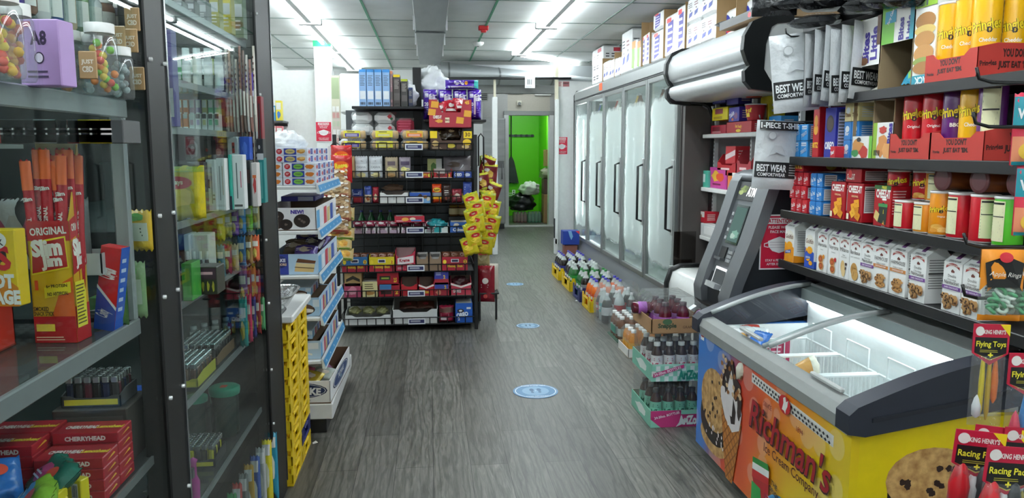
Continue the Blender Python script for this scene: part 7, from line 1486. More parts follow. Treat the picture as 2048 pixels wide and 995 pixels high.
# boxed devices
for (k_, p0, p1, yt, z, Y, c, F, l_) in (
 ('orn', 368, 400, 274, 1.555, 2.9, '#3f4243', [('blob', .5, .5, .4, .4, '#8a8d8e', 3), ('blob', .5, .5, .28, .28, '#2f3233', 4), ('e', .5, .5, .12, .12, '#9a9d9e')], 'black box with a grey ornate pattern'), ('blk', 401, 424, 280, 1.555, 2.95, '#2e3133', [('e', .5, .5, .12, .08, '#c23a3a')], 'plain black box with a small red mark'), ('red', 425, 446, 274, 1.555, 3.0, '#8a2238', [('r', .1, .5, .9, .9, '#a83a4c'), ('e', .5, .35, .3, .15, '#d98a80')], 'dark red device box beside the black one'),
 ('wht', 453, 475, 274, 1.555, 3.0, '#e9ebea', [('r', .45, .3, .7, .75, '#c23a30'), ('r', .5, .5, .65, .6, '#222')], 'white box with a red picture'), ('blu', 478, 499, 274, 1.555, 3.02, '#2a52b4', [('blob', .5, .5, .3, .3, '#4a72d0', 3)], 'blue device box'), ('dkw', 512, 526, 278, 1.555, 3.1, '#2c2e30', [('r', 0, 0, 1, .3, '#d9dada'), ('e', .4, .6, .15, .1, '#c9c9c9')], 'dark box with a white foot by the end post'),
 ('gry', 372, 392, 325, 1.387, 2.62, '#5d6062', [('lines', .1, .8, .9, .95, 1, '#aaa')], 'tall grey box below the ornate box'), ('gry2', 393, 408, 325, 1.387, 2.66, '#54575a', [('lines', .1, .8, .9, .95, 1, '#aaa')], 'second tall grey box next to the white pen boxes'), ('pen', 410, 430, 320, 1.387, 2.7, '#e4e6e5', [('r', .2, .45, .35, .62, '#555'), ('r', .5, .15, .62, .85, '#8a8d8f'), ('lines', .6, .2, .9, .35, 2, '#777')], 'white box with a pen picture, inner one'), ('pen2', 431, 449, 317, 1.387, 2.72, '#e9ebea', [('r', .3, .2, .42, .85, '#6a6d6f'), ('r', .65, .3, .75, .85, '#b9a48a')], 'white box with a pen picture, outer one'),
 ('tea', 455, 461, 310, 1.387, 2.76, '#1f9a8a', [('r', 0, 0, 1, .25, '#123')], 'narrow teal box'), ('pn3', 462, 486, 310, 1.387, 2.78, '#dfe3e4', [('r', .35, .2, .45, .85, '#5a6a6a'), ('r', .7, .4, .78, .7, '#c46a80'), ('lines', .1, .02, .9, .12, 1, '#555')], 'white box with two thin pictures'), ('drk', 488, 500, 322, 1.387, 2.95, '#3a3f42', [('r', .1, .5, .9, .8, '#6a4a4a')], 'dark box with a dull red window'), ('pnk', 501, 514, 326, 1.387, 2.9, '#dcd6d4', [('blob', .5, .5, .3, .2, '#c94a4a', 3), ('r', .2, .65, .8, .72, '#d9703a')], 'pale pack with a red spot'), ('te2', 516, 528, 316, 1.387, 3.1, '#2a8a8a', [('r', .3, .1, .6, .9, '#5fb0ac')], 'teal pack by the end post'), ('rd2', 368, 378, 366, 1.387, 2.42, '#e2e4e3', [('r', .4, .1, .9, .2, '#d9301f'), ('blob', .6, .35, .2, .08, '#222', 2)], 'small white pack with a red dot close to the middle post')):
 cab('dv' + k_, p0, p1, yt, z, Y, vbx(c, F), l_ + ' in the glass cabinet', 'product box', None, d=.05)
r_ = MB().box(-1.15, 2.85, 1.545, -.74, 3.2, 1.553, GS).ob('glass_riser'); [MB().box(-1.14 + q * .39, 2.86, 1.387, -1.135 + q * .39, 3.19, 1.545, GS).ob('foot', r_) for q in (0, 1)]; tag(r_, 'clear riser carrying the boxed devices', 'riser')
# shelf at z 1.15: white boxes, candy display, pouches
for (k_, p0, p1, yt, Y, c, F, l_) in (('wb1', 366, 378, 470, 2.6, '#dfe2e1', [('lines', .1, .3, .9, .6, 2, '#aaa')], 'plain white box, inner one on the candy shelf'), ('wb2', 380, 416, 470, 2.62, '#e4e6e5', [('r', .28, .05, .3, .95, '#c4c7c6'), ('r', .62, .05, .64, .95, '#c4c7c6')], 'row of plain white boxes shrink-wrapped together on the candy shelf'), ('gjb', 361, 383, 528, 2.32, '#3f9a3a', [('r', .1, .1, .9, .4, '#5fb85a')], 'bright green jar pack on the candy shelf'), ('gdb', 386, 434, 535, 2.42, '#2f3328', [('r', .05, .55, .95, .95, '#3f2a38'), ('lines', .1, .65, .9, .9, 1, '#d9b0b8')] + [('blob', .16 + i * .22, .3, .06, .2, '#a8a43a', i) for i in range(4)], 'dark display box with olive bottles printed on it')):
 cab(k_, p0, p1, yt, 1.152, Y, vbx(c, F), l_, 'product box', None, d=.09)
for i in range(4): cab('wl', 366 + i * 13, 376 + i * 13, 505, 1.152, 2.52, jarb('#3a3440', '#d9dcdc'), f'small dark bottle with a white label, {ORD[i]} from the middle post', 'bottle', 'small dark bottles', d=.03)
o = MB().prism([(-.95, .0), (-.74, .0), (-.74, .05), (-.86, .02)], 'y', 0, .004, C('#ecedea', .4)).ob('tray_front', loc=(0, 2.215, 1.152)); o.name = 'candy_tray'; MB().box(-.95, .005, 0, -.74, .09, .035, C('#4f8a4a', .5)).ob('tray_body', o); MB().art(lambda x, y, k: (-.95 + x, -k, y), .2, .04, [('t', 'DOMINO', .75, .35, .4, '#333', .4, 0, .05)]).ob('lettering', o); tag(o, 'white fronted slanted candy tray close to the middle post', 'tray')
rr = random.Random(21)
PC = ['#c9b83a', '#a8a03a', '#7a3aa0', '#4a8fc4', '#8ac43a', '#b9a878', '#5a8a9a', '#a02a4a', '#d9c49a', '#3a6fa0', '#8a6a3a', '#c9603a']
def pouch(c): return lambda w, h, d: bag('sweet_pouch', w, h, .035, c, [('r', .1, .6, .9, .8, '#e9e6da'), ('blob', .5, .35, .3, .2, '#d9c45a', 3)], seed=3)
k = 0
for i in range(12):
 p0 = 430 + (i % 6) * 14; Y = 2.75 + .075 * (i % 6); lo = i >= 6
 cab('po' + PC[i], p0, p0 + 17, (492 if lo else 425) + 5 * (i % 3) - (i % 6) * 6, 1.152 if lo else 1.27, Y + (0 if lo else .1), pouch(PC[i]), f'{"lower" if lo else "upper"} colourful sweet pouch on the candy shelf, {ORD[i % 6]} from the white boxes', 'sweets', 'sweet pouches on the candy shelf', d=.03)
r_ = MB().box(-.98, 2.8, 1.26, -.74, 3.45, 1.268, GS).ob('glass_riser'); [MB().box(-.97 + q * .22, 2.81, 1.152, -.965 + q * .22, 3.44, 1.26, GS).ob('foot', r_) for q in (0, 1)]; tag(r_, 'clear riser carrying the upper sweet pouches', 'riser')
# shelf at z .845
for i in range(4): cab('sil', 376 + i * 22, 392 + i * 22, 655, .847, 3.08 + .05 * i, jarb('#8a8d8e', '#c9cccd'), f'grey squeeze bottle in the dim shelf, {ORD[i]} from the middle post', 'bottle', 'grey squeeze bottles', d=.04)
BG2 = ['#7a5a8a', '#a03a3a', '#d98a3a', '#b03030', '#3a5fb0', '#2f8f8a', '#c23a5a', '#3a3a7a', '#8a2a2a', '#4a8a5a']
for i in range(10):
 p0 = 474 + (i % 5) * 9; Y = 2.95 + .07 * (i % 5); lo = i >= 5
 cab('q' + BG2[i], p0, p0 + 18, (590 if lo else 535) + 6 * (i % 2), .847 if lo else .98, Y + (0 if lo else .08), pouch(BG2[i]), f'{"lower" if lo else "upper"} bright bag on the shelf below the candy, {ORD[i % 5]} towards the end post', 'sweets', 'bright bags below the candy shelf', d=.03)
r_ = MB().box(-.98, 2.98, .97, -.74, 3.45, .978, GS).ob('glass_riser'); [MB().box(-.97 + q * .22, 2.99, .847, -.965 + q * .22, 3.44, .97, GS).ob('foot', r_) for q in (0, 1)]; tag(r_, 'clear riser carrying the upper bright bags', 'riser')
for i in range(4): cab('cone' + str(i), 440 + i * 7, 448 + i * 7, 660 - 6 * i, .847, 3.1 + .03 * i, pouch(('#d9d2b0', '#c9c08a', '#b93a3a', '#d9a84a')[i]), f'tall striped paper pack leaning on the shelf below the candy, {ORD[i]} from the bottles', 'paper pack', 'striped paper packs', d=.02)
put('blubag', crumple('blue_foil_pack', .06, .035, .012, '#2a5fd0', 5), (-.92, 2.42, .848), 'flat blue foil pack lying on the shelf below the candy', 'pack')
# lighters: each stands in its display tray
def lighter(c):
 def b():
  o = MB().box(-.009, -.006, 0, .009, .006, .055, C(c, .25), .004).ob('lighter'); MB().box(-.0085, -.0055, .055, .0085, .0055, .072, C('#c9ccce', .25, .9), .002).ob('hood', o); MB().lathe([(.004, -.004), (.004, .004)], C('#55585a', .3, .8), (0, 0, .07), 8, axis='y').ob('wheel', o); return o
 return b
def lighters(X0, Y0_, z, nx, ny, cols, nm, tc):
 w_, d_ = nx * .022 + .012, ny * .0165 + .012
 put('lt' + nm, tray('display_tray', w_, d_, .04, tc, '#333', .003, .03, F=[('r', .05, .2, .95, .7, '#e9dc3a' if tc != '#8a6a48' else '#caa87a')]), (X0, Y0_, z), f'lighter display tray {nm}', 'tray')
 for i in range(nx):
  for j in range(ny): put('li' + cols[(i + j) % len(cols)], lighter(cols[(i + j) % len(cols)]), (X0 - w_ / 2 + .017 + i * .022, Y0_ - d_ / 2 + .014 + j * .0165, z + .0045), f'lighter in the tray {nm}, {ORD[i]} across, {ORD[j]} row back', 'lighter', 'lighters ' + nm)
lighters(-.818, 2.83, .847, 6, 14, ['#1d1e20', '#26282a'], 'on the shelf with the squeeze bottles', '#8a6a48')
lighters(-.80, 2.56, .847, 5, 12, ['#6a4a34', '#5a3a2a', '#2a2a2c'], 'nearest the middle post', '#c9c43a')
lighters(-.825, 2.72, .502, 6, 8, ['#1d1e20', '#3a3c1e', '#c9c43a'], 'on the lowest glass shelf', '#2a2c2e')
lighters(-.86, 2.04, .95, 6, 6, ['#2a3050', '#3a3a3c', '#5a2a34', '#26282a'], 'behind the red candy boxes', '#4a4c4e')
bx_ = MB().box(-.95, 1.97, .80, -.77, 2.12, .949, C('#4a4440', .6), .003).ob('riser_box'); MB().box(-.94, 1.968, .82, -.78, 1.97, .93, '#5a5450').ob('front_label', bx_); tag(bx_, 'dark riser box under the lighters behind the red candy boxes', 'box')
# lowest shelf: green jar, tools, bags
o = MB().lathe([(.05, 0), (.052, .01), (.052, .15), (.045, .16)], C('#14332c', .15), n=24).ob('green_lidded_jar', loc=(-.80, 2.98, .502)); MB().lathe([(.056, .16), (.058, .17), (.058, .185), (.05, .19), (0, .19)], C('#1f9a7a', .35), n=24).ob('lid', o); MB().box(-.012, -.02, .19, .012, .01, .1905, '#e0503a').ob('price_sticker', o); tag(o, 'dark jar with a bright green lid on the lowest glass shelf', 'jar')
o = MB().lathe([(.04, 0), (.04, .12)], C('#17352e', .2), n=20).ob('green_lidded_jar', loc=(-.92, 3.02, .502)); MB().lathe([(.044, .12), (.044, .14), (0, .14)], C('#1f9a7a', .35), n=20).ob('lid', o); tag(o, 'smaller green lidded jar behind the bright green one', 'jar')
for i in range(3):
 o = MB().lathe([(.016, 0), (.018, .06), (.01, .08), (.01, .12), (.014, .13), (.0, .14)], C(('#2a2c2e', '#232527', '#c23a9a')[i], .25), n=14).ob('torch_lighter', loc=(-.84 + .045 * i, 2.30 + .05 * i, .502)); MB().box(-.006, -.026, .08, .006, -.008, .11, '#55585a').ob('trigger', o); tag(o, ('black torch lighter nearest the middle post', 'black torch lighter between the other two', 'pink torch lighter on the lowest glass shelf')[i], 'lighter')
put('cap', crumple('grey_pack', .07, .05, .03, '#7a7d7e', 6), (-.83, 2.42, .503), 'grey moulded pack beside the torch lighters', 'pack')
for i in range(12):
 c = ('#3a8fc0', '#c9c43a', '#d9dcdc', '#5a3aa0', '#3aa35a', '#c23a3a', '#8a8d8e', '#d9a83a', '#3a5fb0', '#b9bcbc', '#e0d23a', '#2a8fb0')[i]
 cab(f'lw{i}', 395 + i * 12, 416 + i * 12, 890 - i * 14 + 20 * (i % 2), .077, 2.35 + .085 * i, lambda w, h, d, c=c: bag('blister_pack', w, min(h, .3), .04, c, [('blob', .5, .5, .3, .2, '#e9e6da', 3), ('r', .1, .8, .9, .95, '#e6e6e6')], seed=4), f'blister pack at the bottom of the glass cabinet, {ORD[i]} from the middle post', 'blister pack', 'blister packs at the bottom', d=.03)
o = MB().box(-.98, 2.3, .077, -.75, 2.55, .12, C('#dfe2e2', .4), .004).ob('white_box'); MB().box(-.97, 2.31, .12, -.76, 2.54, .2, C('#4a5a3a', .5), .003).ob('green_tray', o); tag(o, 'white box with a green tray at the bottom of the glass cabinet', 'box')

# --- bay one ------------------------------------------------------------------
zu = 1.713
put('dx', card('product_box', .075, .05, .118, '#b896d0', F=[('t', 'A8', .5, .72, .2, '#3a2a4a', .4, 0, .04), ('e', .5, .42, .12, .09, '#3a2a4a'), ('e', .5, .42, .09, .07, '#e6dcf0'), ('lines', .2, .1, .8, .25, 2, '#4a3a5a'), ('r', .1, .88, .35, .96, '#c24a6a')]), (at(82, 150, y=1.5).x, 1.53, zu), 'lilac product box on the upper cabinet shelf', 'product box', rz=-6)
def gjar(cols, r=.032, h=.095, lid='#ecebe8'):
 def b():
  o = MB().lathe([(r * .9, 0), (r, .006), (r, h), (r * .85, h + .008)], GL('#f0f4f4', 1.5, .02, .08), n=18).ob('sweet_jar'); MB().lathe([(r * .9, h + .008), (r * .9, h + .028), (0, h + .028)], C(lid, .35), n=18).ob('lid', o)
  rr = random.Random(h);
  for i in range(26):
   a = rr.uniform(0, 6.28); q = rr.uniform(0, r * .75); g = MB(); s_ = .0085
   g.lathe([(0, -s_), (s_ * .7, -s_ * .7), (s_, 0), (s_ * .7, s_ * .7), (0, s_)], C(cols[i % len(cols)], .35), (q * math.cos(a), q * math.sin(a), .012 + (i / 26) * (h - .02)), 8); g.ob('gummy', o)
  return o
 return b
for i, (px_, Yq, cols, h, l_) in enumerate(((12, 1.35, ['#e9b83a', '#d9503a', '#e9d04a'], .11, 'jar of yellow and red gummies at the picture edge'), (36, 1.42, ['#d9503a', '#e9a03a', '#c2303a'], .1, 'jar of red and orange gummies beside the lilac box'), (138, 1.72, ['#c9803a', '#b9602a'], .1, 'jar of amber gummies on the upper cabinet shelf'), (182, 1.76, ['#dfe6e6', '#8ab8c9', '#e9e9e4'], .1, 'jar of white and blue gummies'), (207, 1.72, ['#e98a3a', '#7ac43a', '#e9d04a', '#e0503a'], .115, 'jar of rainbow gummies near the end of the shelf'), (240, 1.9, ['#b9c9c9', '#8a9a9a'], .09, 'jar of grey sweets at the end of the shelf'))):
 put(f'gj{i}', gjar(cols, h=h), (at(px_, 190, y=Yq).x, Yq, zu), l_, 'jar', 'gummy jars on the upper cabinet shelf')
for i in range(9):
 Yq = 1.48 + .07 * i; c = ('#5a4a9a', '#8a6a5a', '#d9dcdc', '#3a5a8a', '#b9a88a', '#6a8a5a', '#c9cccd', '#7a5a4a', '#4a4c5a')[i]
 put('ub' + c, jarb(c, '#e6e6e2')(.06, .12, 0), (at(20 + 27 * i, 100, y=Yq + .1).x, Yq + .1, 1.862), f'labelled tub in the upper row of the first bay, {ORD[i]} from the picture edge', 'tub', 'labelled tubs in the upper row')
r_ = MB().box(-1.31, 1.45, 1.85, -.80, 1.99, 1.86, GS).ob('glass_riser'); [MB().box(-1.30 + q * .49, 1.46, zu, -1.295 + q * .49, 1.98, 1.85, GS).ob('foot', r_) for q in (0, 1)]; tag(r_, 'clear riser carrying the labelled tubs', 'riser')
for i in range(8):
 c = ('#4a5a9a', '#d9c43a', '#8a8d8e', '#2a2c2e', '#c9b83a', '#5a5d5e', '#3a3c3e', '#b9c43a')[i]; Yq = 1.65 + .045 * i
 put('uh' + c, bag('snack_pouch', .075, .12, .03, c, [('r', .1, .5, .9, .8, '#d9dad6'), ('lines', .2, .2, .8, .45, 3, '#ccc')], 5), (at(40 + 30 * i, 10, y=Yq).x, Yq, 2.02), f'pouch in the topmost row of the first bay, {ORD[i]} from the picture edge', 'pouch', 'pouches in the topmost row')
r_ = MB().box(-1.35, 1.5, 2.005, -.78, 2.02, 2.015, GS).ob('glass_riser'); [MB().box(-1.34 + q * .55, 1.51, zu, -1.335 + q * .55, 2.0, 2.005, GS).ob('foot', r_) for q in (0, 1)]; tag(r_, 'clear high riser carrying the topmost pouches', 'riser')
for i, (px_, py_, Yq) in enumerate(((237, 100, 1.93), (262, 105, 1.96), (266, 62, 1.98), (276, 180, 1.99), (178, 158, 1.66))):
 q = at(px_, py_, y=Yq); o = put('tg', card('hang_tag', .035, .004, .055, '#b9966a', F=[('t', 'JUST', .5, .6, .2, '#efe6d6', .8, 0, .04), ('t', 'CBD', .5, .35, .2, '#efe6d6', .6, 0, .04)]), (q.x, Yq, q.z), f'kraft brown hang tag card in the first bay, {ORD[i]} counted down from the upper shelf', 'tag', 'kraft brown hang tags')
# serving hatch goods
zs = 1.178
def sjbox():
 w, d, h = .09, .06, .268; t = .003; m = MB(); Yc = C('#e0b51c', .35)
 m.box(-w / 2, -d / 2, 0, w / 2, d / 2, t, Yc); m.box(-w / 2, d / 2 - t, 0, w / 2, d / 2, .44, C('#e6d9a8', .5)); m.prism([(-w / 2, 0), (w / 2, 0), (w / 2, h), (-w / 2, h - .02)], 'y', -d / 2, -d / 2 + t, Yc)
 m.prism([(-d / 2, 0), (d / 2, 0), (d / 2, .44), (-d / 2 + .01, h + .02), (-d / 2, h)], 'x', w / 2 - t, w / 2, C('#dca81a', .35)); m.box(-w / 2, -d / 2, 0, -w / 2 + t, d / 2, h, Yc)
 R_ = '#b3161c'
 F = [('r', 0, 0, 1, .22, R_), ('p', [(0, .22), (.6, .22), (1, .34), (1, .22)], '#c8421a'), ('p', [(.45, .22), (1, .22), (1, .55), (.75, .5)], '#d9621a'), ('r', 0, .84, 1, 1, R_), ('t', 'ORIGINAL', .5, .92, .06, '#f4efe6', .86, 4, .03), ('p', [(.04, .56), (.94, .62), (.9, .88), (.08, .83)], '#f0dc2a'), ('p', [(.07, .575), (.91, .63), (.87, .865), (.11, .815)], R_), ('t', 'Slim', .44, .785, .125, '#f4efe6', .72, 5, .06), ('t', 'Jim', .54, .665, .125, '#f4efe6', .62, 5, .06), ('p', [(.32, .46), (.95, .51), (.95, .42), (.32, .37)], '#f0dc2a'), ('t', '6g PROTEIN', .62, .47, .035, '#3a2a10', .5, 4, .03), ('t', 'NO ARTIFICIAL', .64, .41, .03, '#3a2a10', .5, 4, .02), ('t', 'SMOKED', .22, .285, .035, '#2a1a10', .36, 0, .02), ('t', 'SNACK STICK', .28, .245, .035, '#2a1a10', .48, 0, .02), ('lines', .06, .02, .9, .06, 2, '#e9c9a8'), ('r', .08, .1, .52, .16, '#e9d23a'), ('r', .12, .44, .2, .52, '#e2501f')]
 m.art(lambda x, y, k: (x - w / 2, -d / 2 - k, y), w, h, F)
 S = [('r', 0, 0, 1, .3, R_), ('p', [(0, .84), (1, .92), (1, 1.1), (0, 1)], R_), ('t', 'ORIGINAL', .5, .95, .06, '#f4efe6', .8, 5, .03), ('p', [(.04, .56), (1, .62), (1, .88), (.06, .83)], R_), ('t', 'Slim', .5, .785, .125, '#f4efe6', .8, 5, .06), ('t', 'Jim', .56, .665, .125, '#f4efe6', .66, 5, .06), ('r', .05, .12, .75, .5, '#efe03a'), ('lines', .08, .14, .7, .48, 12, '#5a4a20')]
 m.art(lambda x, y, k: (w / 2 + k, x - d / 2, y), d, h, S)
 return m.ob('snack_stick_box')
sj = at(106, 685, z=zs); put('sj', sjbox, (sj.x + .010, sj.y + .03, zs), 'tall yellow and red open box of snack sticks on the acrylic counter', 'snack box', rz=-4)
def stick():
 o = bag('snack_stick', .024, .39, .012, '#b81c2a', [('r', 0, .84, 1, 1, '#e0601f'), ('t', 'ORIGINAL', .5, .62, .022, '#f2e9e2', 5, 90, .02), ('t', 'Slim', .5, .79, .022, '#f2e9e2', .9, 10, .04)], 3)(); return o
for i in range(12):
 put('stk', stick, (sj.x - .020 + .0205 * (i % 4), sj.y + .012 + .015 * (i // 4), zs + .006 + .012 * ((i * 5) % 3)), f'red meat snack stick in the yellow box, {ORD[i // 4]} row, {ORD[i % 4]} from the far side', 'snack stick', 'meat snack sticks', rz=-4, ry=(-2, 1, 3)[i % 3])
q = at(28, 605, z=1.28); o = put('hot', card('snack_box', .13, .035, .155, '#e6c01c', F=[('p', [(0, 0), (1, 0), (1, .25), (.7, .45), (.4, .3), (0, .5)], '#d9821a'), ('t', "B'S", .62, .62, .3, '#1a1010', .6, 6, .1), ('t', "B'S", .62, .62, .3, '#c8202a', .6, 6, .04), ('t', 'HOT', .7, .33, .17, '#f4f0e6', .5, 0, .06), ('t', 'SAUSAGE', .58, .12, .17, '#f4f0e6', .9, 0, .06), ('e', .68, .86, .2, .12, '#f4f0e6'), ('t', 'NO', .68, .9, .08, '#2a1a10', .2, 8, .03), ('t', 'PORK', .68, .82, .08, '#2a1a10', .3, 8, .03)]), (at(-2, 605, y=1.60).x - .030, 1.64, zs + .108), 'yellow hot sausage box on the acrylic counter beside the snack sticks', 'snack box', None, rz=-8)
o = tray('sausage_tray', .2, .16, .1, '#c9301f', '#8a2a1a', .004, .06)(); o.location = (-1.0, 1.66, zs); tag(o, 'open red tray of wrapped sausages under the yellow hot sausage box', 'tray')
m = MB(); m.box(-.095, -.075, .096, .095, .075, .1, C('#c9b48a', .6)); m.grid(lambda u, v: (.045 + .055 * math.sin(u * math.pi / 2), -.085 - .02 * math.sin(v * 3), .01 + v * .08), 8, 6, C('#c4ab80', .6)); m.ob('carton_flap', o)
for i in range(5): put('sau', bag('wrapped_sausage', .15, .028, .022, '#a8302a', [('blob', .5, .5, .4, .3, '#d98a6a', 2)], 2, crimp=False), (-1.0, 1.60 + .03 * i, zs + .012), f'wrapped red sausage in the tray, {ORD[i]} row back', 'sausage', 'wrapped sausages')
q = at(205, 660, z=zs); put('col', card('toothpaste_box', .05, .035, .2, '#c8161f', F=[('p', [(0, 0), (1, 0), (1, .25), (0, .5)], '#1f4aa8'), ('p', [(0, .5), (1, .25), (1, .29), (0, .54)], '#f2f2f2'), ('t', 'Colgate', .52, .68, .3, '#f4f2ee', .5, 80, .04), ('t', 'Cavity', .45, .2, .2, '#f4f2ee', .35, 76, .02)], R=[('r', 0, 0, 1, 1, '#1f5ac0'), ('lines', .2, .2, .8, .9, 6, '#c9d6f0')]), (q.x + .005, q.y + .02, zs), 'red and blue toothpaste box tilted on the acrylic counter', 'toothpaste', ry=9, rz=-10)
for i, (px_, Yq, c, l_) in enumerate(((232, 1.9, '#3f6a34', 'green herb pouch behind the toothpaste'), (272, 1.99, '#8aa878', 'pale green herb pouch beside the middle post'), (282, 2.0, '#c9a82a', 'yellow pack hanging beside the middle post'))):
 q = at(px_, 645 if i < 2 else 500, y=Yq); put(f'hb{i}', bag('herb_pouch', .065, .14 if i < 2 else .1, .03, c, [('r', .1, .25, .9, .7, '#b9c4b0' if i else '#4a7a3a'), ('lines', .15, .35, .85, .6, 3, '#3a4a34'), ('blob', .5, .85, .35, .1, '#4a9a3a', 3)], 3), (q.x, Yq, zs + .002 if i < 2 else q.z), l_, 'pouch', rz=-8)
# dim goods behind the hatch
for i in range(10):
 c = ('#b8342f', '#2a2a2c', '#c9cccc', '#e9e9e6', '#1f2022', '#a8232a', '#8a8d8f', '#3a3c3e', '#d9c83a', '#4a4c4e')[i]
 put('hr' + c, card('long_box', .07, .1, .05, c, F=[('lines', .1, .3, .9, .7, 2, '#e6dada')]), (at(20 + 22 * i, 240, y=1.75).x - .0, 1.78, 1.611), f'small box on the inner hatch shelf, {ORD[i]} from the picture edge', 'box', 'boxes on the inner hatch shelf')
for i in range(6):
 c = ('#2a2426', '#3a3034', '#d9dcdc', '#2f2a30', '#c9b8a0', '#55585a')[i]
 put('hd' + c, bag('hanging_pack', .09, .17, .04, c, [('blob', .5, .5, .3, .3, '#b04a6a' if i % 2 else '#c9c4bc', 3)], 3), (at(15 + 35 * i, 400, y=1.9).x - .06, 1.9, 1.315), f'dark pack behind the snack sticks, {ORD[i]} from the picture edge', 'pack', 'dark packs behind the hatch')
o = tray('clear_tub', .09, .09, .05, '#c9cccc', '#b9bcbc', .003)(); o.location = (at(190, 410, y=1.93).x, 1.94 - .06, 1.312); MB().lathe([(.02, .004), (.035, .02), (.02, .035), (0, .04)], C('#8a5a40', .5), (0, 0, 0), 12).ob('nuts', o); tag(o, 'small clear tub of brown sweets behind the snack sticks', 'tub')
# lower shelf: red candy boxes, yellow gum boxes, bright bags
zl = .80
RCH = [('t', 'CHERRYHEAD', .5, .5, .4, '#f2e4e0', .8, 0, .05)]
rcb = card('candy_box', .15, .085, .026, '#a81c2c', F=RCH, T=[('t', 'CHERRYHEAD', .35, .5, .22, '#f2e4e0', .5, 0, .05), ('t', 'Lemonhead', .78, .5, .22, '#f0d23a', .4, 0, .05)], R=[('p', [(.2, .4), (.8, .5), (.7, .7)], '#e9c23a')])
for c_ in range(4):
 for r_ in range(5 if c_ else 4): put('rcb', rcb, (-.82 if c_ < 2 else -.98, 1.80 + .09 * (c_ % 2) + (.0 if c_ < 2 else .02), zl + r_ * .0265), f'red candy box, {ORD[r_]} layer up, {("front aisle", "back aisle", "front inner", "back inner")[c_]} pile on the lower cabinet shelf', 'candy box', 'red candy boxes')
ycb = card('gum_box', .05, .06, .022, '#e2cf1c', F=[('lines', .1, .3, .9, .7, 1, '#8a7a10')])
for i in range(7): put('ycb', ycb, (-.80 - .055 * (i % 2), 1.62 + .012 * (i % 2), zl + (i // 2) * .0225), f'yellow gum box, {ORD[i // 2]} layer up, {"aisle" if i % 2 == 0 else "inner"} pile', 'gum box', 'yellow gum boxes')
put('yst', card('gum_box', .055, .025, .08, '#e2cf1c', F=[('r', .55, .1, .85, .9, '#e9e9ea'), ('bars', .58, .5, .82, .85, '#333')]), (-.79, 1.715, zl), 'yellow box standing on end with a barcode before the red candy boxes', 'gum box', rz=-20)
for i, (x, y, z, c, l_) in enumerate(((-.92, 1.62, .07, '#2a6ab8', 'bright blue sweet bag lying on the lower cabinet shelf'), (-.99, 1.55, .05, '#3a4ab0', 'blue crumpled sweet bag behind the bright blue one'), (-.95, 1.50, .03, '#6a3a8a', 'violet sweet bag in front of the blue ones'), (-.85, 1.66, .06, '#1f6a5a', 'dark green sweet bag with a light picture'), (-.86, 1.60, .045, '#8ab83a', 'lime and blue sweet bag by the yellow gum boxes'), (-1.08, 1.5, .03, '#6a1f24', 'dark red sweet bag at the picture edge'), (-1.04, 1.40, .02, '#3a5a2a', 'dark green sweet bag low at the picture edge'))):
 put('swb' + c, bag('sweet_bag', .13, .1, .045, c, [('blob', .45, .5, .3, .25, '#4a9ad0' if i in (0, 1, 4) else '#b9407a', 3), ('e', .7, .6, .12, .15, '#e0503a'), ('lines', .2, .3, .6, .5, 2, '#e6e6f0')], seed=i), (x, y, zl + z), l_, 'sweets', None, rx=-52, rz=(30, -25, 10, -50, -70, 15, 40)[i])
o = tray('sweet_tray', .17, .11, .06, '#d9c4c8', '#e6e2e0', .003, .05, F=[('t', 'ALTOIDS', .5, .5, .4, '#b0303a', .8, 0, .04)])(); o.location = (-.90, 1.46, zl); o.rotation_euler.z = -.3
for i in range(3): MB().box(-.07 + .048 * i, -.035, .02, -.03 + .048 * i, .035, .05, C('#dfe2e4', .3, .4), .008).ob('mint_tin', o)
tag(o, 'pale open tray of white mint tins on the lower cabinet shelf', 'tray')
put('bic', card('yellow_carton', .07, .05, .05, '#e2cf1c', F=[('t', 'bic', .6, .5, .5, '#1a1a1a', .6, 0, .06)]), (-.79, 1.50, zl), 'yellow carton with black lettering at the front of the lower cabinet shelf', 'carton', rz=-15)
put('kraft', card('kraft_carton', .2, .2, .16, '#4a3a30', T=[('r', .1, .1, .9, .9, '#5a4a3c')]), (-.86, 1.86, .452), 'dark brown carton on the shelf under the candy', 'carton')
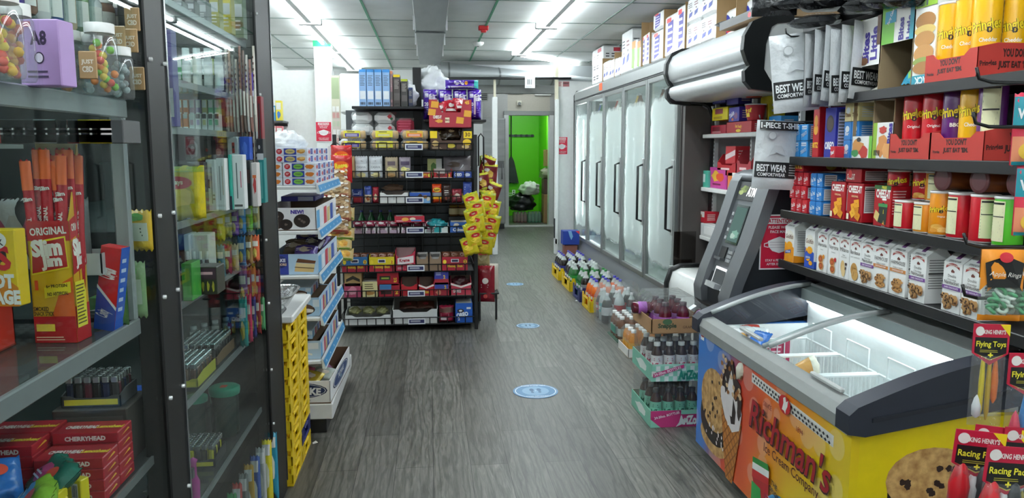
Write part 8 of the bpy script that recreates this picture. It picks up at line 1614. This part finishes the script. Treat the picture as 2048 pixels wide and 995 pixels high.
# ================================================================ DRINKS ON THE FLOOR along the cooler
def soda(col, cap, band, r=.054, h=.30):
 def b():
  o = MB().lathe([(r * .7, 0), (r, .012), (r, h * .58), (r * .85, h * .7), (r * .5, h * .82), (r * .28, h * .9)], C(col, .12), n=16).ob('soda_bottle')
  MB().lathe([(r * .86, h * .68), (r * .5, h * .83), (r * .27, h * .91), (r * .26, h * .95)], C('#c3cbc8', .15), n=14, caps=False).ob('neck', o)
  MB().lathe([(r * .29, h * .93), (r * .29, h), (0, h)], C(cap, .35), n=12).ob('cap', o)
  m = MB(); m.lathe([(r + .001, h * .28), (r + .001, h * .55)], C(band, .35), n=16, caps=False); m.art(cyl(r + .0016)(6.283 * r), 6.283 * r, h, [('r', .15, .36, .35, .46, '#e6e6e6')], sub=20); m.ob('paper_label', o); return o
 return b
runs = [  # colour of tray, y start (near end), bottles: (liquid, cap, label) per row from near to far
 ('#ecc71a', 9.17, [('#1a0f0a', '#3a2f9a', '#2a2f7a')] * 4, 'farthest yellow'), ('#ecc71a', 8.42, [('#1f5f2a', '#dfe4e0', '#2a8a3a')] * 2 + [('#1a0f0a', '#c9cccb', '#3a3c3e')] + [('#1a0f0a', '#3a2f9a', '#2a2f7a')], 'second yellow'),
 ('#22286a', 7.82, [('#17100c', '#c9cccb', '#8a8d90'), ('#1f5f2a', '#1f7a34', '#2a8a3a'), ('#1f5f2a', '#1f7a34', '#2a8a3a')], 'dark blue'), ('#ecc71a', 7.30, [('#e06a1a', '#3a35b0', '#d9541a')] * 3, 'nearest yellow')]
Xc = 1.75
for col, ys, bots, nm in runs:
 n = len(bots); Ln = n * .118 + .03; D = .40
 t_ = soda_tray(col, Ln, D, .15); o = t_(); o.location = (Xc, ys + Ln / 2, .001); tag(o, f'{nm} soda bottle tray on the floor along the cooler', 'soda tray', None)
 for j, (c, cp, bd) in enumerate(bots):
  for i in range(3):
   put('so' + c + cp, soda(c, cp, bd), (Xc - .12 + i * .12, ys + .074 + j * .118, .0145), f'two-litre soda bottle, {nm} tray, {ORD[i]} from the aisle, {ORD[j]} from the near end', 'soda bottle', 'soda bottles in floor trays')
# wrapped bundle of mixed bottles
wb = empty('wrapped_bottle_bundle', (1.74, 6.94, 0))
for i in range(3):
 for j in range(3):
  b_ = soda(('#16241c', '#c9d4d2', '#3a1512')[(i + j) % 3], '#e9e9e9', ('#d9dee0', '#6fb0b4', '#b02a30')[(i * 2 + j) % 3], .05, .28 + .03 * ((i + j) % 2))(); b_.name = 'bottle'; b_.parent = wb; b_.location = (-.13 + i * .115, -.12 + j * .12, .005)
def wrapf(u, v):
 a = u * 6.2832; p = 4; ca, sa = math.cos(a), math.sin(a); q = (abs(ca) ** p + abs(sa) ** p) ** (-1 / p); k = 1 - .5 * max(0, v - .6); return (.205 * ca * q * k * (1 + .04 * math.sin(9 * a + 8 * v)), .20 * sa * q * k * (1 + .04 * math.sin(7 * a - 9 * v)), v * .36)
MB().grid(wrapf, 40, 10, FILM()).ob('shrink_wrap', wb); tag(wb, 'shrink-wrapped bundle of mixed soda bottles between the orange sodas and the juice cases', 'bottle bundle')
def juice(col, cap, band, h=.2, r=.036):
 def b():
  o = MB().lathe([(r * .85, 0), (r, .008), (r, h * .62), (r * .8, h * .74), (r * .5, h * .86), (r * .5, h * .9)], C(col, .12), n=14).ob('juice_bottle')
  MB().lathe([(r * .56, h * .88), (r * .56, h), (0, h)], C(cap, .4), n=12).ob('cap', o); m = MB(); m.lathe([(r + .001, h * .18), (r + .001, h * .5)], C(band, .4), n=14, caps=False); m.ob('paper_label', o); return o
 return b
for i in range(4):
 for j in range(4): put('jw', juice('#7a4a2e', '#f0f0ee', '#c9cfc8'), (1.585 + i * .082, 6.16 + j * .085, .012), f'brown white-capped juice bottle in the shrink-wrapped case, {ORD[i]} from the aisle, {ORD[j]} row back', 'juice bottle', 'white capped juice bottles')
o = MB().box(-.175, -.18, 0, .175, .18, .012, C('#4a6a5a', .5)).ob('wrapped_case', loc=(1.708, 6.288, 0)); MB().box(-.173, -.176, .013, .173, .176, .205, GL('#eef1f1', 1.45, .1, .06, .5), .03).ob('shrink_wrap', o); MB().box(-.176, -.1, .06, -.1745, .05, .12, C('#3a8a74', .4)).ob('print', o); tag(o, 'shrink-wrapped case of white capped juice bottles on the floor', 'drinks case')
for i in range(4):
 for j in range(3): put('jo', juice('#d98a2a', '#f0f0ee', '#e0a84a'), (1.56 + i * .085, 5.70 + j * .095, .008), f'amber white-capped juice bottle in the white carton, {ORD[i]} from the aisle, {ORD[j]} row back', 'juice bottle', 'amber juice bottles')
o = tray('drinks_carton', .37, .32, .07, '#ecebe6', '#b9a888', .004, R=[('lines', .3, .3, .7, .6, 1, '#bbb')])(); o.location = (1.688, 5.795, .001); MB().box(-.178, -.15, .075, .178, .15, .20, GL('#f0f2f1', 1.45, .1, .05, .7), .03).ob('shrink_wrap', o); tag(o, 'white carton of amber juice bottles on the floor in front of the merchandiser', 'drinks case')
# stack of three tea cases by the freezer
CHK = [('r', i / 12, j / 3 * .9, (i + 1) / 12, (j + 1) / 3 * .9, ('#8fd0b8', '#e6efe9')[(i + j) % 2]) for i in range(12) for j in range(3)]
def teacase(kind):
 if kind == 0: F = [('r', 0, 0, 1, 1, '#c23a78'), ('p', [(0, 0), (.2, 0), (0, .5)], '#8fd0b8'), ('p', [(.5, 0), (.75, .3), (.62, .5)], '#e6efe9'), ('p', [(.02, .45), (.62, .85), (.62, 1), (.02, .6)], '#b02a68'), ('t', '24-20oz. BOTTLES', .32, .72, .14, '#f4e9ee', .56, 12, .03), ('t', 'AriZona', .8, .4, .5, '#eef4f0', .5, 0, .06), ('r', .6, .75, 1, 1, '#8fd0b8')]
 else: F = CHK + [('p', [(.02, .25), (.62, .8), (.62, 1), (.02, .5)], '#c23a78'), ('t', '24-20oz. BOTTLES', .3, .62, .15, '#f4e9ee', .56, 15, .03), ('t', 'AriZona', .76, .38, .5, '#2f8f7a', .5, 0, .06)]
 return tray('tea_carton', .30, .42, .10, '#8fd0b8' if kind == 0 else '#a8d9c6', '#c9c4b0', .004, F=F, L=[('r', 0, 0, 1, 1, '#7fbfa8'), ('blob', .5, .5, .3, .3, '#e6efe9', 3)])
def tea(col, band, txt, c2):
 def b():
  r, h = .034, .215
  o = MB().lathe([(r * .85, 0), (r, .008), (r, h * .66), (r * .85, h * .76), (r * .48, h * .88), (r * .48, h * .92)], C(col, .12), n=16).ob('tea_bottle'); MB().lathe([(r * .55, h * .9), (r * .55, h), (0, h)], C('#d9dad6' if txt == 'AriZona' and c2 == '#b02a50' else '#2a2422', .4), n=12).ob('cap', o)
  m = MB(); m.lathe([(r + .001, h * .12), (r + .001, h * .66)], C(band, .4), n=16, caps=False); m.art(cyl(r + .0016)(6.283 * r), 6.283 * r, h, [('t', txt, .5, .4, .12, c2, .34, 0, .05), ('lines', .4, .5, .6, .6, 2, c2)], sub=30); m.ob('paper_label', o); return o
 return b
tx, ty = 1.40, 4.375
for lv_, (k_, col, bnd, txt, c2, nm) in enumerate(((0, '#3a1f16', '#7fcbb0', 'AriZona', '#1f5a4a', 'bottom'), (1, '#2f1a16', '#ebe6e6', 'AriZona', '#b02a50', 'middle'))):
 z0 = .001 + lv_ * .275
 put(f'tc{lv_}', teacase(lv_), (tx, ty, z0), f'{nm} tea carton of the stack beside the freezer, with a pink ribbon print', 'drinks case', 'tea cartons')
 for i in range(4):
  for j in range(3): put(f'te{lv_}', tea(col, bnd, txt, c2), (tx - .108 + i * .072, ty - .165 + j * .11, z0 + .006), f'tea bottle in the {nm} tea carton, {ORD[i]} across from the aisle, {ORD[j]} row back', 'tea bottle', f'tea bottles in the {nm} carton', rz=12 * (i % 3) - 10)
 MB().box(-.149, -.208, .09, .149, .208, .268, GL('#f2f4f4', 1.45, .1, .05, .6), .03).ob('shrink_wrap', _proto[f'tc{lv_}'])
o = tray('brown_carton', .31, .40, .085, '#a5805a', '#8a6a48', .005, F=[('t', 'Snapple', .3, .5, .42, '#3a4a34', .4, 0, .05), ('e', .3, .8, .09, .2, '#4a6a4a'), ('t', 'GRAPEADE', .76, .42, .18, '#6a4a30', .34, 0, .02)])(); o.location = (tx, ty, .553); MB().box(-.152, -.195, .088, .152, .195, .2, GL('#f2f4f4', 1.45, .08, .05, .8), .04).ob('shrink_wrap', o); tag(o, 'brown carton of dark red juice on top of the tea cartons', 'drinks case')
for i in range(2):
 for j in range(3): put('gr', juice('#5a1626', '#3a1a2a', '#b06ac0', .165, .036), (tx - .06 + i * .105, ty - .15 + j * .1, .56), f'dark red juice bottle in the brown carton, {ORD[i]} from the aisle, {ORD[j]} row back', 'juice bottle', 'dark red juice bottles')
put('gr', None, (tx + .125, ty - .19, .655), 'dark red juice bottle lying on its side in the brown carton', 'juice bottle', None, rx=90)
put('gr', None, (tx - .20, ty + .05, .655 ), 'dark red juice bottle poking out of the side of the brown carton', 'juice bottle', None, ry=90)
# box and tub at the foot of the end panel
o = MB().box(-.12, -.1, .22, .12, .1, .42, C('#24409a', .4), .004).ob('blue_carton', loc=(2.03, 11.0, .0)); MB().box(-.1, -.08, 0, .1, .08, .22, C('#8a5a50', .3), .01).ob('clear_tub', o); MB().art(lambda x, y, k: (-.12 + x, -.1005 - k, .22 + y), .24, .2, [('p', [(.3, 1), (.5, 1), (.6, .6), (.5, .35), (.4, .6)], '#7fb0d9'), ('p', [(.75, 1), (1, 1), (1, .75)], '#c9303a')]).ob('print', o); tag(o, 'blue carton over a tub of brown sweets at the foot of the white end panel', 'carton')

# ================================================================ PAPER GOODS ON TOP OF THE COOLER
zt = 2.442
def roll(w, h, d, art, col='#eff0f0', wr=.3):
 def b():
  m = MB(); m.box(-w / 2, -d / 2, 0, w / 2, d / 2, h, wrap_mat(col, wr, 9, .5), .02); fc = faces(w, d, h)
  for f_ in ('F', 'R'): mp, W, H = fc[f_]; m.art(lambda x, y, k: mp(x, y, k + .001), W, H, art)
  return m.ob('paper_pack')
 return b
PU = [('p', [(.25, .1), (.75, .2), (.8, .85), (.3, .8)], '#3a2f9a'), ('lines', .3, .2, .75, .78, 4, '#e0def0'), ('r', .2, .82, .6, .92, '#d9404a')]
BLU = [('e', .45, .5, .26, .34, '#2f3fa8'), ('lines', .28, .4, .62, .62, 2, '#e6e8f4'), ('r', .5, .2, .75, .3, '#d9404a'), ('e', .8, .6, .07, .1, '#2a4a4a')]
MRK = [('lines', .12, .58, .42, .8, 3, '#4a4d52'), ('p', [(.15, .2), (.4, .26), (.46, .42), (.2, .38)], '#3a3f9a'), ('lines', .58, .6, .9, .78, 2, '#8a5a60'), ('p', [(.6, .22), (.84, .3), (.88, .46), (.62, .4)], '#3a4a9a'), ('blob', .3, .48, .05, .04, '#55585c', 3), ('blob', .75, .52, .05, .04, '#55585c', 4)]
GRN = [('p', [(.15, .1), (.6, .05), (.75, .4), (.7, .75), (.15, .75)], '#7ac43a'), ('p', [(.15, .72), (.9, .72), (.9, .95), (.15, .95)], '#ef8a2a')]
BLK = [('lines', .2 + .3 * i, .12 + .28 * j, .42 + .3 * i, .26 + .28 * j, 2, '#3a3c3e') for i in range(2) for j in range(3)] + [('r', .6, .85, .95, .95, '#c23a4a')]
def cool_top(key, px0, px1, pyt, art, l_, grp=None, d=.25, x=2.22, zb=zt, col='#eff0f0'):
 y0, y1 = at(px0, 120, x=x).y, at(px1, 120, x=x).y; w_ = y0 - y1 - .012; q = at((px0 + px1) / 2, pyt, x=x); h = max(.08, min(q.z, CZ - .02) - zb)
 return put(key, roll(w_, h, d, art, col), (x + d / 2, (y0 + y1) / 2, zb), l_, 'paper goods', grp, rz=-90)
cool_top('p1', 1184, 1204, 86, BLK, 'tall white wrapped paper pack at the far end of the cooler top')
for i in range(3): cool_top(f'p2{i}', 1206 + i * 12, 1218 + i * 12, 122 - i * 4, MRK, f'low white paper pack with dark marks, {ORD[i]} from the far tall pack on the cooler', 'low white paper packs')
cool_top('p3', 1242.5, 1261, 58, MRK, 'tall white paper pack beside the green towels')
cool_top('p4', 1262, 1272, 80, GRN, 'green and orange paper towel roll, far one of two', 'green and orange towel rolls'); cool_top('p5', 1273, 1282, 80, GRN, 'green and orange paper towel roll, near one of two', 'green and orange towel rolls')
cool_top('p6', 1284, 1290, 70, PU, 'narrow violet printed tissue pack next to the green rolls'); cool_top('p6b', 1291, 1299, 64, PU, 'narrow violet printed tissue pack beside the brown divider')
cool_top('p7', 1303, 1323, 62, PU, 'violet printed tissue pack under the tall white one')
q_ = cool_top('p7b', 1304, 1323, 5, PU, 'tall white and violet pack standing on the violet printed one', zb=at(1313, 60, x=2.22).z + .0)
for i, (a, b_, t_) in enumerate(((1328, 1350, 30), (1351, 1369, 12))): cool_top(f'p8{i}', a, b_, t_, PU, f'violet ovals tissue pack between the brown dividers, {"far" if i == 0 else "near"} one')
for i, (a, b_) in enumerate(((1373, 1399), (1400, 1428))):
 hq = .21
 for j in range(2):
  y0, y1 = at(a, 60, x=2.22).y, at(b_, 60, x=2.22).y
  put(f'p9{i}', roll(y0 - y1 - .012, .21, .25, MRK), (2.345, (y0 + y1) / 2, zt + j * .212), f'square white tissue pack, {"lower" if j == 0 else "upper"} layer, {"far" if i == 0 else "near"} pair', 'paper goods', 'square white tissue packs', rz=-90)
cool_top('pa', 1434, 1470, 22, BLU, 'white tissue pack with a blue oval above the canopy end', None, x=2.3); cool_top('pb', 1472, 1508, 2, BLU, 'white tissue pack with a blue oval nearest the shirt packs', None, x=2.3, zb=zt)
for i, (pa, pb) in enumerate(((1206, 1230), (1230, 1242), (1283, 1300), (1327, 1370), (1432, 1471))):
 x = 2.225; y0, y1 = at(pa, 100, x=x).y, at(pb, 100, x=x).y; h = (.3, .3, .46, .46, .46)[i]
 o = MB(); t = .006; o.box(0, y1, 0, t, y0, h, C('#a98a60', .7)); o = o.ob('cardboard_case', loc=(2.62, 0, zt)); MB().box(-.4, y0 - t, 0, 0, y0, h, C('#a98a60', .7)).ob('side_flap', o); MB().box(-.4, y1, 0, 0, y1 + t, h * .9, C('#9a7c54', .7)).ob('side_flap', o); MB().box(-.15, y1 + t, 0, 0, y0 - t, .005, C('#8d7048', .7)).ob('bottom', o)
 tag(o, f'open brown cardboard case among the paper packs on the cooler, {ORD[i]} from the far end', 'carton', 'brown cases on the cooler top')

# ================================================================ GOODS IN THE OPEN MERCHANDISER
def msh(key, px0, px1, pyt, z, mk, l_, grp=None, x=2.17, d=.12, cat='snack', rz=-90):
 y0, y1 = at(px0, (pyt + 260) / 2, x=x).y, at(px1, (pyt + 260) / 2, x=x).y; q = at((px0 + px1) / 2, pyt, x=x); w_ = max(.04, y0 - y1 - .006); h = max(.04, q.z - z)
 return put(key, mk(w_, h, d), (x + d / 2, (y0 + y1) / 2, z), l_, cat, grp, rz=rz)
def mbx(c, F=()): return lambda w, h, d: card('snack_carton', w, d, h, c, F=list(F), R=[('lines', .2, .2, .8, .8, 4, '#d9d0c8')])
def cup(c, F=()):
 def mk(w, h, d):
  def b():
   r = min(w / 2, .07); o = MB().lathe([(r * .75, 0), (r, h * .93)], C(c, .35), n=24).ob('noodle_cup'); MB().lathe([(r * 1.05, h * .93), (r * 1.06, h), (0, h)], C('#ece9e4', .4), n=24).ob('lid', o); m = MB(); m.art(lambda x, y, k: ((r * (.75 + .25 * y / h) + k + .0008) * math.sin((x - r * 3.14) / r), -(r * (.75 + .25 * y / h) + k + .0008) * math.cos((x - r * 3.14) / r), y), 6.283 * r, h, list(F), sub=40); m.ob('print', o); return o
  return b
 return mk
CHF = [('r', .3, .15, .7, .8, '#a82028'), ('t', 'Lots of', .5, .62, .24, '#f0d23a', .3, 0, .06), ('t', 'Chili', .5, .34, .24, '#f0d23a', .3, 0, .06)]
z1 = 1.711
msh('m1', 1422, 1452, 250, z1, mbx('#b01f38', [('r', .1, .3, .6, .8, '#7a1426'), ('lines', .1, .1, .9, .3, 2, '#f0c9c9')]), 'dark red carton at the far end of the upper case shelf')
msh('m2', 1453, 1503, 243, z1, mbx('#b8202a', [('t', 'hot beefy', .5, .55, .4, '#f0b23a', .8, -3, .06), ('e', .5, .2, .1, .14, '#f0d23a')]), 'red carton with yellow lettering on the upper case shelf')
zz1 = z1 + at(1478, 243, x=2.17).z - z1 + .004
msh('m3', 1424, 1455, 215, z1 + .10, mbx('#e0cf1c', [('r', .2, .5, .7, .9, '#8a3a4a'), ('lines', .1, .1, .9, .3, 2, '#6a2a2a')]), 'yellow carton standing on the dark red one')
msh('m4', 1457, 1478, 214, zz1, mbx('#3a34a0', [('t', 'Takis', .3, .5, .3, '#e6e4f4', .5, 20, .05), ('blob', .7, .4, .2, .25, '#8a5a8a', 3), ('e', .4, .15, .1, .1, '#e0702a')]), 'violet blue carton on the red lettered carton')
msh('m5', 1480, 1508, 208, zz1, cup('#b0222c', CHF), 'large red cup with yellow lettering on the red lettered carton', cat='cup')
msh('m6', 1478, 1503, 178, zz1 + .155, cup('#a83a24', [('r', .3, .2, .7, .7, '#c2502a'), ('lines', .35, .3, .65, .6, 2, '#e9c9a0')]), 'rust red cup stacked on the large red cup', cat='cup')
msh('m7', 1452, 1476, 183, zz1 + .12, mbx('#2f2a78', [('r', .1, .1, .9, .9, '#3a3490')]), 'dark violet carton stacked on the violet blue one'); msh('m8', 1424, 1450, 188, z1 + .225, mbx('#3a3a7a', [('r', .3, .4, .9, .9, '#2a2c2e'), ('lines', .1, .1, .9, .3, 2, '#8a8ac9')]), 'dark carton on the yellow carton')
for i, (a, b_, t_, c, l_) in enumerate(((1520, 1537, 190, '#d9c41f', 'yellow pouch behind the white shirt pack'), (1512, 1535, 235, '#d9602a', 'orange carton behind the lower shirt pack'), (1537, 1562, 232, '#2f8fd0', 'blue carton behind the shirt packs'))): msh(f'm9{i}', a, b_, t_, z1, mbx(c, [('blob', .5, .5, .3, .3, '#e9e0c0', i)]), l_, x=2.3)
z2 = 1.301
msh('n1', 1421, 1456, 335, z2, mbx('#b03a8a', [('r', .08, .1, .92, .9, '#c2408f'), ('blob', .35, .6, .25, .28, '#e0b03a', 3), ('blob', .65, .55, .25, .25, '#d9502a', 4), ('lines', .2, .1, .8, .3, 1, '#7a1a4a')]), 'magenta candy carton on the lower case shelf')
msh('n2', 1400, 1418, 341, z2, mbx('#4fb09a', [('r', .1, .3, .7, .8, '#d9ece6')]), 'mint green box at the far end of the lower case shelf', x=2.15)
def opn(c): return lambda w, h, d: tray('open_carton', w, d, h, c, '#7a2a2a', .004, h * .6, F=[('lines', .2, .3, .8, .7, 1, '#f0c9c9')])
msh('n3', 1457, 1476, 345, z2, mbx('#d9763a', [('r', .5, 0, 1, 1, '#e6e2dc')]), 'orange and white pack beside the magenta carton'); msh('n4', 1478, 1503, 345, z2, cup('#7a6a5c', [('lines', .3, .2, .7, .8, 3, '#b9b0a6')]), 'brown cup beside the orange pack', cat='cup')
msh('n5', 1436, 1474, 308, z2 + .105, opn('#b8242c'), 'open red carton stacked on the magenta one'); msh('n6', 1475, 1505, 300, z2 + .105, opn('#a8303a'), 'open red carton stacked over the brown cup')
msh('n7', 1452, 1472, 292, z2 + .19, mbx('#c22a34', [('p', [(0, .2), (1, .5), (1, .8), (0, .5)], '#e6d0d0')]), 'small red pack on top of the open red carton')
z3 = .921
msh('o1', 1393, 1412, 422, z3 + .1, mbx('#b81f2f', [('r', 0, .5, 1, 1, '#d9d4d0'), ('blob', .5, .6, .3, .2, '#8a5a3a', 3)]), 'red and white tub box beside the cash machine screen', x=2.14); msh('o2', 1414, 1440, 395, z3 + .1, mbx('#2a5fb0', [('r', .2, .2, .8, .8, '#dfe4ea')]), 'blue and white pack behind the cash machine', x=2.3)
o = MB().box(2.135, 4.75, z3, 2.21, 5.88, z3 + .098, C('#cfd1cf', .5), .003).ob('riser_box'); MB().box(2.133, 4.8, z3 + .02, 2.135, 5.8, z3 + .08, '#e6e6e4').ob('front_label', o); tag(o, 'pale riser box on the low case shelf behind the cash machine', 'box')
